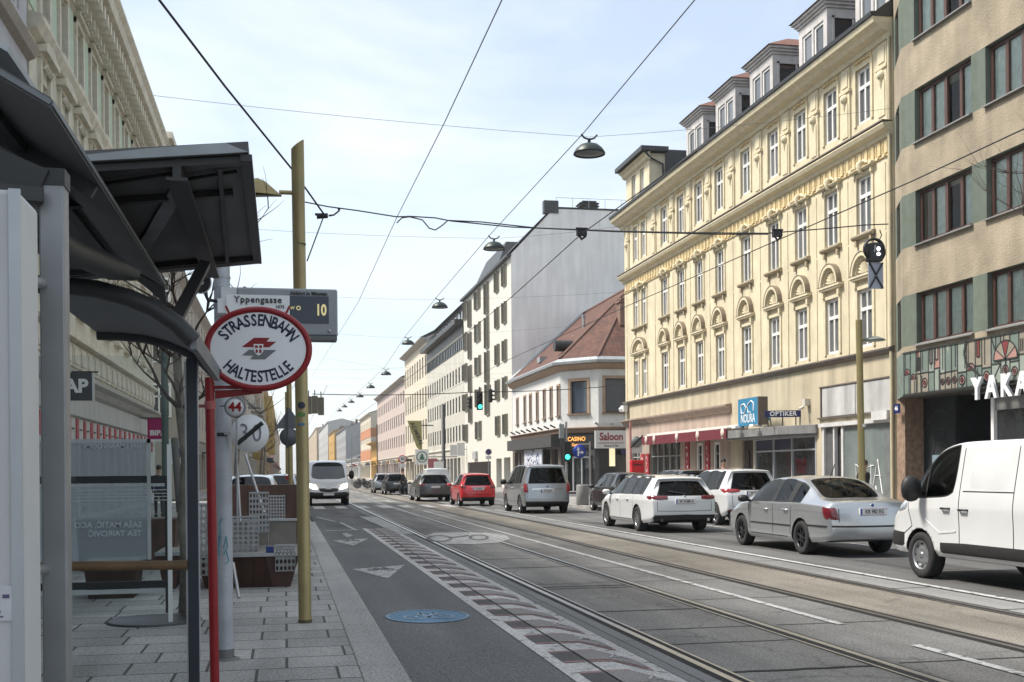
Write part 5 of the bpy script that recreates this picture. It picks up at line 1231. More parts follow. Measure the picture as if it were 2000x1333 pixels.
        nm = 'side_window' if abs(cxm) > .3 else ('rear_window' if cy < st[-1][0]/2 else 'windscreen')
        gm = bpy.data.meshes.new(nm); gm.from_pydata([tuple(v) for v in vs], [], fs); gm.materials.append(glassm if nm == 'side_window' and not S.get('dark_side') else (S.get('rear_glass_mat') or CG) if nm != 'windscreen' else CGL); gm.polygons.foreach_set('use_smooth', [True]*len(fs)); link_mesh(nm, gm, root)
    bm.free()
    # wheels
    tm, rm_ = wheel_meshes(r, wd, S['wheel'][2], S['wheel'][3])
    for y in ax:
        for s in (-1, 1):
            w_ = link_mesh('wheel', tm, root, (s*(st[3][4]-wd/2-.015), y, r), (0, 0, 0 if s > 0 else PI)); link_mesh('rim', rm_, w_)
    # interior
    it = MB(); zf = .42; zbelt = st[3][2]
    it.box(-.62, .62, ax[0]-.3, ax[1]-.2, .3, zf)
    seats = S.get('seats', (ax[0]+.35, ax[0]+1.35))
    for q, y in enumerate(seats):
        for x in ((-.35, .35) if q else (-.42, 0, .42)):
            hw = .24 if q else .2
            it.box(x-hw, x+hw, y-.05, y+.42, zf, zf+.18); it.prism([(x-hw, zf+.1), (x+hw, zf+.1), (x+hw*.8, zbelt+.12), (x-hw*.8, zbelt+.12)], y-.14, y-.02)
            it.box(x-.12, x+.12, y-.16, y-.07, zbelt+.12, zbelt+.32)
    it.box(-.66, .66, ax[1]-.75, ax[1]-.3, zf, zbelt-.02)
    it.build('interior', M['interior'], root)
    # drawing on the body: everything is laid on the surface
    def near(p, off=.004):
        l, nrm, _, _ = full.find_nearest(Vector(p)); return l+nrm*off, nrm
    def shot(o, d, off=.004):
        h = full.ray_cast(Vector(o), Vector(d)); 
        return (h[0]+h[1]*off, h[1]) if h[0] else (None, None)
    def patch(nm, rows, m_, off=.012, n=8, parent=None):
        """rows: two polylines (lower, upper) of equal length, laid on the body"""
        lo, up = rows; vs = []; L_ = []
        def samp(pl, t):
            t *= len(pl)-1; i = min(int(t), len(pl)-2); return Vector(pl[i]).lerp(Vector(pl[i+1]), t-i)
        nu, nv = n, 4
        for b in range(nv+1):
            for a in range(nu+1):
                p = samp(lo, a/nu).lerp(samp(up, a/nu), b/nv); edge = a in (0, nu) or b in (0, nv); vs.append(near(p, -.004 if edge else off)[0])
        fs = [(b*(nu+1)+a, b*(nu+1)+a+1, (b+1)*(nu+1)+a+1, (b+1)*(nu+1)+a) for b in range(nv) for a in range(nu)]
        pm = MB(); pm.add(vs, fs, smooth=True); return pm.build(nm, m_, parent or root)
    def seam(pts, nm='door_seam', w=.008, m_=None, off=.0015, proud=0):
        sm = MB(); P = []
        for a, b in zip(pts, pts[1:]):
            a, b = Vector(a), Vector(b); k = max(2, int((b-a).length/.06))
            for q in range(k): P.append(near(a.lerp(b, q/k), off+proud))
        P.append(near(pts[-1], off+proud)); vs = []
        for i, (p, nn) in enumerate(P):
            d = (P[min(i+1, len(P)-1)][0]-P[max(i-1, 0)][0]).normalized(); s_ = d.cross(nn).normalized()*w; vs += [p-s_, p+s_]
        if proud:
            base = len(vs); vs2 = [v - P[i//2][1]*proud*1.4 for i, v in enumerate(vs)]; fs = [(2*i, 2*i+1, 2*i+3, 2*i+2) for i in range(len(P)-1)]+[(2*i, 2*i+2, base+2*i+2, base+2*i) for i in range(len(P)-1)]+[(2*i+1, base+2*i+1, base+2*i+3, 2*i+3) for i in range(len(P)-1)]; vs += vs2
        else: fs = [(2*i, 2*i+1, 2*i+3, 2*i+2) for i in range(len(P)-1)]
        sm.add(vs, fs); return sm.build(nm, m_ or TRIM, root)
    S['_h'] = (root, near, shot, patch, seam)
    hw = st[3][4]
    for pts in S.get('seams', ()):
        for s in (-1, 1): seam([(s*hw*1.02, y, z) for y, z in pts])
    for (y, z) in S.get('handles', ()):
        for s in (-1, 1):
            p, nn = near((s*hw*1.02, y, z), 0); h = MB(); x_ = p.x
            h.box(x_-.008, x_+.0, y-.1, y+.1, z-.022, z+.018) if False else h.tube([(x_-s*.01, y-.1, z), (x_+s*.035, y-.07, z), (x_+s*.035, y+.07, z), (x_-s*.01, y+.1, z)], .016, 6)
            h.build('door_handle', S.get('handle_mat', paint), root)
    my, mz = S['mirror']
    for s in (-1, 1):
        mb_ = MB(); x0 = s*(W_(S.get('mirror_j', 8), 4)-.03)
        ms_ = S.get('mirror_size', (.12, .09, .075))
        mb_.lathe([(0.001, -1), (.6, -.86), (.92, -.5), (1, 0), (.95, .4), (.72, .78), (.001, .95)], 14, M=Matrix.Translation((x0+s*(ms_[0]+.05), my, mz)) @ Matrix.Diagonal((ms_[0], ms_[1], ms_[2], 1)) @ Matrix.Rotation(s*PI/2, 4, 'Y'))
        mo = mb_.build('wing_mirror', S.get('mirror_mat', paint), root); a_ = MB(); a_.tube([(x0-s*.04, my+.02, mz-.06), (x0+s*.1, my, mz-.03)], .03, 6); a_.build('mirror_arm', TRIM, mo)
    if 'plate' in S:
        pz, ptxt = S['plate']; p, nn = shot((0, -2, pz), (0, 1, 0), 0)
        if p:
            y_ = p.y-.02; m_ = MB(); m_.box(-.26, .26, y_-.012, y_+.05, pz-.06, pz+.06); po_ = m_.build('number_plate', PLT, root)
            m_ = MB(); m_.box(-.26, -.222, y_-.0145, y_-.012, pz-.058, pz+.058); m_.box(-.22, .26, y_-.0145, y_-.012, pz+.053, pz+.06, 1); m_.box(-.22, .26, y_-.0145, y_-.012, pz-.06, pz-.053, 1); m_.build('plate_band', [PLB, LAMPB], po_)
            if ptxt: text(ptxt, .1, M['black'], po_, (.02, y_-.0155, pz), bold=.02, extrude=.001, sx=.8)
    return root
def taillamp(S, lo, up, nm='tail_lamp', m_=None, off=.014):
    root, near, shot, patch, seam = S['_h']
    for s in (-1, 1): patch(nm, ([(s*x, y, z) for x, y, z in lo], [(s*x, y, z) for x, y, z in up]), m_ or LAMP, off)
def badge(S, z, r=.035):
    root, near, shot, patch, seam = S['_h']; p, nn = shot((0, -2, z), (0, 1, 0), 0)
    b = MB(); q = nn.to_track_quat('Z', 'Y').to_matrix().to_4x4(); b.lathe([(0, .012), (r*.7, .01), (r*.75, .006)], 14, 1, Matrix.Translation(p) @ q); b.lathe([(r*.75, .012), (r, .01), (r, -.004)], 16, 0, Matrix.Translation(p) @ q); b.build('emblem', [CHR, PLB], root)

# -------- silver saloon
pS = car_paint('paint_silver_warm', (.46, .48, .5), .7, .26)
SUP = dict(paint=pS, st=[
 # y, zsill, zbelt, zroof, wlow, wbelt, wroof, crown
 (0.00, .30, .90, .985, .80, .80, .70, .02), (.22, .27, .93, 1.015, .86, .83, .72, .02), (.62, .24, .95, 1.03, .88, .86, .70, .02), (1.02, .22, .955, 1.26, .882, .865, .63, .035),
 (1.42, .21, .955, 1.385, .882, .865, .60, .045), (1.58, .21, .95, 1.41, .882, .865, .595, .05), (2.18, .21, .945, 1.43, .882, .865, .60, .05), (2.27, .21, .945, 1.43, .882, .865, .60, .05),
 (2.95, .21, .94, 1.385, .882, .86, .60, .045), (3.35, .21, .935, 1.18, .88, .855, .65, .035), (3.72, .22, .925, .975, .875, .85, .72, .03), (4.35, .24, .82, .865, .86, .80, .70, .03), (4.74, .28, .68, .74, .78, .70, .60, .02)],
 side_glass=(3, 5, 7, 8), top_glass=(2, 3, 8, 9), rear=[.05, .0, .0, .03, .05, .07], bow=.13, fbow=.12, wheel=(.315, .21, 'darkthick', 7), axles=(1.02, 3.82), mirror=(3.38, 1.0), mirror_j=9, mirror_mat=TRIM, glass=CGL, rear_glass_mat=CGL,
 seams=[[(1.45, .35), (1.4, .9)], [(2.22, .3), (2.22, .93)], [(3.33, .3), (3.42, .9)], [(1.55, .3), (3.3, .3)]], handles=[(1.62, .82), (2.52, .81)], plate=(.82, 'KR 982 EG'), handle_mat=pS, rear_black=())
sup = car('saloon_car', SUP, (9.42+.89, 19.61-1.02+.0, 0), 0, 'silver saloon car with dark alloy wheels in front of the white van')
taillamp(SUP, [(.60, .0, .66), (.74, .02, .66), (.88, .14, .68)], [(.66, .05, .93), (.78, .08, .94), (.87, .22, .94)])
badge(SUP, .93); SUP['_h'][4]([(-.88, 1.45, .52), (-.88, 3.3, .52)], 'side_moulding', .014, TRIM, proud=.008); SUP['_h'][4]([(.88, 1.45, .52), (.88, 3.3, .52)], 'side_moulding', .014, TRIM, proud=.008)
SUP['_h'][4]([(-.9, .8, .56), (-.86, .2, .56), (-.5, -.1, .56), (0, -.16, .56), (.5, -.1, .56), (.86, .2, .56), (.9, .8, .56)], 'bumper_strip', .016, TRIM, proud=.01)
SUP['_h'][4]([(-.62, -.02, .64), (-.62, .03, .93)], 'boot_seam'); SUP['_h'][4]([(.62, -.02, .64), (.62, .03, .93)], 'boot_seam')
m = MB(); m.tube([(0, 1.5, 1.45), (0, 1.32, 1.68)], .009, 5); m.build('aerial', TRIM, sup)

# -------- white estate
pW = car_paint('paint_white', (.64, .65, .66), 0, .22)
EST = dict(paint=pW, st=[
 (0.00, .30, .93, 1.30, .85, .83, .60, .03), (.22, .26, .955, 1.385, .90, .87, .60, .03), (.62, .23, .96, 1.41, .93, .9, .62, .04), (.92, .21, .96, 1.42, .935, .9, .63, .04),
 (1.02, .21, .96, 1.43, .935, .9, .635, .045), (1.62, .21, .955, 1.44, .935, .9, .64, .045), (1.72, .21, .955, 1.44, .935, .9, .64, .045), (2.5, .21, .95, 1.44, .935, .895, .64, .045), (2.6, .21, .95, 1.44, .935, .895, .64, .045),
 (3.1, .21, .945, 1.40, .93, .89, .635, .04), (3.55, .21, .935, 1.17, .93, .885, .68, .03), (3.95, .22, .92, .97, .92, .87, .74, .03), (4.5, .25, .82, .86, .9, .82, .7, .03), (4.92, .3, .68, .73, .8, .72, .6, .02)],
 side_glass=(2, 4, 6, 8, 9), top_glass=(9, 10), rear_glass=True, rear=[.06, 0, 0, .02, .06, .42], bow=.12, fbow=.12, wheel=(.33, .22, 'silver', 10), axles=(1.08, 3.98), mirror=(3.55, 1.0), mirror_j=10,
 seams=[[(1.45, .35), (1.4, .92)], [(2.55, .3), (2.55, .93)], [(3.5, .3), (3.6, .9)], [(1.5, .3), (3.5, .3)]], handles=[(1.85, .84), (2.8, .83)], plate=(.86-.06, 'W 31686 A'), rear_black=(0,), handle_mat=pW, dark_side=False, glass=CG)
est = car('estate_car', EST, (9.02+.93, 28.33-1.08, 0), 0, 'white estate car with roof rails and silver wheels, ahead of the silver saloon')
taillamp(EST, [(.42, -.05, .84), (.68, -.02, .82), (.9, .12, .84), (.92, .3, .88)], [(.42, .0, .96), (.68, .02, .96), (.86, .14, .965), (.9, .4, .95)])
badge(EST, .93, .03)
for s in (-1, 1): EST['_h'][4]([(s*.62, .55, 1.46), (s*.645, 1.6, 1.5), (s*.64, 2.9, 1.48)], 'roof_rail', .018, CHR, proud=.04)
EST['_h'][4]([(-.8, 0, .4), (0, -.15, .4), (.8, 0, .4)], 'rear_diffuser', .06, TRIM, proud=.012)
for s in (-1, 1): m = MB(); m.tube([(s*.62, -.08, .33), (s*.62, .1, .33)], .04, 10); m.build('exhaust_tip', CHR, est)

# -------- white compact MPV parked by the kerb
MPV = dict(paint=pW, st=[
 (0.00, .34, 1.0, 1.5, .82, .80, .58, .03), (.2, .28, 1.02, 1.555, .86, .84, .585, .04), (.5, .25, 1.02, 1.57, .88, .86, .6, .04), (.75, .23, 1.01, 1.58, .882, .865, .61, .045),
 (.95, .23, 1.0, 1.585, .882, .865, .615, .045), (1.62, .23, .985, 1.59, .882, .865, .62, .045), (1.72, .23, .985, 1.59, .882, .865, .62, .045), (2.45, .23, .975, 1.56, .88, .86, .615, .04), (2.95, .23, .97, 1.32, .88, .855, .66, .03),
 (3.4, .24, .96, 1.03, .875, .84, .72, .03), (3.8, .27, .86, .92, .85, .78, .68, .03), (4.1, .32, .7, .76, .76, .7, .6, .02)],
 side_glass=(2, 4, 6, 7), top_glass=(7, 8), rear_glass=True, rear=[.08, 0, 0, .05, .1, .34], bow=.12, fbow=.1, wheel=(.315, .2, 'silver', 5), axles=(.78, 3.4), mirror=(2.95, 1.05), mirror_j=8,
 seams=[[(1.2, .35), (1.2, .95)], [(1.67, .3), (1.67, .95)], [(2.85, .3), (2.9, .9)]], handles=[(1.35, .9), (2.0, .88)], plate=(.93, 'W 58263'), handle_mat=pW)
mpv = car('compact_mpv', MPV, (12.12+.88, 30.67-.78, 0), 0, 'white compact people carrier with a slim aerial, parked near the kerb behind the silver saloon')
taillamp(MPV, [(.40, -.02, .98), (.62, .0, .93), (.85, .12, .92), (.9, .35, 1.0)], [(.40, .04, 1.03), (.62, .06, 1.06), (.84, .16, 1.08), (.88, .5, 1.08)], m_=LAMPB)
taillamp(MPV, [(.5, -.04, .42), (.65, -.02, .42), (.78, .04, .42)], [(.5, -.04, .48), (.65, -.02, .48), (.78, .04, .48)], 'bumper_reflector'); badge(MPV, 1.07, .04)
m = MB(); m.tube([(0, .75, 1.6), (0, .6, 1.78)], .008, 5); m.build('aerial', TRIM, mpv)

# -------- silver van-based people carrier
pK = car_paint('paint_silver_cool', (.36, .38, .4), .7, .26)
KAN = dict(paint=pK, st=[
 (0.00, .34, 1.12, 1.72, .86, .85, .68, .03), (.14, .28, 1.13, 1.79, .9, .89, .70, .04), (.5, .25, 1.13, 1.81, .92, .905, .715, .045), (.8, .23, 1.12, 1.82, .925, .91, .72, .045),
 (.95, .23, 1.12, 1.82, .925, .91, .72, .045), (1.75, .23, 1.11, 1.82, .925, .91, .72, .045), (1.86, .23, 1.11, 1.82, .925, .91, .72, .045), (2.8, .23, 1.09, 1.78, .925, .905, .70, .045), (3.35, .23, 1.08, 1.48, .92, .9, .74, .04),
 (3.75, .24, 1.06, 1.12, .915, .88, .77, .04), (4.15, .27, .95, 1.0, .9, .82, .72, .03), (4.45, .32, .75, .8, .8, .74, .64, .02)],
 side_glass=(2, 4, 6, 7), top_glass=(7, 8), rear_glass=True, rear=[.08, 0, .02, .04, .07, .2], bow=.07, fbow=.1, wheel=(.33, .21, 'silver', 5), axles=(.78, 3.5), mirror=(3.25, 1.18), mirror_j=8, mirror_mat=TRIM, mirror_size=(.13, .1, .11), roof_crease=.5, corner_crease=.5,
 seams=[[(1.0, .35), (.95, 1.08)], [(1.8, .3), (1.8, 1.08)], [(3.2, .3), (3.25, 1.0)], [(.95, 1.0), (1.8, 1.0)]], handles=[(1.65, .98), (2.1, .97)], plate=(.86, 'W 20518'), handle_mat=pK)
kan = car('people_carrier', KAN, (8.72+.92, 41.97-.78, 0), 0, 'silver boxy people carrier with tall dark rear window, driving away behind the red hatchback')
taillamp(KAN, [(.72, -.03, .78), (.83, .0, .78), (.92, .1, .8)], [(.76, .0, 1.16), (.84, .03, 1.18), (.9, .12, 1.18)], m_=LAMPB); badge(KAN, 1.03, .045)
KAN['_h'][4]([(-.6, -.05, .93), (0, -.07, .93), (.6, -.05, .93)], 'tailgate_strip', .022, CHR, proud=.012)

# -------- red hatchback
pR = car_paint('paint_red', (.55, .012, .02), 0, .28)
HAT = dict(paint=pR, st=[
 (0.00, .32, .95, 1.40, .80, .78, .56, .03), (.18, .27, .97, 1.45, .83, .81, .57, .04), (.45, .24, .97, 1.47, .845, .825, .585, .045), (.7, .22, .96, 1.48, .847, .83, .59, .045),
 (.85, .22, .955, 1.49, .847, .83, .6, .045), (1.45, .22, .945, 1.5, .847, .83, .6, .045), (1.54, .22, .945, 1.5, .847, .83, .6, .045), (2.25, .22, .93, 1.46, .845, .825, .595, .04), (2.7, .22, .92, 1.25, .845, .82, .63, .035),
 (3.1, .23, .91, .97, .84, .81, .68, .03), (3.5, .26, .82, .87, .82, .75, .64, .03), (3.8, .32, .68, .73, .72, .66, .56, .02)],
 side_glass=(2, 4, 6, 7), top_glass=(7, 8), rear_glass=True, rear=[.07, 0, 0, .05, .1, .32], bow=.12, fbow=.1, wheel=(.3, .19, 'silver', 5), axles=(.68, 3.19), mirror=(2.7, .98), mirror_j=8,
 seams=[[(1.05, .35), (1.0, .9)], [(1.5, .3), (1.5, .92)], [(2.6, .3), (2.65, .88)]], handles=[(1.2, .84), (1.85, .83)], plate=(.8, 'W 40763'), handle_mat=pR)
hat = car('hatchback', HAT, (7.87+.86, 51.95-.68, 0), 0, 'small bright red hatchback driving away between the grey estate and the silver people carrier')
taillamp(HAT, [(.52, -.02, .82), (.68, .0, .8), (.84, .12, .82)], [(.58, .05, 1.0), (.7, .07, 1.02), (.82, .18, 1.02)]); HAT['_h'][4]([(-.35, -.03, .89), (.35, -.03, .89)], 'tailgate_strip', .015, CHR, proud=.01)

# -------- dark grey estate
pG = car_paint('paint_dark_grey', (.085, .088, .09), .4, .35); EG = dict(EST); EG['paint'] = pG; EG['plate'] = (.8, ''); EG['handle_mat'] = pG; EG['st'] = [(a, b, c+.03, d+.06, e, f, g, h) for a, b, c, d, e, f, g, h in EST['st']]
eg = car('estate_car', EG, (6.96+.93, 61.2-1.08, 0), 0, 'dark grey estate car farthest along the moving queue, ahead of the red hatchback')
taillamp(EG, [(.52, -.04, .84), (.7, -.02, .84), (.9, .12, .86)], [(.52, .0, .98), (.7, .02, .98), (.87, .14, .98)])

# -------- dark SUV and more cars parked behind the white estate
pB = car_paint('paint_black', (.018, .019, .022), .3, .3)
SUV = dict(MPV); SUV['paint'] = pB; SUV['handle_mat'] = pB; SUV['plate'] = (.93, ''); SUV['mirror_mat'] = pB
suv = car('parked_car', SUV, (12.75+.88, 35.6, 0), 0, 'black parked car hidden behind the white estate, only its roof and window line showing', group='cars parked along the right kerb')
SV2 = dict(MPV); SV2['paint'] = pK; SV2['handle_mat'] = pK; SV2['plate'] = (.93, '')
bl2 = car('parked_car', dict(HAT, paint=pB, handle_mat=pB, plate=(.8, '')), (12.9, 40.6, 0), 0, 'black car with a pale headlamp, half hidden by the nose of the white estate', group='cars parked along the right kerb')

# -------- panel vans
def van(name, S, loc, rz, label): return car(name, S, loc, rz, label, cat='van')
TRA = dict(paint=pW, st=[
 (0.00, .42, 1.18, 1.86, .95, .94, .80, .03), (.1, .36, 1.19, 1.93, .97, .96, .82, .04), (.7, .34, 1.19, 1.95, .975, .965, .83, .04), (1.3, .34, 1.19, 1.95, .975, .965, .83, .04), (2.0, .34, 1.19, 1.95, .975, .965, .83, .04), (2.9, .34, 1.19, 1.95, .975, .965, .83, .04),
 (3.08, .34, 1.19, 1.945, .975, .965, .83, .04), (3.22, .34, 1.18, 1.94, .975, .965, .83, .04), (3.75, .34, 1.16, 1.88, .975, .96, .80, .04), (4.12, .34, 1.15, 1.55, .975, .955, .84, .04), (4.45, .34, 1.14, 1.22, .97, .945, .86, .04),
 (4.78, .35, 1.04, 1.10, .955, .9, .82, .03), (5.02, .36, .84, .9, .88, .82, .72, .02)],
 glass=CGL, side_glass=(7, 8, 9), top_glass=(8, 9), rear=[.02, 0, 0, .02, .03, .06], bow=.04, fbow=.1, wheel=(.335, .215, 'steel', 8), axles=(1.0, 4.1), mirror=(4.05, 1.3), mirror_j=9, mirror_mat=TRIM, mirror_size=(.15, .1, .19), clad=(), roof_crease=.5, belt_crease=.25,
 seams=[[(3.12, .42), (3.12, 1.9)], [(4.3, .75), (4.42, 1.1)], [(1.95, .4), (1.95, 1.9)], [(1.95, 1.28), (3.05, 1.28)], [(4.55, .62), (4.3, .75)]], handles=[(3.0, 1.02), (3.42, 1.03)], handle_mat=TRIM, seats=(3.3, 3.35))
tra = van('panel_van', TRA, (9.0+.975, 14.85-4.1, 0), 0, 'white panel van with black lower trim and steel wheels, nearest vehicle at the right edge')
_, near_, shot_, patch_, seam_ = TRA['_h']
for s in (-1, 1):
    patch_('side_cladding', ([(s*.99, 1.5, .36), (s*.99, 3.0, .36), (s*.99, 3.62, .36)], [(s*.99, 1.5, .58), (s*.99, 3.0, .58), (s*.99, 3.6, .56)]), TRIM, .012, 16)
    patch_('side_panel_pressing', ([(s*.99, 2.05, 1.27), (s*.99, 2.5, 1.27), (s*.99, 2.95, 1.3)], [(s*.9, 2.05, 1.86), (s*.9, 2.5, 1.86), (s*.9, 2.9, 1.86)]), pW, .014, 14)
    patch_('headlamp', ([(s*.9, 4.7, .92), (s*.95, 4.55, .95), (s*.97, 4.42, 1.0)], [(s*.88, 4.66, 1.06), (s*.93, 4.55, 1.08), (s*.95, 4.44, 1.1)]), mat('headlamp_clear', (.35, .37, .4), .08, .3, amt=.3, scale=20, coat=1), .012)
    patch_('bumper_end', ([(s*.8, 5.0, .4), (s*.95, 4.85, .4), (s*.99, 4.5, .4)], [(s*.8, 5.0, .68), (s*.95, 4.85, .68), (s*.99, 4.5, .66)]), TRIM, .014)
    seam_([(s*.97, 3.95, 1.17), (s*.9, 3.98, 1.6)], 'quarter_pillar', .02, TRIM, proud=.004)
    seam_([(s*.99, 3.2, .72), (s*.99, 3.6, .68), (s*.99, 3.95, .86), (s*.99, 4.05, 1.1)], 'door_crease', .01, pW, proud=.006)
# oncoming van: face to the viewer
DUC = dict(paint=pW, st=[
 (0.00, .42, 1.25, 2.1, .98, .97, .9, .03), (.1, .36, 1.26, 2.17, 1.0, .99, .92, .04), (1.0, .34, 1.26, 2.2, 1.02, 1.0, .93, .04), (2.0, .34, 1.26, 2.2, 1.02, 1.0, .93, .04), (2.9, .34, 1.26, 2.2, 1.02, 1.0, .93, .04), (3.0, .34, 1.26, 2.2, 1.02, 1.0, .93, .04),
 (3.6, .34, 1.25, 2.16, 1.02, 1.0, .92, .05), (3.8, .34, 1.24, 2.1, 1.02, 1.0, .93, .05), (4.55, .34, 1.22, 1.32, 1.02, .98, .93, .05), (4.8, .35, 1.05, 1.12, 1.0, .93, .85, .04), (5.0, .38, .9, .95, .95, .88, .8, .03)],
 side_glass=(6, 7), top_glass=(7,), rear=[.02, 0, 0, .02, .03, .06], bow=.04, fbow=.08, wheel=(.34, .22, 'steel', 8), axles=(1.0, 4.15), mirror=(4.2, 1.5), mirror_j=7, mirror_mat=TRIM, mirror_size=(.14, .1, .22), front_black=(0, 1), roof_crease=.4, seats=(3.2, 3.25),
 seams=[[(3.0, .42), (3.0, 2.1)]], handles=[(3.2, 1.05)], handle_mat=TRIM)
p_ = onG(642, 988); duc = van('panel_van', DUC, (p_.x, p_.y+4.9, 0), PI, 'white oncoming panel van with glowing headlights and black bumper')
_, near_, shot_, patch_, seam_ = DUC['_h']
HL = mat('headlight_lit', (1.0, .9, .65), .2, amt=0, emit=5)
for s in (-1, 1):
    patch_('headlight', ([(s*.5, 5.05, .86), (s*.72, 5.0, .86), (s*.93, 4.85, .92)], [(s*.55, 4.98, 1.0), (s*.74, 4.92, 1.06), (s*.93, 4.75, 1.14)]), HL, .02)
patch_('windscreen', ([(-.86, 4.6, 1.36), (-.4, 4.75, 1.34), (.4, 4.75, 1.34), (.86, 4.6, 1.36)], [(-.8, 4.0, 1.98), (-.4, 4.1, 2.02), (.4, 4.1, 2.02), (.8, 4.0, 1.98)]), M['panedark'], .012, 16)
patch_('bumper', ([(-.98, 4.85, .4), (-.8, 5.0, .38), (0, 5.15, .36), (.8, 5.0, .38), (.98, 4.85, .4)], [(-.98, 4.8, .66), (-.8, 5.0, .68), (0, 5.15, .66), (.8, 5.0, .68), (.98, 4.8, .66)]), TRIM, .03, 16)
patch_('grille', ([(-.46, 5.1, .68), (0, 5.15, .66), (.46, 5.1, .68)], [(-.5, 5.0, .98), (0, 5.05, 1.0), (.5, 5.0, .98)]), TRIM, .02)
m = MB(); m.box(-.13, .13, 5.1, 5.16, .8, .9); m.build('emblem', CHR, duc); m = MB(); m.box(-.26, .26, 5.1, 5.17, .5, .61); m.build('number_plate', PLT, duc)
for S_, wz, wl_ in ((EST, .72, 1.02), (MPV, .66, 1.1), (KAN, .78, 1.2), (HAT, .64, 1.02)):
    _, near_, shot_, patch_, seam_ = S_['_h']
    seam_([(.02, -.05, wl_), (-.3, .0, wl_+.06), (-.42, .02, wl_+.1)], 'rear_wiper', .012, TRIM, proud=.02)
    for s in (-1, 1): seam_([(s*wz, -.05, .55), (s*wz, .0, .85), (s*wz*.97, .05, 1.15)], 'tailgate_seam', .007)
    seam_([(-wz, -.06, .56), (0, -.1, .55), (wz, -.06, .56)], 'tailgate_seam', .007)
# cars and a van parked far down on the right
far = [(u, v, pm_, lb_) for u, v, pm_, lb_ in ((752, 964, pK, 'silver parked car nearest the cycle racks far down the street'), (775, 967, pB, 'dark parked car beside the pedestrian far down the street'))]
for u, v, pm_, lb_ in far:
    p_ = onG(u, v); car('parked_car', dict(HAT, paint=pm_, handle_mat=pm_, plate=(.8, '')), (p_.x, p_.y, 0), 0, lb_, group='cars parked far down the right side')
p_ = onG(832, 975); KV = dict(KAN, paint=pW, handle_mat=pW, plate=(.86, '')); car('delivery_van', dict(KV, side_glass=(6, 7), rear_glass=False), (9.9, 74, 0), 0, 'white delivery van roof showing behind the dark grey estate', cat='van')
# on the left behind the wooden planters
for (x, y, pm_, lb_) in ((-.95, 36, pW, 'white car roof showing above the brown planter wall, nearer one'), (-.25, 47, pK, 'silver car roof showing above the brown planter wall, farther one')):
    car('parked_car', dict(SUP, paint=pm_, handle_mat=pm_, mirror_mat=pm_, plate=(.8, '')), (x, y, .1), PI, lb_, group='cars behind the planters')
# ================================================================== tram stop, left foreground
ZP_ = .1
DK = mat('shelter_dark_metal', (.05, .05, .05), .5, .3, amt=.15, scale=2); DKP = mat('shelter_dark_panel', (.13, .13, .128), .6, .2, amt=.15, scale=1.5, streak=.1); GREY = mat('shelter_grey_metal', (.2, .21, .22), .5, .5, amt=.12, scale=3); PALE = mat('pale_enamel', (.56, .565, .56), .45, amt=.05, streak=.05)
def plate(mb, pts, off):
    """flat panel with thickness: pts a polygon, off a vector"""
    n = len(pts); off = Vector(off); vs = [Vector(p) for p in pts]+[Vector(p)+off for p in pts]
    mb.add(vs, [tuple(range(n)), tuple(range(2*n-1, n-1, -1))]+[(i, (i+1) % n, n+(i+1) % n, n+i) for i in range(n)])
def bar(mb, a, b, w, h, up=(0, 0, 1)):
    a, b = Vector(a), Vector(b); d = (b-a).normalized(); s = d.cross(Vector(up)).normalized()*w/2; t = s.cross(d).normalized()*h/2
    mb.add([a-s-t, a+s-t, a+s+t, a-s+t, b-s-t, b+s-t, b+s+t, b-s+t], [(0, 3, 2, 1), (4, 5, 6, 7), (0, 1, 5, 4), (1, 2, 6, 5), (2, 3, 7, 6), (3, 0, 4, 7)])
# advertising light box
ab = empty('advertising_box', (-1.0, 2.7, ZP_)); tag(ab, 'pale grey poster light box with a torn sticker at the far left edge', 'advertising box')
xr = onY(38, 600, 2.6).x; zt = onY(38, 370, 2.6).z-ZP_
b = MB(); b.box(xr+1.0-1.35, xr+1.0, -.1, .1, .25, zt); b.build('casing', PALE, ab, bevel=.012)
b = MB(); b.box(xr+1.0-.02, xr+1.0+.004, -.105, -.098, .25, zt); b.box(xr+1-1.35, xr+1-.09, -.106, -.1, zt-.09, zt-.08); b.build('frame', M['alu'], ab)
b = MB(); b.box(xr+.25, xr+.4, -.05, .05, 0, .25); b.box(xr-.25, xr-.1, -.05, .05, 0, .25); b.build('foot', GREY, ab)
st_ = MB(); xs = onY(40, 1180, 2.595).x+1.0; z0, z1 = onY(20, 1216, 2.595).z-ZP_, onY(20, 1138, 2.595).z-ZP_
st_.poly([(xs-.13, -.1045, z0), (xs-.002, -.1045, z0+.004), (xs-.004, -.1045, z1-.012), (xs-.03, -.1045, z1-.006), (xs-.05, -.1045, z1), (xs-.13, -.1045, z1-.01)]); so_ = st_.build('sticker', mat('sticker_white', (.6, .6, .62), .7, amt=.1, scale=20), ab)
pr = MB(); rr = random.Random(2)
for k in range(16): a_ = xs-rr.uniform(.02, .12); c_ = rr.uniform(z0+.01, z1-.02); pr.box(a_, a_+rr.uniform(.004, .018), -.1056, -.1046, c_, c_+rr.choice((.003, .008)))
pr.build('sticker_print', mat('print_violet', (.12, .1, .2), .7), so_)
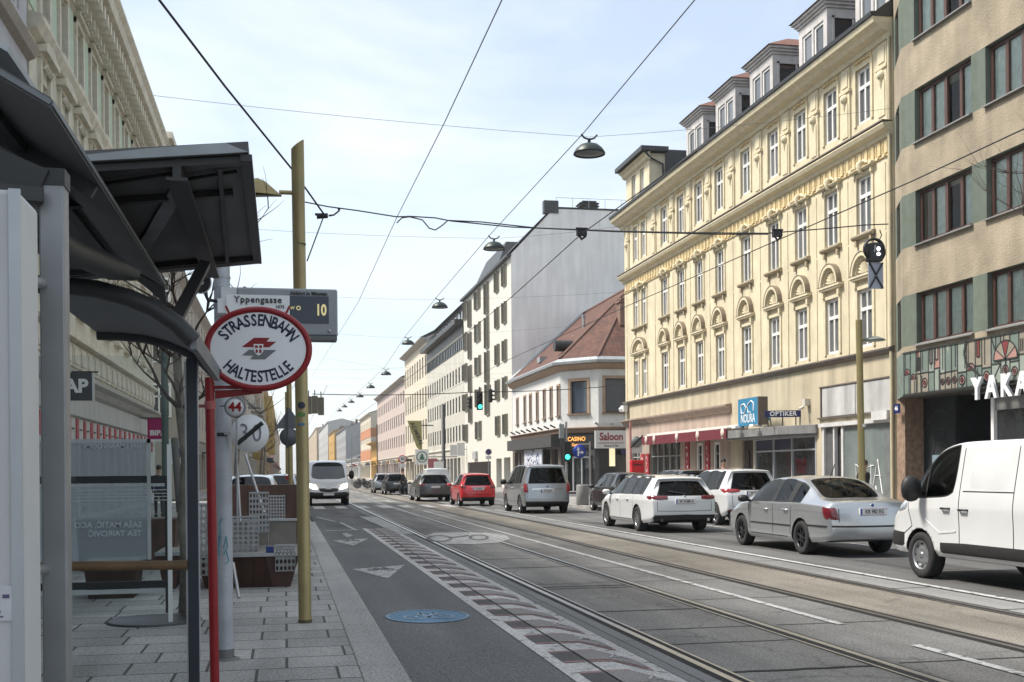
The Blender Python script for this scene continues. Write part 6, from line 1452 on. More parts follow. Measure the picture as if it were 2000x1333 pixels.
# the shelter
sh_ = empty('tram_shelter', (-.7, 5.0, ZP_)); tag(sh_, 'dark metal and glass tram shelter with tilted roof panels at the left foreground', 'tram shelter')
def W2(p): return Vector(p)-Vector((-.7, 5.0, ZP_))
def sbuild(mb, nm, m_, **kw): mb.T = Matrix.Translation((.7, -5.0, -ZP_)); return mb
def part(nm, m_, fn, parent=sh_, bevel=0):
    mb = MB(Matrix.Translation((.7, -5.0, -ZP_))); fn(mb); return mb.build(nm, m_, parent, bevel=bevel)
YP = 3.02; xp0, xp1 = onY(80, 900, YP).x, onY(129, 900, YP).x
part('post', mat('post_aluminium', (.27, .28, .285), .45, .55, amt=.12, scale=6, streak=.1), lambda m: m.box(xp0, xp1, YP, YP+.07, ZP_, onY(100, 352, YP).z), bevel=.004)
part('post_cap', DK, lambda m: m.box(xp0-.003, xp1+.003, YP-.003, YP+.073, onY(100, 362, YP).z, onY(100, 352, YP).z+.03))
for v in (550, 1115):
    part('bolt', M['steel'], lambda m: m.tube([(onY(57, v, 2.85).x, 2.85, onY(57, v, 2.85).z), (xp0+.005, YP+.03, onY(82, v, YP).z)], .014, 10))
# near wing
zA = 2.75
A = onG(100, 213, zA); B = onG(322, 562, zA); up_ = Vector((-math.cos(R(30)), 0, math.sin(R(30))))
def wing(m): plate(m, [A, B, B+up_*1.3, A+up_*1.3], (0, 0, .035))
part('roof_wing', DKP, wing)
part('wing_edge', GREY, lambda m: (bar(m, A+Vector((.004, 0, .018)), B+Vector((.004, 0, .018)), .006, .018), bar(m, A+Vector((0, -.004, .018)), A+up_*1.3+Vector((0, -.004, .018)), .012, .016)))
part('wing_tip', DK, lambda m: plate(m, [B, B+Vector((-.02, .28, -.07)), B+up_*.28+Vector((0, 0, -.02))], (0, 0, .02)))
part('wing_rib', DK, lambda m: (bar(m, A+up_*.35+Vector((0, .1, -.03)), B+up_*.35+Vector((0, -.1, -.03)), .05, .05), bar(m, A+up_*.62+Vector((0, 1.0, -.04)), A+up_*.03+Vector((0, 1.0, -.03)), .04, .06)))
part('upper_flap', M['galv'], lambda m: plate(m, [onY(-30, 75, 4.6), onY(15, 102, 4.6), onY(82, 200, 5.2), onY(-30, 190, 5.2)], (0, .02, .03)))
# curved canopy under the near wing (dark, rounded end)
def cano(m):
    P = [onG(70, 455, 2.52), onG(140, 500, 2.52), onG(215, 530, 2.52), onG(262, 543, 2.52)]
    n = 12
    for q in range(len(P)-1):
        for s0, s1 in ((-1.3, -.65), (-.65, -.15), (-.15, .0)):
            def prof(p, s): return p+Vector((s, 0, -.10*s*s*.0 + (.14 if s < -.5 else .05 if s < -.1 else 0)))
            plate(m, [prof(P[q], s0), prof(P[q+1], s0), prof(P[q+1], s1), prof(P[q], s1)], (0, 0, .05))
    m.tube([p+Vector((0, 0, .02)) for p in P], [.05, .06, .06, .035], 10)
part('front_canopy', DK, cano)
part('front_beam', DK, lambda m: bar(m, onY(-40, 318, 3.05), onY(88, 372, 3.05), .09, .09))
part('crossbeam', DK, lambda m: bar(m, onY(-60, 372, 2.95), onY(84, 384, 3.0), .05, .035))
# far wing (the big tilted panel)
zN = 3.0; N_ = onG(485, 299, zN); F_ = onG(508, 505, zN); NL = onY(120, 320, N_.y); FL = onY(100, 543, F_.y)
th_ = Vector((0, 0, .05))
part('roof_wing', DKP, lambda m: plate(m, [N_, F_, FL, NL], th_))
def lerp2(a, b): return N_.lerp(NL, a).lerp(F_.lerp(FL, a), b)
def frm(m):
    z = Vector((0, 0, -.02))
    for (a0, b0, a1, b1, w) in ((0.012, 0, .012, 1, .05), (0, .02, 1, .02, .06), (0, .975, 1, .975, .12), (.16, .04, .16, .96, .02)):
        bar(m, lerp2(a0, b0)+z, lerp2(a1, b1)+z, w, .03)
    bar(m, lerp2(.1, .25)+z, lerp2(.36, .25)+z, .05, .03); bar(m, lerp2(.44, .25)+z, lerp2(1, .25)+z, .05, .03); bar(m, lerp2(.15, .93)+z, lerp2(1, .93)+z, .025, .03)
part('wing_frame', DK, frm)
part('wing_beam', DK, lambda m: (bar(m, onY(345, 318, N_.y+.02)+Vector((0, 0, -.02)), onY(414, 520, F_.y)+Vector((0, 0, -.02)), .035, .1), bar(m, onY(345, 318, N_.y+.02)+Vector((0, 0, -.07)), onY(414, 520, F_.y)+Vector((0, 0, -.07)), .09, .015)))
def onP(u, v):
    n_ = (F_-N_).cross(NL-N_); d = ray(u, v); t = (N_-Vector((0, 0, EYE))).dot(n_)/d.dot(n_); return Vector((0, 0, EYE))+d*t*.985
part('wing_brace', M['galv'], lambda m: bar(m, onP(350, 368), onP(276, 490), .075, .015))
part('wing_panel_line', DK, lambda m: (bar(m, onP(360, 352), onP(462, 336), .02, .015), bar(m, onP(362, 362), onP(405, 500), .012, .012), bar(m, onP(200, 360), onP(338, 340), .02, .015)))
part('wing_fascia', M['galv'], lambda m: plate(m, [onY(150, 316, N_.y-.02), onY(485, 297, N_.y-.02), onY(466, 290, N_.y-.02), onY(440, 279, N_.y-.02), onY(300, 289, N_.y-.02), onY(150, 304, N_.y-.02)], (0, .015, 0)))
part('lower_fascia', M['galv'], lambda m: bar(m, onY(130, 533, F_.y+.03), onY(325, 516, F_.y+.03), .03, .035))
part('strut', DK, lambda m: bar(m, onY(400, 516, 6.6), onY(340, 632, 5.75), .06, .04, (0, 1, 0)))
# arched canopy
YN, YFc = 5.6, 7.5
rim = [(60, 553), (128, 556), (190, 563), (250, 579), (300, 600), (345, 630), (378, 664)]
NR = [onY(u, v, YN) for u, v in rim]; 
def arch(m):
    n = len(NR); t = Vector((0, 0, .06))
    for a, b in zip(NR, NR[1:]):
        a2, b2 = Vector((a.x, YFc, a.z)), Vector((b.x, YFc, b.z)); plate(m, [a, b, b2, a2], t*.5)
part('arched_canopy', mat('soffit_grey', (.15, .15, .15), .55, .2, amt=.12), arch)
def rims(m):
    for Y_ in (YN, YFc):
        m.tube([Vector((p.x, Y_, p.z-.005)) for p in NR], .042, 8)
part('canopy_rim', DK, rims)
part('canopy_side', GREY, lambda m: bar(m, NR[-1], Vector((NR[-1].x, YFc, NR[-1].z)), .03, .09))
# end post, glass, leaning rail
YE = 6.9; xe0, xe1 = onY(366, 1000, YE).x, onY(387, 1000, YE).x
part('end_post', mat('post_navy', (.045, .052, .065), .4, .5, amt=.1), lambda m: m.box(xe0, xe1, YE, YE+.08, ZP_, onY(375, 700, YE).z), bevel=.003)
part('post_strip', M['alu'], lambda m: (m.box(xe1, xe1+.006, YE+.01, YE+.03, ZP_, onY(375, 706, YE).z), m.box(xe0-.012, xe0, YE+.02, YE+.04, ZP_, onY(375, 706, YE).z)))
WOODR = mat('rail_wood', (.16, .095, .045), .6, amt=.25, scale=6)
pr0, pr1 = onY(20, 1107, YE), onY(366, 1104, YE)
part('leaning_rail', WOODR, lambda m: m.tube([pr0, pr1], .028, 12))
part('glass_panel', clear_glass('shelter_glass', (.8, .85, .85)), lambda m: m.quad((pr0.x-.4, YE+.045, .2), (xe0-.012, YE+.045, .2), (xe0-.012, YE+.045, 2.3), (pr0.x-.4, YE+.045, 2.3)))
# ------- second, farther glass screen with posters
gs = empty('glass_screen', (-1.6, 11.8, ZP_)); tag(gs, 'clear glass screen with mirrored poster lettering, black bars and a thin white post', 'glass screen')
YG = 11.8
def gpart(nm, m_, fn, parent=gs): mb = MB(Matrix.Translation((1.6, -11.8, -ZP_))); fn(mb); return mb.build(nm, m_, parent)
wp = onY(331, 1000, YG).x
gpart('post', M['white'], lambda m: m.box(wp-.02, wp+.02, YG, YG+.04, ZP_, onY(331, 868, YG).z))
xl = onY(-40, 1000, YG).x
z_ = lambda v: onY(250, v, YG).z
gpart('black_bar', M['black'], lambda m: m.box(xl, wp-.02, YG, YG+.03, z_(944), z_(930)))
gpart('black_bar', M['black'], lambda m: m.box(xl, wp-.02, YG, YG+.03, z_(1150), z_(1136)))
gpart('side_frame', M['black'], lambda m: m.box(wp-.045, wp-.021, YG+.001, YG+.03, z_(1200), z_(932)))
gpart('pale_strip', mat('film_grey_white', (.4, .42, .42), .5), lambda m: (m.box(xl, wp-.046, YG+.0, YG+.02, z_(1160), z_(1151)), m.box(xl, wp-.046, YG, YG+.02, z_(951), z_(945))))
gpart('glass_panel', MATS['shelter_glass'], lambda m: m.quad((xl, YG+.015, z_(1200)), (wp-.045, YG+.015, z_(1200)), (wp-.045, YG+.015, z_(862)), (xl, YG+.015, z_(862))))
xpr = onY(289, 1000, YG).x
FR = clear_glass('frosted_film', (.9, .93, .95), .62, (.34, .39, .42)); FR2 = clear_glass('frosted_film_dark', (.9, .93, .95), .8, (.3, .32, .34))
pst = gpart('poster_film', FR, lambda m: m.quad((xl, YG-.01, z_(1094)), (xpr, YG-.01, z_(1094)), (xpr, YG-.01, z_(950)), (xl, YG-.01, z_(950))))
gpart('poster_film', FR2, lambda m: m.quad((xl, YG-.01, z_(930)), (xpr-.01, YG-.01, z_(930)), (xpr-.01, YG-.01, z_(866)), (xl, YG-.01, z_(866))))
gpart('poster_edge', mat('film_grey_white', (.4, .42, .42)), lambda m: (m.box(xl, xpr+.03, YG-.014, YG-.01, z_(866), z_(858)), m.box(xpr-.005, xpr+.03, YG-.014, YG-.01, z_(1094), z_(858))))
PTX = mat('poster_lettering', (.43, .47, .49), .6)
def mirrored(s, size, u, v, **kw):
    me = text_mesh(s, size, align='LEFT', **kw)
    for q in me.vertices: q.co.x *= -1
    me.materials.clear(); me.materials.append(PTX); p = onY(u, v, YG-.013); return link_mesh('lettering', me, gs, p-Vector((-1.6, 11.8, ZP_)), (PI/2, 0, 0))
mirrored('SAŠA MATIĆ, ACO PEJOVIĆ', .082, 277, 1025, bold=.02, sx=.95); mirrored('TEA TAIROVIĆ', .082, 277, 1042, bold=.02, sx=.95); mirrored('04. MAI 2024', .045, 277, 1004); mirrored('HALLMANN DOME', .07, 277, 872, bold=.01, sx=.95)
gpart('poster_lines', PTX, lambda m: [m.box(onY(140+rr.randint(0, 10), 960, YG-.013).x, onY(326, 960, YG-.013).x, YG-.0135, YG-.0125, z_(v_+1.5), z_(v_)) for v_ in (957, 964, 970, 977)])
# ------- red stop post with the oval sign
YR = 8.1
rp_ = onY(417, 1200, YR); rt = onY(409, 738, YR)
rs = empty('stop_sign_post', (rp_.x, YR, ZP_)); tag(rs, 'red post with white oval Strassenbahn Haltestelle sign rimmed in red', 'stop sign')
def rpart(nm, m_, fn, parent=rs): mb = MB(Matrix.Translation((-rp_.x, -YR, -ZP_))); fn(mb); return mb.build(nm, m_, parent)
REDM = mat('stop_red', (.26, .006, .01), .4, amt=.06)
rpart('post', REDM, lambda m: m.tube([(rp_.x+.005, YR, ZP_), (rt.x, YR, onY(409, 738, YR).z)], .032, 14))
oc = onY(505, 682, YR-.06)
a1, a2 = onY(545, 757, YR), onY(405, 760, YR)
rpart('arm', REDM, lambda m: (bar(m, onY(405, 757, YR), onY(500, 757, YR), .03, .022), plate(m, [onY(420, 763, YR), onY(512, 760, YR), onY(512, 768, YR), onY(420, 779, YR)], (0, .03, 0))))
rpart('bracket', REDM, lambda m: (bar(m, onY(450, 618, YR), onY(441, 598, YR), .015, .015), bar(m, onY(556, 618, YR), onY(566, 598, YR), .015, .015)))
rpart('clamp', mat('clamp_pink', (.4, .1, .1), .5), lambda m: (m.cyl(rt.x+.003, YR, onY(409, 800, YR).z, onY(409, 784, YR).z, .038), m.box(rt.x-.08, rt.x+.04, YR+.03, YR+.05, onY(409, 796, YR).z, onY(409, 790, YR).z)))
rx, rz = 100/2200*8.05*1.0, 80/2200*8.05
def oval(m, s0, s1, y0, y1, n=56):
    def ring(s, y): return [Vector((oc.x+rx*s*math.cos(2*PI*k/n), y, oc.z+rz*s*math.sin(2*PI*k/n))) for k in range(n)]
    a = ring(s1, y0); b2 = ring(s1, y1); c = ring(s0, y0) if s0 else None; vs = a+b2+(c or [])
    fs = [(k, (k+1) % n, n+(k+1) % n, n+k) for k in range(n)]+[tuple(range(n, 2*n))]
    fs += [(k, 2*n+k, 2*n+(k+1) % n, (k+1) % n) for k in range(n)] if c else [tuple(range(n))[::-1]]
    m.add(vs, fs)
# rim is a real raised ring with a round section
rpart('sign_rim', REDM, lambda m: m.tube([Vector((oc.x+rx*.945*math.cos(2*PI*k/60), oc.y, oc.z+rz*.935*math.sin(2*PI*k/60))) for k in range(61)], .0235, 8, cap=False))
sf_ = rpart('sign_face', mat('sign_white', (.84, .85, .87), .35, amt=.02), lambda m: oval(m, 0, .93, oc.y-.008, oc.y+.02))
NAV = mat('lettering_navy', (.012, .015, .05), .5)
def ring_text(s, top, size, rA, rB, span):
    """letters set round an ellipse"""
    wds = [{'I': .45, 'L': .82, 'E': .86, 'T': .88, 'S': .92, 'R': .98, 'B': .98, 'A': 1.02}.get(q, 1.02) for q in s]; tot = sum(wds)
    N = 400; tt = [-PI/2+PI*i/N for i in range(N+1)]; cum = [0]       # arc length either side of the top or bottom
    for i in range(N): a_, b_ = tt[i], tt[i+1]; cum.append(cum[-1]+math.hypot(rA*(math.sin(b_)-math.sin(a_)), rB*(math.cos(b_)-math.cos(a_))))
    half = cum[N//2]
    def at_(d):
        for i in range(N):
            if cum[i+1]-half >= d: return tt[i]+(tt[i+1]-tt[i])*((d+half-cum[i])/(cum[i+1]-cum[i]))
        return tt[-1]
    arcL = 2*(max(c for c, t_ in zip(cum, tt) if t_ <= span/2)-half); pos = 0
    for k, ch_ in enumerate(s):
        t = at_((pos+wds[k]/2)/tot*arcL-arcL/2); pos += wds[k]; t = PI/2-t if top else -PI/2+t
        x = rA*math.cos(t); z = rB*math.sin(t); tx, tz = -rA*math.sin(t), rB*math.cos(t); a_ = math.atan2(tz, tx)
        if top: a_ += PI
        me = text_mesh(ch_, size, bold=.022, extrude=.0015, sx=.74); me.materials.clear(); me.materials.append(NAV)
        o = link_mesh('lettering', me, sf_, (oc.x+x-rp_.x, oc.y-.0095-YR, oc.z+z-ZP_)); o.rotation_euler = (Matrix.Rotation(-a_, 3, 'Y') @ Matrix.Rotation(PI/2, 3, 'X')).to_euler()
ring_text('STRASSENBAHN', True, .112, rx*.71, rz*.67, 2.42); ring_text('HALTESTELLE', False, .112, rx*.71, rz*.67, 2.0)
def q_(x, z): return (oc.x+x*rx/100, oc.y-.0105, oc.z+z*rz/80)
rpart('logo_red', REDM, lambda m: m.poly([q_(*p) for p in ((-31, 3), (-8, 21), (21, 21), (15, 14), (33, 14), (20, 3))]), sf_)
rpart('logo_grey', mat('logo_grey', (.18, .19, .2), .5), lambda m: m.poly([q_(*p) for p in ((-31, -13), (-18, -2), (33, -2), (12, -20), (-16, -20), (-10, -13))]), sf_)
def q2(x, z, e=.0): return (oc.x+x*rx/100, oc.y-.0125-e, oc.z+z*rz/80)
rpart('logo_shield', mat('sign_white', (.62, .64, .68)), lambda m: m.poly([q2(*p) for p in ((-9, 9), (9, 9), (8.5, -5), (5, -10), (0, -13), (-5, -10), (-8.5, -5))]), sf_)
def shield_in(m):
    for (a_, b_, c_, d_) in ((-6.5, -1.3, 1.5, 6.5), (1.3, 6.5, 1.5, 6.5), (-5.5, -1.3, -8, -1.2), (1.3, 5.5, -8, -1.2)): m.poly([q2(a_, c_, .002), q2(b_, c_, .002), q2(b_, d_, .002), q2(a_, d_, .002)])
rpart('logo_cross', REDM, shield_in, sf_)
# ------- white steel mast with display, line disc, end-of-zone sign
YM = onG(441, 1289, ZP_).y; mb0 = onG(441, 1289, ZP_); mt = onY(433, 517, YM)
wm = empty('stop_mast', (mb0.x, YM, ZP_)); tag(wm, 'white-grey scuffed steel mast behind the red post, with sleeve rings and stickers', 'mast')
def mpart(nm, m_, fn, parent=wm): mb = MB(Matrix.Translation((-mb0.x, -YM, -ZP_))); fn(mb); return mb.build(nm, m_, parent)
MAST = mat('mast_grey_paint', (.4, .42, .45), .5, .2, amt=.15, scale=5, fine=.12, streak=.12)
mpart('mast', MAST, lambda m: m.tube([(mb0.x, YM, ZP_), (mt.x, YM, mt.z)], .064, 20))
mpart('foot', mat('mast_foot', (.15, .15, .15), .7), lambda m: (m.cyl(mb0.x, YM, ZP_, ZP_+.09, .068), m.lathe([(.1, 0), (.09, .015), (.06, .02)], 20, M=Matrix.Translation((mb0.x+.02, YM, ZP_)))))
mpart('red_cap', REDM, lambda m: m.cyl(mt.x, YM, mt.z, mt.z+.03, .066))
for v in (543, 563, 598, 640): mpart('sleeve_ring', M['galv'], lambda m: m.cyl(mt.x+(mb0.x-mt.x)*.05, YM, onY(433, v+2, YM).z, onY(433, v-2, YM).z, .069))
mpart('black_label', M['black'], lambda m: m.box(mb0.x-.05, mb0.x+.03, YM-.068, YM-.06, onY(437, 853, YM).z, onY(437, 846, YM).z))
GRA = mat('marker_teal', (.1, .28, .33), .6)
def scr(m):
    for k, pts in enumerate([[(-.02, 1.05), (-.03, 1.2), (-.01, 1.25)], [(.0, 1.0), (.02, 1.1), (.03, 1.02), (.0, .95)], [(.02, .98), (.04, .9), (.01, .88)], [(-.04, 1.1), (-.04, .95)]]):
        for a_, b_ in zip(pts, pts[1:]):
            P = [Vector((mb0.x-.005+x_, YM-math.sqrt(max(0, .0665**2-x_**2)), z)) for x_, z in (a_, b_)]; m.tube(P, .006, 4)
mpart('marker_scribble', GRA, scr)
# display box
db = empty('departure_display', (mt.x+.4, YM-.05, 3.0)); tag(db, 'grey departure display with dark screen showing 10 minutes, fixed to the mast', 'display')
def dpart(nm, m_, fn, parent=db): mb = MB(Matrix.Translation((-(mt.x+.4), -(YM-.05), -3.0))); fn(mb); return mb.build(nm, m_, parent)
BX = mat('display_grey', (.27, .29, .3), .5, .2, amt=.05); YD = YM-.15
c = [onY(463, 561, YD), onY(659, 561, YD), onY(659, 657, YD), onY(463, 657, YD)]
dpart('casing', BX, lambda m: m.box(c[0].x, c[1].x, YD, YD+.2, c[2].z, c[0].z)).modifiers.new('bevel', 'BEVEL').width = .012
dpart('underside', mat('display_dark_lip', (.12, .125, .13), .5), lambda m: m.box(c[0].x+.02, c[1].x-.006, YD-.012, YD+.18, onY(600, 664, YD).z, c[2].z-.001))
scq = dpart('screen', mat('screen_navy', (.02, .028, .05), .15, amt=0), lambda m: m.box(onY(560, 600, YD).x, onY(642, 600, YD).x, YD-.006, YD-.001, onY(600, 632, YD).z, onY(600, 579, YD).z))
LED = mat('led_amber', (.6, .52, .25), .5, amt=0, emit=.3)
def dtext(s, size, u, v, m_, par, y=YD-.009, **kw): p = onY(u, v, y); return text(s, size, m_, par, p-Vector((mt.x+.4, YM-.05, 3.0)), **kw)
dtext('10', .125, 627, 607, LED, scq, bold=.03, sx=.7); dtext('Abfahrt in Minuten', .042, 603, 574, M['black'], db, y=YD-.003, bold=.03, sx=.92)
dtext('W', .035, 571, 602, LED, scq, bold=.01)
dpart('platform_symbol', LED, lambda m: m.lathe([(.011, 0), (.018, 0)], 14, M=Matrix.Translation(onY(583, 602, YD-.008)) @ Matrix.Rotation(PI/2, 4, 'X')), scq)
dpart('lock', M['steel'], lambda m: m.lathe([(0, .01), (.014, .008), (.016, 0)], 10, M=Matrix.Translation(onY(643, 647, YD)) @ Matrix.Rotation(PI/2, 4, 'X')))
dpart('bracket', PALE, lambda m: m.box(mt.x-.0, c[0].x+.05, YD+.02, YD+.16, c[2].z+.05, c[0].z-.0))
dpart('top_rivet', M['dark'], lambda m: m.cyl(onY(477, 560, YD).x, YD+.1, c[0].z, c[0].z+.02, .012, 8))
# name board
nb_ = empty('stop_name_board', (onY(500, 590, YM-.3).x, YM-.3, 2.9)); tag(nb_, 'white board reading Yppengasse above the oval sign', 'name board')
p0, p1 = onY(442, 575, YM-.3), onY(566, 613, YM-.3); ctr = Vector((onY(500, 590, YM-.3).x, YM-.3, 2.9))
mb = MB(Matrix.Translation(-ctr)); mb.box(p0.x, p1.x, YM-.3, YM-.27, p1.z-.05, p0.z); mb.box(mt.x-.02, mt.x+.1, YM-.27, YM-.05, p1.z, p0.z-.03); mb.build('board', mat('board_white', (.75, .76, .76), .45, amt=.02), nb_)
text('Yppengasse', .07, M['black'], nb_, onY(504, 586, YM-.304)-ctr, bold=.015, spacing=1.12); text('1075', .035, M['black'], nb_, onY(547, 600, YM-.304)-ctr)
# line disc 44
YL = YM-.4; lc = onY(459, 796, YL); ld = empty('line_disc', (lc.x, YL, lc.z)); tag(ld, 'small round white disc with a red 44 below the oval sign', 'line disc')
Xr = Matrix.Rotation(PI/2, 4, 'X')
mb = MB(Xr); rad = 18.5/2200*9.6; mb.lathe([(0, .006), (rad*.9, .006), (rad*.9, 0), (0, 0)], 32); mb.build('disc', mat('board_white', (.55, .56, .56)), ld)
mb = MB(Xr); mb.lathe([(rad*.88, .009), (rad, .009), (rad, -.004), (rad*.88, -.004)], 32); mb.build('rim', mat('rim_grey', (.16, .16, .17), .5), ld)
text('44', .1, REDM, ld, (0, -.0085, 0), bold=.03); mb = MB(); mb.tube([(-.03, .01, .02), (-.12, .17, .02)], .01, 6); mb.tube([(.01, .01, -rad), (.01, .01, -.9)], .007, 6); mb.build('bracket', M['galv'], ld)
# 30 zone end sign
YZ = YM-.12; zc = onY(488, 847, YZ); zs = empty('zone_end_sign', tuple(zc)); tag(zs, 'round white sign with a grey 30 struck through by a black bar', 'traffic sign')
rad = 34/2200*9.75; mb = MB(Xr); mb.lathe([(0, .004), (rad, .004), (rad, -.004), (0, -.004)], 40); mb.build('disc', mat('board_white', (.55, .56, .56)), zs)
gz = mat('number_grey', (.2, .2, .22), .5); text('3', .2, gz, zs, (-.045, -.005, .0), bold=0, sx=.8); text('0', .2, gz, zs, (.055, -.005, -.005), bold=0, sx=.8)
mb = MB(); bar(mb, (-.1, -.009, -.085), (.1, -.009, .085), .004, .034, (0, 0, 1)); mb.build('bar', M['black'], zs); mb = MB(); mb.box(-.2, 0, .01, .03, -.01, .01); mb.build('bracket', M['galv'], zs)
# loudspeaker
YS = YM-.3; lc = onY(404, 557, YS); ls = empty('loudspeaker', tuple(lc)); tag(ls, 'grey horn loudspeaker hanging beside the top of the mast', 'loudspeaker')
mb = MB(Matrix.Rotation(R(-20), 4, 'Z') @ Xr); mb.lathe([(0, .0), (.03, .01), (.035, .03), (.06, .06), (.085, .1), (.088, .11), (.08, .11)], 20); mb.build('horn', PALE, ls); mb = MB(Matrix.Rotation(R(-20), 4, 'Z') @ Xr); mb.lathe([(0, .105), (.06, .1), (.078, .108)], 16); mb.build('mouth', M['black'], ls)
mb = MB(Matrix.Rotation(R(-20), 4, 'Z') @ Xr); mb.lathe([(0, .12), (.015, .12), (.02, .1)], 10); mb.build('driver', PALE, ls); mb = MB(); mb.tube([(-.02, .03, -.05), (0, .1, -.1), (.12, .25, -.1)], .014, 6); mb.build('bracket', M['dark'], ls)
# ------- gold lamp mast
GOLD = mat('gold_anodised', (.33, .27, .13), .4, .5, amt=.1, scale=4, streak=.15)
gb0 = onG(596, 1216, ZP_); YGd = gb0.y; gt = onY(581, 283, YGd)
gm_ = empty('lamp_mast', tuple(gb0)); tag(gm_, 'tall gold mast with slanted top and clam-shaped lamp, beside the kerb', 'street lamp', 'gold street lamps')
def gp(nm, m_, fn, parent=gm_): mb = MB(Matrix.Translation(-gb0)); fn(mb); return mb.build(nm, m_, parent)
def gtube(m):
    n = 28; r_ = .064; vs = []; 
    for k in range(n): t = 2*PI*k/n; vs.append((gb0.x+r_*math.cos(t), YGd+r_*math.sin(t), ZP_))
    for k in range(n): t = 2*PI*k/n; vs.append((gt.x+r_*math.cos(t), YGd+r_*math.sin(t), gt.z+r_*math.cos(t)*.8))
    m.add(vs, [(k, (k+1) % n, n+(k+1) % n, n+k) for k in range(n)]+[tuple(range(n, 2*n))], smooth=True)
gp('mast', GOLD, gtube); gp('collar', mat('gold_dark', (.12, .1, .06), .5, .5), lambda m: (m.cyl(gb0.x, YGd, ZP_, ZP_+.03, .069), m.tube([onY(585, 478, YGd), onY(585, 476.5, YGd)], .0655, 24)))
la = onY(573, 377, YGd); lh = onY(520, 378, YGd)
gp('arm', GOLD, lambda m: m.tube([la, onY(545, 376, YGd)], .022, 8))
def clam(m):
    P0 = onY(478, 380, YGd); P1 = onY(550, 380, YGd); L_ = P1.x-P0.x; n = 10
    prof = [(0, .10), (.15, .155), (.35, .17), (.55, .14), (.75, .08), (.92, .025), (1, .015)]
    vs = []; 
    for (t, h) in prof:
        for k in range(9): a_ = PI*k/8; vs.append((P0.x+L_*t, YGd+.13*(1-t*.75)*math.cos(a_), P0.z+h*math.sin(a_)))
    fs = [(i*9+k, i*9+k+1, (i+1)*9+k+1, (i+1)*9+k) for i in range(len(prof)-1) for k in range(8)]; fs.append(tuple(range(9))); m.add(vs, fs, smooth=True)
gp('lamp_head', GOLD, clam); gp('lamp_underside', mat('lamp_brown', (.07, .055, .03), .4), lambda m: plate(m, [onY(478, 381, YGd-.12), onY(550, 381, YGd-.03), onY(550, 381, YGd+.03), onY(478, 381, YGd+.12)], (0, 0, -.02)))
for (v, c_, nm, h) in ((792, (.03, .035, .05), 'round_sticker', .035), (810, (.1, .2, .06), 'green_sticker', .02), (829, (.05, .17, .28), 'blue_sticker', .012)):
    p = onY(589, v, YGd-.0655); gp(nm, mat('st_'+nm, c_, .6, amt=.2, scale=30), lambda m: m.add([(p.x+.0655*math.sin(a_), YGd-.0665*math.cos(a_), p.z+s*h*(math.sqrt(max(0, 1-(a_/.62)**2)) if 'round' in nm else 1)) for s in (-1, 1) for a_ in [-.6+.15*k for k in range(9)]], [(k, k+1, 9+k+1, 9+k) for k in range(8)]))
# ------- sign post with triangle and disc seen from behind
YT = 26.0; tp = onY(569, 1000, YT); ts = empty('sign_post', (tp.x, YT, ZP_)); tag(ts, 'slim gold post with the grey backs of a triangular and a round traffic sign', 'sign post')
mb = MB(); mb.tube([(0, 0, 0), (-.03, 0, onY(563, 745, YT).z)], .06, 12); mb.build('post', GOLD, ts)
BK = mat('sign_back_grey', (.12, .13, .14), .55, .4); zt_ = onY(565, 797, YT).z-ZP_; zb_ = onY(565, 838, YT).z-ZP_; zc_ = onY(563, 854, YT).z-ZP_
mb = MB(); mb.prism([(-.36, zb_), (.3, zb_), (-.02, zt_)], -.1, -.085); mb.build('triangle_sign', BK, ts); mb = MB(Matrix.Translation((-.04, -.1, zc_)) @ Xr); mb.lathe([(0, 0), (.21, 0), (.21, .015), (0, .015)], 24); mb.build('round_sign', BK, ts)
mb = MB(); mb.box(-.1, -.06, -.14, -.1, zc_-.25, zt_); mb.build('rail', M['dark'], ts)
mb = MB(); 
for k in range(5): mb.box(-.12, -.06, -.14, -.08, 1.35-k*.2, 1.45-k*.2)
mb.build('reflector_bands', REDM, ts)
# ------- parklet: wooden planters, benches, perforated metal chairs
WD = mat('dark_brown_wood', (.045, .02, .013), .6, amt=.25, scale=3, streak=.1); WD2 = mat('red_brown_wood', (.09, .045, .032), .65, amt=.25, scale=3); WDG = mat('weathered_wood', (.2, .185, .16), .7, amt=.2, scale=4); STL = mat('perforated_steel', (.23, .235, .235), .4, .6, amt=.12, scale=8)
def planter(nm, x0, x1, y0, y1, h, label, tw=.12, seat=True, wood=WD, cat='planter bench'):
    r_ = empty(nm, ((x0+x1)/2, (y0+y1)/2, ZP_)); tag(r_, label, cat, 'wooden planters of the parklet'); a = (x1-x0)/2; b_ = (y1-y0)/2
    m = MB(); m.add([(-a+tw, -b_+tw, 0), (a-tw, -b_+tw, 0), (a-tw, b_-tw, 0), (-a+tw, b_-tw, 0), (-a, -b_, h), (a, -b_, h), (a, b_, h), (-a, b_, h)], [(0, 3, 2, 1), (4, 5, 6, 7), (0, 1, 5, 4), (1, 2, 6, 5), (2, 3, 7, 6), (3, 0, 4, 7)]); m.build('box', wood, r_)
    m = MB(); n = int((x1-x0)/.16)+1
    for k in range(1, n): x_ = -a+(2*a)*k/n; m.add([(x_-.004+(.0), -b_+tw-.004, .01), (x_+.004, -b_+tw-.004, .01), (x_+.004, -b_-.004, h-.01), (x_-.004, -b_-.004, h-.01)], [(0, 1, 2, 3)])
    m.build('plank_gaps', M['black'], r_)
    if seat: m = MB(); m.box(-a-.02, a+.02, -b_-.03, b_, h, h+.035); m.build('seat_slab', WDG, r_); m = MB(); m.box(-a-.02, a+.02, -b_-.04, -b_-.03, h-.005, h+.04); m.build('edge_trim', M['steel'], r_)
    return r_
pA = onG(585, 1147, ZP_); yA = pA.y
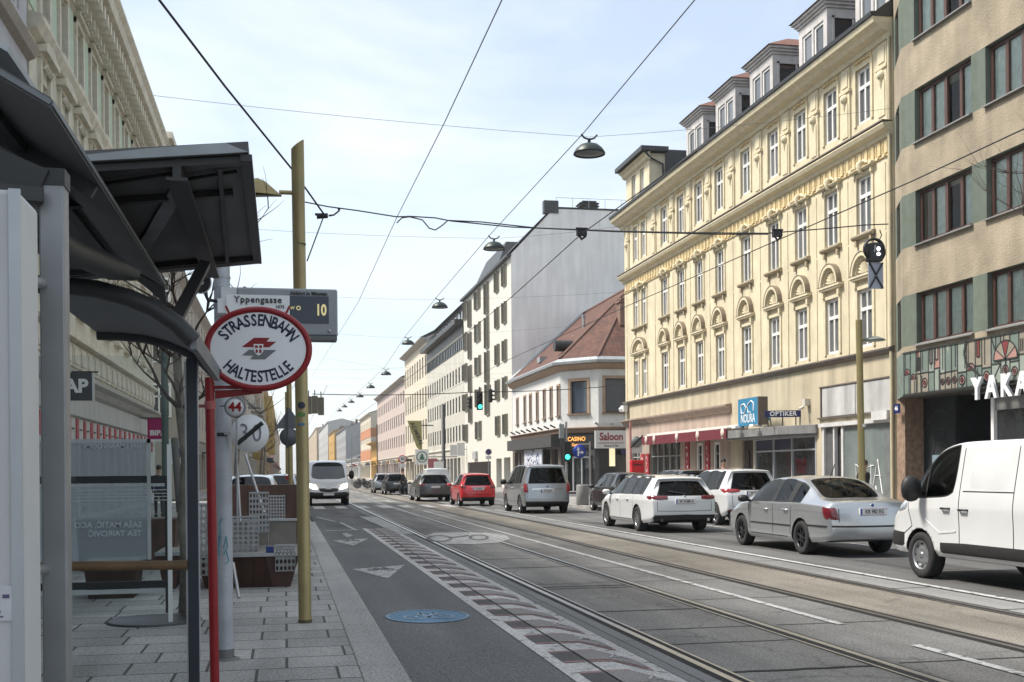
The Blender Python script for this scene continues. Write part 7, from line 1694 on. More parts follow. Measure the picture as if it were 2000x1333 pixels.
pl1 = planter('planter_bench', -1.15, pA.x, yA, yA+1.9, .42, 'dark brown wooden bench box with pale slab top between white mast and gold mast')
m = MB(); m.add([(pA.x-.44, yA-.004, .425), (pA.x+.005, yA-.004, .425), (pA.x-.115, yA+.11, 0), (pA.x-.34, yA+.11, 0), (pA.x-.4, yA+.1, .425)], [(0, 1, 2, 3)]); m.v = [(x-pl1.location.x, y-pl1.location.y, z) for x, y, z in m.v]; m.build('end_board', mat('lighter_brown_wood', (.075, .042, .034), .6, amt=.15), pl1)
m = MB(); m.box(-1.15-pl1.location.x, pA.x-.02-pl1.location.x, .86, .92, .45, .8); m.build('back_board', WDG, pl1); m = MB(); m.box(-1.15-pl1.location.x, pA.x-pl1.location.x, .84, .94, .8, .83); m.build('back_rail', M['steel'], pl1)
planter('planter_box', -1.5, .33, 23.0, 23.6, 1.27, 'long red-brown wooden planter wall behind the benches', tw=.02, seat=False, wood=WD2, cat='planter')
pB_ = onG(163, 1172, ZP_)
planter('planter_bench', pB_.x, pB_.x+.62, pB_.y, pB_.y+.7, .42, 'small dark brown planter seen low through the shelter glass', tw=.05)
planter('planter_bench', pB_.x+.75, -1.35, pB_.y+.9, pB_.y+2.0, .45, 'wide brown planter behind the glass screen near the young tree', tw=.08, wood=WD2)
planter('planter_box', -3.2, -1.7, 18.5, 19.3, .8, 'brown planter box farther left behind the tree', tw=.05, wood=WD2, seat=False, cat='planter')
def perf_plate(m, M4, w, h, nx, nz, r=.36):
    cw, chh = w/nx, h/nz
    for i in range(nx):
        for k in range(nz):
            cx, cz = (i+.5)*cw-w/2, (k+.5)*chh; rx_, rz_ = cw*r, chh*r
            sq = [(-.5, -.5), (0, -.5), (.5, -.5), (.5, 0), (.5, .5), (0, .5), (-.5, .5), (-.5, 0)]
            ou = [M4 @ Vector((cx+a*cw, 0, cz+b*chh)) for a, b in sq]; inn = [M4 @ Vector((cx+rx_*math.cos(math.atan2(b, a)), 0, cz+rz_*math.sin(math.atan2(b, a)))) for a, b in sq]
            m.add(ou+inn, [(q, (q+1) % 8, 8+(q+1) % 8, 8+q) for q in range(8)])
def perf_chair(x, y, z, rz_, label, w=.42, drape=False, back=.45):
    r_ = empty('perforated_chair', (x, y, z), rz_); tag(r_, label, 'metal chair', 'perforated steel seats of the parklet')
    m = MB(); perf_plate(m, Matrix.Translation((0, .42, 0)) @ Matrix.Rotation(R(-12), 4, 'X'), w, back, 6, 7); o = m.build('backrest', STL, r_); s_ = o.modifiers.new('thick', 'SOLIDIFY'); s_.thickness = .006
    m = MB(); perf_plate(m, Matrix.Rotation(R(-90), 4, 'X'), w, .42, 6, 5); o = m.build('seat', STL, r_); s_ = o.modifiers.new('thick', 'SOLIDIFY'); s_.thickness = .006
    if drape: m = MB(); perf_plate(m, Matrix.Translation((0, -.01, -.26)), w, .26, 5, 3); o = m.build('front_apron', STL, r_); s_ = o.modifiers.new('thick', 'SOLIDIFY'); s_.thickness = .006
    else:
        for q in (-1, 1): m = MB(); m.tube([(q*w*.45, .02, 0), (q*w*.45, .0, -.3)], .012, 6); m.build('leg', STL, r_)
    m = MB(); m.box(-w/2, w/2, .41+back*.2-.01, .42+back*.2+.01, back*.97, back*.97+.02); m.build('rim', M['steel'], r_)
    return r_
q = onY(473, 1084, yA+.35); perf_chair(q.x, yA+.3, .56, 0, 'perforated steel seat on the bench top, just right of the white mast')
q = onY(505, 1050, yA+1.0); perf_chair(q.x, yA+1.0, .78, 0, 'perforated steel seat standing behind the bench back, middle one', w=.28, back=.55)
q = onY(557, 1080, yA-.02); perf_chair(q.x, yA-.05, .575, 0, 'perforated steel seat hooked over the front edge of the dark bench', w=.26, drape=True, back=.05)
q = onY(630/1.11, 1000, 20); perf_chair(onY(540, 1010, 20).x, 20, .8, 0, 'small perforated seat against the red-brown planter wall', w=.3, back=.4)
for (u, v0, Y_, lab) in ((398, 1150, 14.2, 'tall perforated steel seat left of the red post, seen behind the shelter post'),): q = onY(u, v0, Y_); perf_chair(q.x, Y_, .62, 0, lab, w=.34, drape=True, back=.6)
m = MB(); q = onY(530, 1072, yA+.02); m.box(q.x-.07, q.x+.03, yA+.03, yA+.12, .56, .64); tag(m.build('blue_can', mat('can_blue', (.01, .03, .16), .4)), 'small dark blue carton standing on the bench edge', 'carton')
def rod(name, a, b, r_, lab, cat='pole', m_=None): 
    mb = MB(); mb.tube([a, b], r_, 8); o = mb.build(name, m_ or M['steel']); tag(o, lab, cat); return o
rod('leaning_rod', onY(463, 908, 17), onY(470, 1022, 16.6), .018, 'thin pale rod leaning upright above the bench, nearer the white mast', 'rod'); rod('leaning_rod', onY(479, 888, 17.6), onY(516, 1002, 17), .02, 'thin grey rod slanting above the middle perforated seat', 'rod'); rod('leaning_rod', onY(455, 1100, 13.6), onY(467, 1168, 13.3), .02, 'short pale stake slanting to the ground right of the white mast foot', 'rod')
rod('stake', onY(341, 858, 13.0), onY(352, 1000, 12.6), .04, 'round timber stake leaning against the young tree', 'tree stake', mat('stake_wood', (.12, .115, .1), .8))
p = onG(300, 1197, ZP_); m = MB(); m.lathe([(0, .012), (.42, .012), (.44, .02), (.47, .02), (.47, 0)], 30, M=Matrix.Translation((-1.32, 12.0, ZP_))); tag(m.build('tree_grate', M['dark']), 'round tree pit ring round the young tree trunk', 'tree grate')
p = onY(323, 900, 30); m = MB(); m.cyl(p.x, 30, ZP_, 6.2, .09, 12); tag(m.build('green_mast', mat('mast_green', (.07, .1, .09), .5)), 'slim dark green mast rising behind the magenta shop sign', 'mast')
# ------- hanging shop signs on the left house
def shop_sign(u0, u1, v0, v1, Y_, m_, nm, lab):
    a, b_ = onY(u0, v0, Y_), onY(u1, v1, Y_); r_ = empty(nm, ((a.x+b_.x)/2, Y_, (a.z+b_.z)/2)); tag(r_, lab, 'shop sign'); w_, h_ = (b_.x-a.x)/2, (a.z-b_.z)/2
    mb = MB(); mb.box(-w_, w_, -.06, .06, -h_, h_); mb.build('panel', m_, r_); mb = MB(); mb.box(-w_-.5, w_+.15, -.02, .02, h_, h_+.05); mb.build('bracket', M['black'], r_); return r_, w_, h_
r_, w_, h_ = shop_sign(100, 182, 728, 783, 36, mat('sign_dark_navy', (.012, .016, .022), .3), 'hanging_sign', 'dark square hanging sign ending in the white letters AP'); text('AP', .56, WT, r_, (w_-.47, -.065, .0), bold=.04, sx=1.0)
mb = MB(); mb.box(w_-.02, w_+.03, -.065, .065, -h_-.02, h_); mb.build('edge', M['alu'], r_)
r_, w_, h_ = shop_sign(288, 329, 818, 858, 56, mat('sign_magenta', (.32, .004, .1), .4, amt=.03), 'hanging_sign', 'magenta square shop sign with white letters BIPA'); text('BIPA', .34, WT, r_, (0, -.065, -h_*.42), bold=.04, sx=1.1)
mb = MB(); mb.box(-w_, w_, -.05, .05, -h_-.15, -h_-.005); mb.build('lower_edge', M['white'], r_)
p = onY(348, 880, 50); r_ = empty('hanging_sign', tuple(p)); tag(r_, 'white shop sign with a small blue mark behind the young tree', 'shop sign'); mb = MB(); mb.box(-.4, .4, -.05, .05, -.6, .5); mb.build('panel', M['white'], r_); mb = MB(); mb.box(-.12, .2, -.06, -.05, -.3, .1); mb.build('mark', PLB, r_)
# ================================================================== trees
BARK = mat('bark_grey', (.19, .17, .14), .9, amt=.3, scale=6, bump=.5, bscale=30); TWIG = mat('twig_brown', (.06, .045, .035), .9, amt=.2)
def bare_tree(name, base, pts, r0, label, seeds, spread=1.0, levels=3, group=None, bs=2):
    r_ = empty(name, base); tag(r_, label, 'tree', group); B0 = Vector(base); rr = random.Random(seeds)
    m = MB(); P = [Vector(p)-B0 for p in pts]; rs = [r0*(1-.5*i/(len(P)-1)) for i in range(len(P))]; m.tube(P, rs, 12); m.build('trunk', BARK, r_)
    b = MB()
    def grow(p, d, r, L, lev):
        q = [p]; dd = d.copy(); n = 5
        for i in range(n): dd = (dd+Vector((rr.uniform(-.3, .3), rr.uniform(-.3, .3), rr.uniform(-.08, .22)))*.6).normalized(); q.append(q[-1]+dd*L/n)
        b.tube(q, [r*(1-.75*i/n) for i in range(n+1)], 5, cap=False)
        if lev > 0:
            for k in range(rr.randint(3, 5)):
                i = rr.randint(1, n); a = Vector((rr.uniform(-1, 1), rr.uniform(-1, 1), rr.uniform(-.2, .9))).normalized(); grow(q[i], (dd*.7+a*.8).normalized(), r*.5, L*rr.uniform(.5, .75), lev-1)
    for i in range(bs, len(P)):
        for k in range(3 if i < len(P)-1 else 4):
            a = rr.uniform(0, 2*PI); grow(P[i], Vector((math.cos(a), math.sin(a), .55)).normalized(), rs[i]*.5, spread*rr.uniform(.8, 1.3), levels)
    b.build('branches', TWIG, r_); return r_
YT_ = 12.0
bare_tree('young_tree', tuple(onG(362, 1196, ZP_)), [onG(362, 1196, ZP_), onY(366, 1100, YT_), onY(358, 1010, YT_), onY(364, 900, YT_), onY(352, 800, YT_), onY(346, 700, YT_), onY(352, 610, YT_)], .075, 'young bare street tree with a pale trunk behind the shelter post', 5, .8, 2, bs=4)
tb = Vector((15.6, 16.8, .13)); bare_tree('street_tree', tuple(tb), [tb, tb+Vector((0, .1, 1.6)), tb+Vector((-.2, .2, 3.2)), tb+Vector((-.5, .3, 4.6)), tb+Vector((-.7, .4, 6.0))], .13, 'bare tree whose thin branches reach in from the right edge before the tan block', 21, 2.1, 3)
for i, (x, y) in enumerate(((-1.4, 34), (-1.2, 58), (-1.6, 88))): bare_tree('street_tree', (x, y, ZP_), [(x, y, ZP_), (x, y, 1.8), (x+.1, y, 3.2), (x, y, 4.6)], .09, ['bare street tree behind the planter wall on the left pavement, nearest of three', 'middle one of the three small bare trees down the left pavement', 'farthest of the three small bare trees down the left pavement'][i], 30+i, 1.3, 2, 'bare trees down the left pavement')

# ================================================================== wires and hanging lamps
WIRE = mat('wire_black', (.02, .02, .022), .6); WIREG = mat('wire_grey', (.12, .13, .14), .6)
def wire(name, pts, r, lab, m_=None, cat='wire', group=None, sag=0.0, n=10):
    P = []
    for a, b in zip(pts, pts[1:]):
        a, b = Vector(a), Vector(b)
        for k in range(n): t = k/n; p = a.lerp(b, t); p.z -= 4*sag*t*(1-t); P.append(p)
    P.append(Vector(pts[-1])); mb = MB(); mb.tube(P, r, 5); o = mb.build(name, m_ or WIRE); tag(o, lab, cat, group); return o
g_ = 'overhead tram wires'
# contact wires
w1 = [(4.05, -4, 4.85), (4.05, onX(1135, 460, 4.05).y, onX(1135, 460, 4.05).z), (4.05, 60, 5.1), (4.05, 300, 5.2)]
wire('contact_wire', [onX(1360, 296, 4.05), onX(1135, 458, 4.05), onX(1000, 580, 4.05), onX(850, 700, 4.05), (4.05, 200, 5.2)], .007, 'contact wire running away over the near tram track', group=g_)
wire('contact_wire', [onX(2020, 243, 7.03), onX(1780, 355, 7.03), onX(1518, 470, 7.03), onX(1230, 596, 7.03), onX(1000, 700, 7.03), (7.03, 200, 5.3)], .008, 'contact wire crossing before the tan block over the far tram track', group=g_)
wire('feeder_wire', [onX(985, -10, 2.2), onX(868, 240, 2.2), onX(775, 425, 2.2), onX(700, 590, 2.2), onX(610, 735, 2.2)], .007, 'knobbly feeder wire sloping from top centre down to the street end', WIREG, group=g_)
wire('feeder_wire', [(2.2, 60, 6.2), (2.2, 220, 6.0)], .012, 'thin feeder wire continuing far down the street', WIREG, group=g_)
# lamps hung over the middle of the street
LX = 5.9
lamps = [(1151, 297), (965, 484), (859, 599), (797, 671), (754, 731), (724, 757), (703, 775), (686, 786), (673, 795), (663, 803)]
LP = [onX(u, v, LX) for u, v in lamps]
zL = sum(p.z for p in LP[:5])/5
LG = mat('lamp_green_black', (.02, .032, .03), .45, .2, amt=.1)
lp = empty('hanging_lamp', (0, 0, 0)); tag(lp, 'x', 'street lamp', 'street lamps hung on wires over the road')
mb = MB(); mb.lathe([(.02, .17), (.08, .165), (.18, .13), (.26, .06), (.31, -.02), (.315, -.05), (.29, -.05)], 24); mb.build('shade', LG, lp)
mb = MB(); mb.lathe([(0, -.07), (.12, -.065), (.29, -.03)], 20); mb.build('diffuser', mat('lamp_diffuser', (.08, .1, .1), .3), lp)
mb = MB(); mb.cyl(0, 0, .16, .26, .03, 8)
for a_ in (-1, 1): mb.tube([(0, 0, .24), (a_*.1, 0, .27), (a_*.16, 0, .34)], .018, 6)
mb.build('hanger', WIRE, lp)
words = ['nearest and largest', 'second', 'third', 'fourth', 'fifth', 'sixth', 'seventh', 'eighth', 'ninth', 'farthest and smallest']
for i, p in enumerate(LP):
    o = lp if i == 0 else copy_tree(lp); o.location = p; o['label'] = f'{words[i]} dark hanging lamp in the row receding over the road'
wire('lamp_cable', [onX(1362, -6, LX-.1)]+[p+Vector((-.1, 0, .38)) for p in LP]+[Vector((LX, 330, LP[-1].z))], .01, 'long cable carrying the row of hanging lamps down the street', WIREG, group=g_)
def span(v0, u0, u1, v1, Y_, lab, r=.004, sag=.15, m_=None, mid=None):
    a, b = onY(u0, v0, Y_), onY(u1, v1, Y_); pts = [a]+([onY(*mid, Y_)] if mid else [])+[b]; return wire('span_wire', pts, r, lab, m_ or WIREG, group='cross-street span wires', sag=sag)
span(187, 300, 1740, 212, LP[0].y, 'thin span wire carrying the nearest hanging lamp across the street', mid=(1150, 268), sag=.05)
span(447, 480, 1225, 440, LP[1].y, 'thin span wire at the second hanging lamp', mid=(965, 466), sag=.05)
span(578, 620, 1225, 570, LP[2].y, 'thin span wire at the third hanging lamp, between the left poles and the yellow house', mid=(860, 585), sag=.05)
span(650, 640, 1222, 628, LP[3].y, 'thin span wire at the fourth hanging lamp', mid=(797, 660), sag=.05)
span(722, 600, 1010, 700, LP[4].y, 'thin span wire at the fifth hanging lamp', mid=(754, 720), sag=.05)
span(770, 610, 1222, 752, 60, 'thick dark span wire carrying the hanging traffic lights over the crossing', r=.022, sag=.1, m_=WIRE, mid=(930, 766))
span(738, 600, 1000, 728, 75, 'thin span wire just beyond the crossing', sag=.2); span(700, 640, 1010, 742, 66, 'slanting thin span wire above the crossing', sag=.2); span(752, 600, 900, 745, 90, 'thin span wire far down the street near the green light', sag=.2); span(765, 600, 850, 780, 110, 'thin span wire farthest down the street', sag=.1)
# heavy span at the near hangers with turnbuckle, loop and insulators
YS_ = 15.5
P = [onY(u, v, YS_) for u, v in ((590, 394), (640, 404), (700, 412), (775, 424), (800, 423), (850, 426), (880, 432), (1000, 444), (1135, 449), (1210, 452), (1350, 455), (1500, 456), (1600, 448), (1690, 440), (1735, 438))]
wire('heavy_span', P, .009, 'heavy span wire sagging across the street in front of the yellow house', group='cross-street span wires', n=3)
P = [onY(u, v, YS_-.05) for u, v in ((775, 436), (785, 426), (800, 424), (825, 430), (838, 446), (850, 450), (862, 442), (875, 431), (940, 434), (1050, 446), (1200, 453), (1400, 458), (1500, 458))]
wire('cable_loop', P, .009, 'black cable looping below the heavy span wire', group='cross-street span wires', n=3)
wire('diagonal_wire', [onY(303, -10, 9.0), onY(440, 170, 10.5), onY(571, 332, 12.1), onY(632, 418, 13.5)], .011, 'thick diagonal wire from the top left down behind the gold mast', group=g_, n=3)
wire('stay_wire', [onY(632, 424, 13.5), onY(600, 510, 12.3)], .008, 'short stay wire from the insulator down to the gold mast', group=g_, n=3)
o = empty('insulator', tuple(onY(632, 423, 13.5))); tag(o, 'black insulator with a ring and hooked end right of the gold mast', 'insulator'); mb = MB(); mb.tube([(-.08, 0, -.0), (.05, 0, .01)], [.035, .03], 8); mb.tube([(-.1, 0, .02), (-.02, 0, .02)], .015, 6); mb.build('body', WIRE, o)
mb = MB(); mb.tube([(.06, 0, .01), (.12, 0, .02), (.18, 0, .07), (.18, 0, .1)], [.012, .01, .01, .02], 6); mb.build('hook', WIRE, o)
for (u, v, X_, lab) in ((1136, 458, 4.05, 'black hanger clamp on the near contact wire before the grey gable'), (1518, 460, 7.03, 'black hanger clamp on the far contact wire before the yellow facade')):
    p = onX(u, v, X_); o = empty('wire_hanger', tuple(p)); tag(o, lab, 'wire clamp', 'contact wire hangers'); mb = MB(); mb.box(-.07, .07, -.03, .03, -.02, .06); mb.tube([(-.05, 0, .0), (.0, 0, -.07), (.06, 0, -.02)], .018, 6); mb.tube([(-.08, 0, .08), (.09, 0, .08)], .015, 6); mb.build('clamp', WIRE, o)
p = onY(1398, 358, 20);
# ================================================================== signals
SB_ = mat('signal_black', (.012, .012, .013), .5)
ps = onY(1709, 492, YS_+.05); o = empty('tram_signal', tuple(ps)); tag(o, 'black tram signal with two white lights above a grey crossed board', 'tram signal')
mb = MB(Xr); mb.lathe([(.14, .0), (.17, .0), (.17, .05), (.14, .05), (.14, 0)], 24); mb.v = [(x-.03, y, z+.03) for x, y, z in mb.v]; mb.build('ring', SB_, o)
mb = MB(); mb.box(-.13, .09, -.08, .06, -.16, .12); mb.build('housing', SB_, o, bevel=.02); mb = MB(Xr); mb.lathe([(0, .05), (.13, .05), (.16, -.02)], 20); mb.v = [(x+.05, y+.05, z) for x, y, z in mb.v]; mb.build('hood', SB_, o)
WL_ = mat('signal_light_white', (1, 1, 1), .3, amt=0, emit=3)
for z in (.03, -.05): mb = MB(Xr); mb.lathe([(0, .012), (.022, .01), (.028, 0)], 12); mb.v = [(x+.01, y-.085, q+z) for x, y, q in mb.v]; mb.build('light', WL_, o)
mb = MB(); mb.tube([(-.04, -.085, .08), (-.06, -.085, -.02)], .012, 5); mb.build('bar', mat('signal_grey', (.3, .3, .3), .5), o)
mb = MB(); mb.box(-.12, .12, -.02, 0, -.56, -.165); bd = mb.build('cross_board', mat('board_blue_grey', (.3, .32, .37), .5), o)
mb = MB()
for s in (-1, 1): bar(mb, (s*-.11, -.03, -.17), (0, -.03, -.355), .02, .022, (0, 1, 0)); bar(mb, (0, -.03, -.375), (s*.11, -.03, -.555), .02, .022, (0, 1, 0))
mb.build('crosses', SB_, bd); mb = MB(); mb.tube([(-.02, 0, .2), (.0, 0, .33)], .01, 5); mb.tube([(.04, 0, .12), (.11, 0, .25), (.08, 0, .33)], .008, 5); mb.build('hanger', WIRE, o)
GL = mat('signal_green_lit', (.02, .95, .6), .3, amt=0, emit=4); OFF = mat('signal_off', (.03, .02, .02), .3)
def traffic_light(name, loc, rz_, label, lit=True, col=None, board=True, group='traffic lights', s=1.0):
    o = empty(name, tuple(loc), rz_); tag(o, label, 'traffic light', group); c_ = col or SB_
    mb = MB(); mb.box(-.15*s, .15*s, -.08*s, .12*s, -.45*s, .45*s); mb.build('housing', c_, o, bevel=.02)
    for k in range(3):
        z = (.28-.28*k)*s; mb = MB(Xr); mb.lathe([(0, .03*s), (.09*s, .02*s), (.1*s, 0)], 14); mb.v = [(x, y-.085*s, q+z) for x, y, q in mb.v]; mb.build('lens', GL if (k == 2 and lit) else OFF, o)
        mb = MB(); n = 8; mb.add([(.12*s*math.cos(PI*i/n), -.08*s, z+.12*s*math.sin(PI*i/n)) for i in range(n+1)]+[(.12*s*math.cos(PI*i/n), -.26*s, z+.11*s*math.sin(PI*i/n)-.02) for i in range(n+1)], [(i, i+1, n+2+i, n+1+i) for i in range(n)]); mb.build('visor', c_, o)
    mb = MB(); mb.tube([(0, 0, .45*s), (0, 0, .75*s)], .025, 6); mb.build('hanger', WIRE, o); return o
pt = onY(937, 784, 60); traffic_light('traffic_light', pt, 0, 'black hanging traffic light showing green above the crossing', s=1.05)
traffic_light('traffic_light', pt+Vector((.62, .1, .3)), R(100), 'side-facing black traffic light hung right beside the lit green one', lit=False, s=.8); traffic_light('traffic_light', pt+Vector((-.5, .1, -.1)), R(-100), 'small dark traffic light hung left beside the lit green one', lit=False, s=.7)
OLV = mat('signal_olive', (.16, .15, .11), .5)
for i, (u, v, lb_) in enumerate(((603, 792, 'olive back of a hanging signal closest to the gold mast'), (615, 791, 'olive back of a hanging signal, middle of three over the left lane'), (627, 794, 'olive back of a hanging signal, right one of three over the left lane'))): traffic_light('traffic_light', onY(u, v, 58), PI, lb_, lit=False, col=OLV, s=1.0)
def post(name, x, y, z0, h, r, m_, label, cat='pole', group=None):
    o = empty(name, (x, y, z0)); tag(o, label, cat, group); mb = MB(); mb.cyl(0, 0, 0, h, r, 12); mb.build('post', m_, o); return o
# kerbside signals at the bulge
pk = onG(1107, 986, .13); o = post('signal_post', pk.x, pk.y, .13, 3.6, .05, M['galv'], 'grey signal post with a small green light at the corner kerb', 'traffic light')
mb = MB(); zc = onY(1108, 893, pk.y).z-.13; mb.box(-.14, .14, -.22, -.05, zc-.2, zc+.65); mb.build('signal_head', SB_, o); mb = MB(Xr); mb.lathe([(0, .03), (.1, .02), (.1, 0)], 14); mb.v = [(x, y-.23, q+zc) for x, y, q in mb.v]; mb.build('green_lens', GL, o)
mb = MB(); mb.box(-.3, -.1, -.05, .1, 2.9, 3.5); mb.build('camera_box', M['galv'], o)
pk = onG(1153, 981, .13); o = post('sign_post', pk.x, pk.y, .13, onY(1152, 863, pk.y).z-.13, .045, M['steel'], 'steel post with a round blue sign of white arrows ahead and right', 'traffic sign')
ps = onY(1131, 882, pk.y)-Vector((pk.x, pk.y, .13)); mb = MB(Xr); mb.lathe([(0, .02), (.32, .02), (.32, 0), (0, 0)], 28); mb.v = [(x+ps.x, y-.06, q+ps.z) for x, y, q in mb.v]; dsc = mb.build('blue_disc', mat('traffic_blue', (.01, .04, .3), .4, amt=0), o)
mb = MB(); zz = ps.z
for pts in ([(-.09, -.22), (-.03, -.22), (-.03, .08), (-.09, .08)], [(-.14, .06), (.02, .06), (-.06, .22)], [(-.03, -.08), (.1, -.08), (.1, -.02), (-.03, -.02)], [(.08, -.14), (.08, .04), (.22, -.05)]): mb.poly([(ps.x+a_, -.083, zz+b_) for a_, b_ in pts])
mb.build('arrows', WT, dsc); mb = MB(); mb.box(ps.x, 0, -.05, -.02, onY(1152, 866, pk.y).z-.2, onY(1152, 866, pk.y).z-.14); mb.build('arm', M['steel'], o)
pk = onG(1138, 987, .13); o = empty('litter_bin', tuple(pk)); tag(o, 'round grey litter bin at the corner kerb between the signal posts', 'litter bin', None); mb = MB(); mb.lathe([(0, 0), (.25, 0), (.27, .04), (.27, .82), (.24, .88), (0, .88)], 18); mb.build('body', mat('bin_grey', (.22, .22, .22), .7, amt=.2), o); mb = MB(); mb.cyl(0, 0, .885, .9, .16, 14); mb.build('opening', M['black'], o)
pk = onX(1228, 930, 15.6); o = post('sign_post', 15.6, onX(1232, 930, 15.6).y, .13, 3.7, .05, mat('post_red_white', (.45, .2, .18), .5), 'red and white banded post with the backs of a struck-through zone sign', 'traffic sign')
yy = o.location.y; c_ = onY(1242, 868, yy)-o.location; mb = MB(); mb.box(c_.x-.22, c_.x+.28, -.08, -.06, c_.z-.42, c_.z-.0); mb.build('lower_plate', PALE, o); mb = MB(Xr); mb.lathe([(0, 0), (.26, 0), (.26, .02), (0, .02)], 20); mb.v = [(x+c_.x, y-.1, q+c_.z+.1) for x, y, q in mb.v]; mb.build('disc', mat('disc_grey', (.17, .19, .19), .5), o); mb = MB(); bar(mb, (c_.x-.28, -.14, c_.z-.16), (c_.x+.3, -.14, c_.z+.4), .02, .07); mb.build('bar', M['black'], o)
c_ = onX(1243, 913, 15.6); o = empty('letter_box', tuple(c_)); tag(o, 'bright red box hanging on the banded post by the wine-red awning', 'letter box'); mb = MB(); mb.box(-.28, .28, -.2, .15, -.38, .32); mb.build('box', mat('letter_red', (.55, .01, .02), .4), o, bevel=.03); mb = MB(); mb.box(-.2, .2, -.21, -.2, .08, .14); mb.build('slot', M['black'], o); mb = MB(); mb.box(-.06, .06, -.05, .05, -c_.z+.13, -.38); mb.build('stand', M['galv'], o)
# gold lamp on the right pavement
rb = Vector((14.8, onX(1684, 900, 14.8).y, .13)); tz = onX(1676, 627, 14.8); o = empty('lamp_mast', tuple(rb)); tag(o, 'gold lamp mast with a small disc lamp in front of the yellow house', 'street lamp', 'gold street lamps')
mb = MB(); mb.tube([(0, 0, 0), (-.06, 0, tz.z-.13)], [.09, .085], 18); mb.build('mast', GOLD, o); l_ = onY(1707, 664, rb.y)-rb; mb = MB(); mb.tube([(-.05, 0, l_.z), (l_.x-.1, 0, l_.z)], .025, 6); mb.build('arm', GOLD, o)
mb = MB(); mb.lathe([(0, .09), (.12, .08), (.25, .02), (.3, -.02), (.26, -.03), (0, -.03)], 20); mb.v = [(x+l_.x, y, z+l_.z) for x, y, z in mb.v]; mb.build('lamp_head', mat('lamp_grey_green', (.2, .22, .2), .5), o); mb = MB(); mb.cyl(0, 0, 2.55, 2.63, .095, 14); mb.build('sticker', M['white'], o)
# signs on the far facades
def disc_sign(u, v, Y_, r_, mats_, label, nm='traffic_sign', plate_=True, z0=.12):
    c_ = onY(u, v, Y_); o = empty(nm, (c_.x, Y_, z0)); tag(o, label, 'traffic sign'); mb = MB(); mb.cyl(0, .05, 0, c_.z-z0+r_, .035, 8); mb.build('post', M['galv'], o)
    mb = MB(Xr); mb.lathe([(0, .02), (r_*.78, .02)], 24, 1); mb.lathe([(r_*.78, .021), (r_, .021), (r_, 0), (0, 0)], 24, 0); mb.v = [(x, y, q+c_.z-z0) for x, y, q in mb.v]; mb.build('disc', mats_, o)
    if plate_: mb = MB(); mb.box(-r_*.8, r_*.8, -.02, 0, c_.z-z0-r_*2.1, c_.z-z0-r_*1.15); mb.build('plate', M['white'], o)
    return o, c_.z-z0
TB_ = mat('sign_violet', (.05, .02, .12), .5, amt=0); TR_ = mat('sign_rim_red', (.4, .03, .04), .5, amt=0)
disc_sign(954, 883, 95.5, .3, [M['white'], TB_], 'round violet no-parking sign on a white plate before the ivory block')
o, z = disc_sign(786, 897, 118, .42, [TR_, M['white']], 'round speed limit sign with a red rim reading 30'); text('30', .4, M['black'], o, (0, -.03, z), bold=.03)
c_ = onY(824, 893, 125); o = empty('shop_sign', tuple(c_)); tag(o, 'square white shop sign with a green fir tree in a ring', 'shop sign'); mb = MB(); mb.box(-.75, .75, -.1, .1, -.85, .85); mb.build('panel', M['white'], o)
GT = mat('fir_green', (.01, .13, .06), .5, amt=0); mb = MB(Xr); mb.lathe([(.52, .11), (.62, .11)], 28); mb.build('ring', GT, o); mb = MB()
for k in range(3): mb.prism([(-.2-.1*k, .1-.2*k), (.2+.1*k, .1-.2*k), (0, .42-.2*k)], -.115-.004*k, -.111-.004*k)
mb.box(-.04, .04, -.115, -.11, -.42, -.3); mb.build('fir_tree', GT, o); mb = MB(); mb.box(.7, 4, -.03, .03, -.05, .05); mb.build('bracket', M['dark'], o)
c_ = onY(809, 850, 150); o = empty('banner_sign', tuple(c_)); tag(o, 'tall olive-gold banner sign with black letters ADMIRAL', 'shop sign'); mb = MB(); mb.prism([(-.9, 1.9), (1.0, 1.9), (1.05, -2.3), (.3, -1.6)], -.12, .12); mb.build('panel', mat('banner_gold', (.3, .27, .1), .6), o)
me = text_mesh('ADMIRAL', .8, bold=.02, extrude=.01); me.materials.append(M['black']); t_ = link_mesh('lettering', me, o, (.35, -.14, .1)); t_.rotation_euler = (Matrix.Rotation(R(66), 3, 'Y') @ Matrix.Rotation(PI/2, 3, 'X')).to_euler()
mb = MB(); mb.box(.9, 5, -.05, .05, 1.2, 1.35); mb.build('bracket', M['dark'], o)
for i, (u, v, Y_, w_, h_) in enumerate(((845, 905, 120, .5, .5), (858, 915, 118, .55, .7), (886, 880, 125, .4, .6), (900, 878, 122, .4, .7))):
    c_ = onY(u, v, Y_); o = empty('shop_sign', tuple(c_)); tag(o, ['small rose sign board low on the stone block', 'white and rose sign board beside the small rose one', 'pale square sign above the stone block door, left one', 'pale square sign above the stone block door, right one'][i], 'shop sign'); mb = MB(); mb.box(-w_, w_, -.1, .1, -h_, h_); mb.build('panel', [mat('rose_sign', (.35, .1, .12), .5), M['white'], PALE, PALE][i], o); mb = MB(); mb.box(w_, w_+.6, -.03, .03, -.03, .03); mb.build('bracket', M['dark'], o)
# tall thin poles down the street
for i, (u, vt, Y_) in enumerate(((868, 795, 95), (687, 850, 140), (560, 770, 60), (737, 830, 150))):
    b = onG(u, 921+1.5*2200/Y_, .1); o = post('street_pole', onY(u, 900, Y_).x, Y_, .1, onY(u, vt, Y_).z, .07, [M['dark'], M['galv'], GOLD, M['dark']][i], ['dark pole before the pale stone office block', 'thin grey pole far down beside the low white house', 'gold pole on the left pavement beyond the round sign back', 'dark pole before the long pink row'][i])

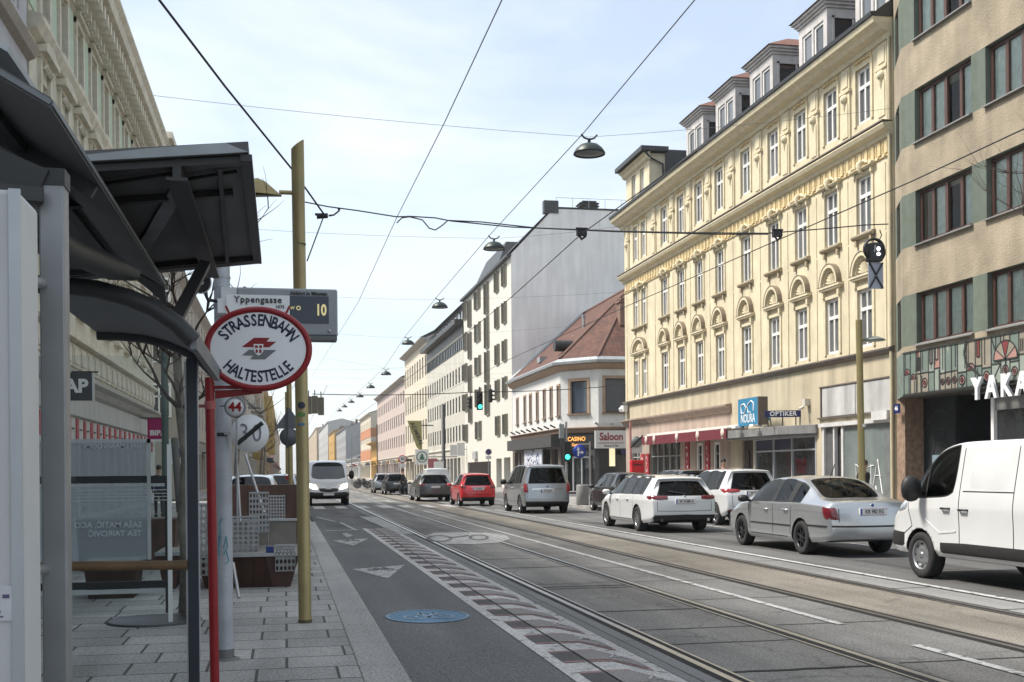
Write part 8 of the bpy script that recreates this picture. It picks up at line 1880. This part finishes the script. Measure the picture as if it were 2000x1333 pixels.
# ================================================================== people
def skinned(name, joints, edges, m_, parent, smooth=True, lev=1):
    bm = bmesh.new(); sk = bm.verts.layers.skin.verify(); vs = []
    for i, (p, r_) in enumerate(joints):
        v = bm.verts.new(p); v[sk].radius = (r_, r_*.82) if isinstance(r_, float) else r_; v[sk].use_root = (i == 0); vs.append(v)
    for a, b in edges: bm.edges.new((vs[a], vs[b]))
    me = bpy.data.meshes.new(name); bm.to_mesh(me); bm.free()
    def s1(o): o.modifiers.new('k', 'SKIN').use_smooth_shade = True
    def s2(o): q = o.modifiers.new('s', 'SUBSURF'); q.levels = lev; q.render_levels = lev
    me2 = solid_mesh(me, [s1, s2]); me2.materials.clear(); me2.materials.append(m_); me2.polygons.foreach_set('use_smooth', [True]*len(me2.polygons)); return link_mesh(name, me2, parent)
SKIN = mat('skin', (.45, .27, .19), .6, amt=.04)
def person(loc, rz_, label, top, legs, hair, H=1.74, stride=.2, hat_m=None, seated=False, lean=0.0, group=None):
    o = empty('person', tuple(loc), rz_); tag(o, label, 'person', group); k = H/1.74; s = stride
    # walking direction is local +y
    if seated: hip = .42; an = [(-.12, .55, .05), (.12, .5, .05)]; kn = [(-.13, .45, .5), (.13, .45, .5)]
    else: hip = .92; an = [(-.09, s, .09), (.09, -s, .12)]; kn = [(-.1, s*.55+.06, .5), (.1, -s*.25+.06, .5)]
    ch = hip+.42; ne = hip+.6; hd = hip+.72
    def L(y, z): return y+lean*(z-hip)
    J = [((0, 0, hip), (.15, .11)), ((0, L(0, hip+.2), hip+.2), (.135, .1)), ((0, L(0, ch), ch), (.155, .115)), ((0, L(0, ne-.03), ne-.03), (.06, .06)), ((0, L(.02, hd-.03), hd-.03), (.07, .08)), ((0, L(.03, hd+.07), hd+.07), (.078, .095)), ((0, L(.02, hd+.14), hd+.14), (.055, .07))]
    E_ = [(0, 1), (1, 2), (2, 3), (3, 4), (4, 5), (5, 6)]
    arms = []
    for sx, sw in ((-1, -1), (1, 1)):
        i = len(J); sh = (sx*.185, L(0, ch+.07), ch+.07); el = (sx*.235, L(sw*s*.35-.04, ch-.2), ch-.2); wr = (sx*.22, L(sw*s*.8+.08, ch-.42), ch-.42)
        if seated: el = (sx*.24, .12, ch-.2); wr = (sx*.17, .38, ch-.12)
        ha = (wr[0], wr[1]+.03, wr[2]-.09); J += [(sh, .06), (el, .045), (wr, .032), (ha, (.035, .02))]; E_ += [(2, i), (i, i+1), (i+1, i+2), (i+2, i+3)]; arms.append((sh, el, wr))
    for q, sx in enumerate((-1, 1)):
        i = len(J); J += [((sx*.09, 0, hip-.06), .09), (kn[q], .06), (an[q], .042), ((an[q][0], an[q][1]+.13, an[q][2]-.05), (.04, .03))]; E_ += [(0, i), (i, i+1), (i+1, i+2), (i+2, i+3)]
    sc = lambda p: tuple(c*k for c in p)
    skinned('body', [(sc(p), r_) for p, r_ in J], E_, SKIN, o)
    # jacket
    JJ = [(sc((0, 0, hip-.08)), (.2, .15)), (sc((0, L(0, hip+.2), hip+.2)), (.175, .135)), (sc((0, L(0, ch), ch)), (.19, .145)), (sc((0, L(0, ne-.03), ne-.03)), (.085, .085))]; EE = [(0, 1), (1, 2), (2, 3)]
    for sh, el, wr in arms: i = len(JJ); JJ += [(sc(sh), .085), (sc(el), .065), (sc(wr), .05)]; EE += [(2, i), (i, i+1), (i+1, i+2)]
    skinned('jacket', JJ, EE, top, o)
    TJ = [(sc((0, 0, hip)), (.165, .125))]; TE = []
    for q, sx in enumerate((-1, 1)): i = len(TJ); TJ += [(sc((sx*.095, 0, hip-.08)), .105), (sc(kn[q]), .08), (sc((an[q][0], an[q][1], an[q][2]+.02)), .06)]; TE += [(0, i), (i, i+1), (i+1, i+2)]
    skinned('trousers', TJ, TE, legs, o)
    for q in range(2): mb = MB(); a_ = sc(an[q]); mb.lathe([(.001, -.045), (.05, -.045), (.055, 0), (.04, .045), (.001, .06)], 10, M=Matrix.Translation((a_[0], a_[1]+.05, a_[2]-.045)) @ Matrix.Diagonal((1, 2.3, 1, 1))); mb.build('shoe', M['black'], o)
    hx = sc((0, L(0, hd+.09), hd+.09)); mb = MB(); mb.lathe([(.001, .115), (.06, .1), (.095, .05), (.102, 0), (.095, -.05)], 14, M=Matrix.Translation(hx) @ Matrix.Diagonal((.95, 1.08, 1, 1))); mb.build('cap' if hat_m else 'hair', hat_m or hair, o)
    f = MB(); fy = hx[1]+.1
    f.tube([(0, fy+.0, hx[2]-.0), (0, fy+.02, hx[2]-.04)], .012, 5); f.build('nose', SKIN, o); f = MB()
    for sx in (-1, 1): f.lathe([(0, 0), (.012, 0)], 8, M=Matrix.Translation((sx*.032, fy+.004, hx[2]-.0)) @ Xr)
    f.build('eyes', M['black'], o)
    return o
HB = mat('hair_dark', (.03, .02, .015), .7); JK = mat('jacket_black', (.018, .018, .02), .85, amt=.15); JN = mat('jacket_navy', (.02, .03, .07), .85, amt=.15); JR = mat('jacket_red', (.3, .015, .02), .8); TD = mat('trousers_dark', (.03, .032, .04), .9, amt=.1); JG = mat('jacket_grey', (.12, .12, .12), .85)
CAPW = mat('scarf_white', (.5, .5, .5), .8)
p = onX(1413, 905, 16.3); person((16.3, p.y, .13), R(160), 'person in a black jacket and dark cap walking past the red-banner shop', JK, TD, HB, H=1.8, hat_m=JK)
p = onX(1683, 930, 16.0); person((16.0, p.y, .13), R(-160), 'person in a bulky black jacket half hidden behind the gold lamp mast', JK, TD, HB, H=1.62, lean=.12)
p = onG(787, 967); person((p.x, p.y, 0), R(80), 'pedestrian dressed all in black standing by the far parked cars', JK, TD, HB)
p = onG(311, 1010, ZP_); person(tuple(p), R(10), 'pedestrian in a navy jacket walking behind the glass screen', JN, TD, HB)
p = onG(300, 965, ZP_); person(tuple(p), R(190), 'pedestrian in a red jacket farther off behind the glass screen', JR, TD, HB)
for i, (u, v) in enumerate(((548, 941), (534, 938), (523, 944))): p = onG(u, v, ZP_); person(tuple(p), R(20+i*130), ['distant pedestrian in grey nearest the slim gold sign post', 'distant pedestrian in navy between two others on the left pavement', 'distant pedestrian in black on the left pavement behind the planter wall'][i], [JG, JN, JK][i], TD, HB)
# the van's driver
person((9.0+.975-.42, 14.85-4.1+3.42, .42), 0, 'driver in a dark red top at the wheel of the white panel van', mat('jumper_dark_red', (.2, .03, .03), .8), TD, HB, seated=True, stride=.1)

# ================================================================== bicycles at the far right pavement
def bike_mesh():
    m = MB()
    for y in (-.52, .52):
        m.tube([(0, y+.34*math.cos(2*PI*k/20), .35+.34*math.sin(2*PI*k/20)) for k in range(21)], .018, 5, cap=False)
        for k in range(6): a_ = PI*k/6; m.tube([(0, y+.33*math.cos(a_), .35+.33*math.sin(a_)), (0, y-.33*math.cos(a_), .35-.33*math.sin(a_))], .004, 3, cap=False)
    return m
bk = empty('bicycle', (0, 0, 0)); tag(bk, 'dark bicycle parked in the row far down the right pavement', 'bicycle', 'bicycles parked far down the street')
for y in (-.52, .52):
    m = MB(); m.tube([(0, y+.34*math.cos(2*PI*k/20), .35+.34*math.sin(2*PI*k/20)) for k in range(21)], .02, 5, cap=False)
    for k in range(6): a_ = PI*k/6; m.tube([(0, y+.33*math.cos(a_), .35+.33*math.sin(a_)), (0, y-.33*math.cos(a_), .35-.33*math.sin(a_))], .004, 3, cap=False)
    m.build('wheel', M['black'], bk)
m = MB()
for a_, b_ in (((-.52, .35), (-.1, .3)), ((-.52, .35), (-.18, .8)), ((-.1, .3), (-.18, .85)), ((-.1, .3), (.36, .75)), ((-.17, .76), (.36, .82)), ((.36, .95), (.52, .35))): m.tube([(0, a_[0], a_[1]), (0, b_[0], b_[1])], .018, 5)
m.build('frame', M['dark'], bk); m = MB(); m.tube([(0, -.28, .9), (0, -.08, .92)], [.06, .03], 6); m.build('saddle', M['black'], bk); m = MB(); m.tube([(-.28, .3, 1.0), (-.1, .38, .98), (.1, .38, .98), (.28, .3, 1.0)], .014, 5); m.build('handlebar', M['steel'], bk)
rr = random.Random(9)
for i in range(12):
    o = bk if i == 0 else copy_tree(bk); y = 112+i*1.6+rr.uniform(-.2, .2); x = 7.5+rr.uniform(-.15, .15)+i*.1; o.location = (x, y, .02); o.rotation_euler = (0, rr.uniform(-.08, .08), R(70+rr.uniform(-12, 12))); o['label'] = ('nearest', 'second', 'third', 'fourth', 'fifth', 'sixth', 'seventh', 'eighth', 'ninth', 'tenth', 'eleventh', 'farthest')[i]+' dark bicycle of the row parked far down the right side'
# rough pixels of street clutter: bollards beside the crossing, drain covers
for i, (x, y) in enumerate(((13.9, 16.3), (11.2, 24.0))):
    m = MB(); m.box(x-.22, x+.22, y-.3, y+.3, .0, .008)
    o = m.build('drain_cover', M['dark']); tag(o, ['iron drain cover near the right kerb', 'iron drain cover in the right-hand lane'][i], 'drain cover'); m = MB()
    for k in range(7): m.box(x-.18, x+.18, y-.26+k*.08, y-.22+k*.08, .009, .012)
    m.build('slots', M['black'], o)
# ================================================================== air
hz = MB(); hz.box(-400, 400, -60, 1100, -1.2, 32); ho = hz.build('haze', None or bpy.data.materials.new('haze_air')); tag(ho, kind='stuff')
hm = ho.data.materials[0]; hm.use_nodes = True; nt = hm.node_tree; nt.nodes.clear(); o_ = nt.nodes.new('ShaderNodeOutputMaterial'); pv = nt.nodes.new('ShaderNodeVolumePrincipled')
pv.inputs['Color'].default_value = (.93, .94, .96, 1); pv.inputs['Density'].default_value = .00035; pv.inputs['Anisotropy'].default_value = .2; nt.links.new(pv.outputs[0], o_.inputs['Volume'])

# ================================================================== every separate piece a part of its own
def split_part(o, nm):
    me = o.data; n = len(me.vertices); p = list(range(n))
    def f(x, p):
        while p[x] != x: p[x] = p[p[x]]; x = p[x]
        return x
    for e in me.edges: p[f(e.vertices[0], p)] = f(e.vertices[1], p)
    bb = {}
    for v in me.vertices:
        c = v.co; q = bb.setdefault(f(v.index, p), [1e9]*3+[-1e9]*3)
        for k in range(3): q[k] = min(q[k], c[k]); q[k+3] = max(q[k+3], c[k])
    keys = list(bb); L = [bb[k] for k in keys]; m = list(range(len(L)))
    for i in range(len(L)):
        for j in range(i):
            if all(L[i][k]-.02 <= L[j][k+3] and L[j][k]-.02 <= L[i][k+3] for k in range(3)): m[f(i, m)] = f(j, m)
    grp = {k: f(i, m) for i, k in enumerate(keys)}
    sets = {}
    for poly in me.polygons: sets.setdefault(grp[f(poly.vertices[0], p)], []).append(poly)
    if len(sets) < 2: o.name = nm; return
    for polys in sets.values():
        vm = {}; vs = []; fs = []
        for q in polys:
            fs.append([vm.setdefault(i, len(vm)) for i in q.vertices])
        vs = [None]*len(vm)
        for i, k in vm.items(): vs[k] = tuple(me.vertices[i].co)
        g = bpy.data.meshes.new(nm); g.from_pydata(vs, [], fs)
        for mm in me.materials: g.materials.append(mm)
        g.polygons.foreach_set('material_index', [q.material_index for q in polys]); g.polygons.foreach_set('use_smooth', [q.use_smooth for q in polys])
        c = link_mesh(nm, g, o.parent, o.location, o.rotation_euler, o.scale)
    bpy.data.objects.remove(o)
SPL = dict(window_sills='window_sill', facade_fins='facade_fin', plaster_strips='plaster_strip', shop_glazing='shop_pane', window_glazing='window_pane', red_wall_posters='wall_poster', wall_clips='wall_clip', patched_plaster='plaster_patch', upper_windows='upper_window', balconies='balcony', facade_spotlights='facade_spotlight', green_band='green_band', oriel_bays='oriel_bay', awning_emblem='awning_emblem', room_backs='room_back', shop_frames='shop_frame', sign_stand='sign_leg', entrance_recess='entrance_recess', window_film='window_film', white_door_frames='door_frame', side_wall='side_wall', orange_band='orange_band', fascia_panel='fascia_panel', foot='foot', canopy_rim='canopy_rim', post_strip='post_strip', pale_strip='pale_strip', sign_lamp='sign_lamp', collar='collar', reflector_bands='reflector_band', string_course='string_course', door_frame='door_frame', side_cladding='side_cladding', penthouse='penthouse', cornice='cornice', banner_print='banner_mark')
for o in [o for o in COL.objects if o.type == 'MESH' and o.name.split('.')[0] in SPL and not o.children and not o.get('kind')]: split_part(o, SPL[o.name.split('.')[0]])
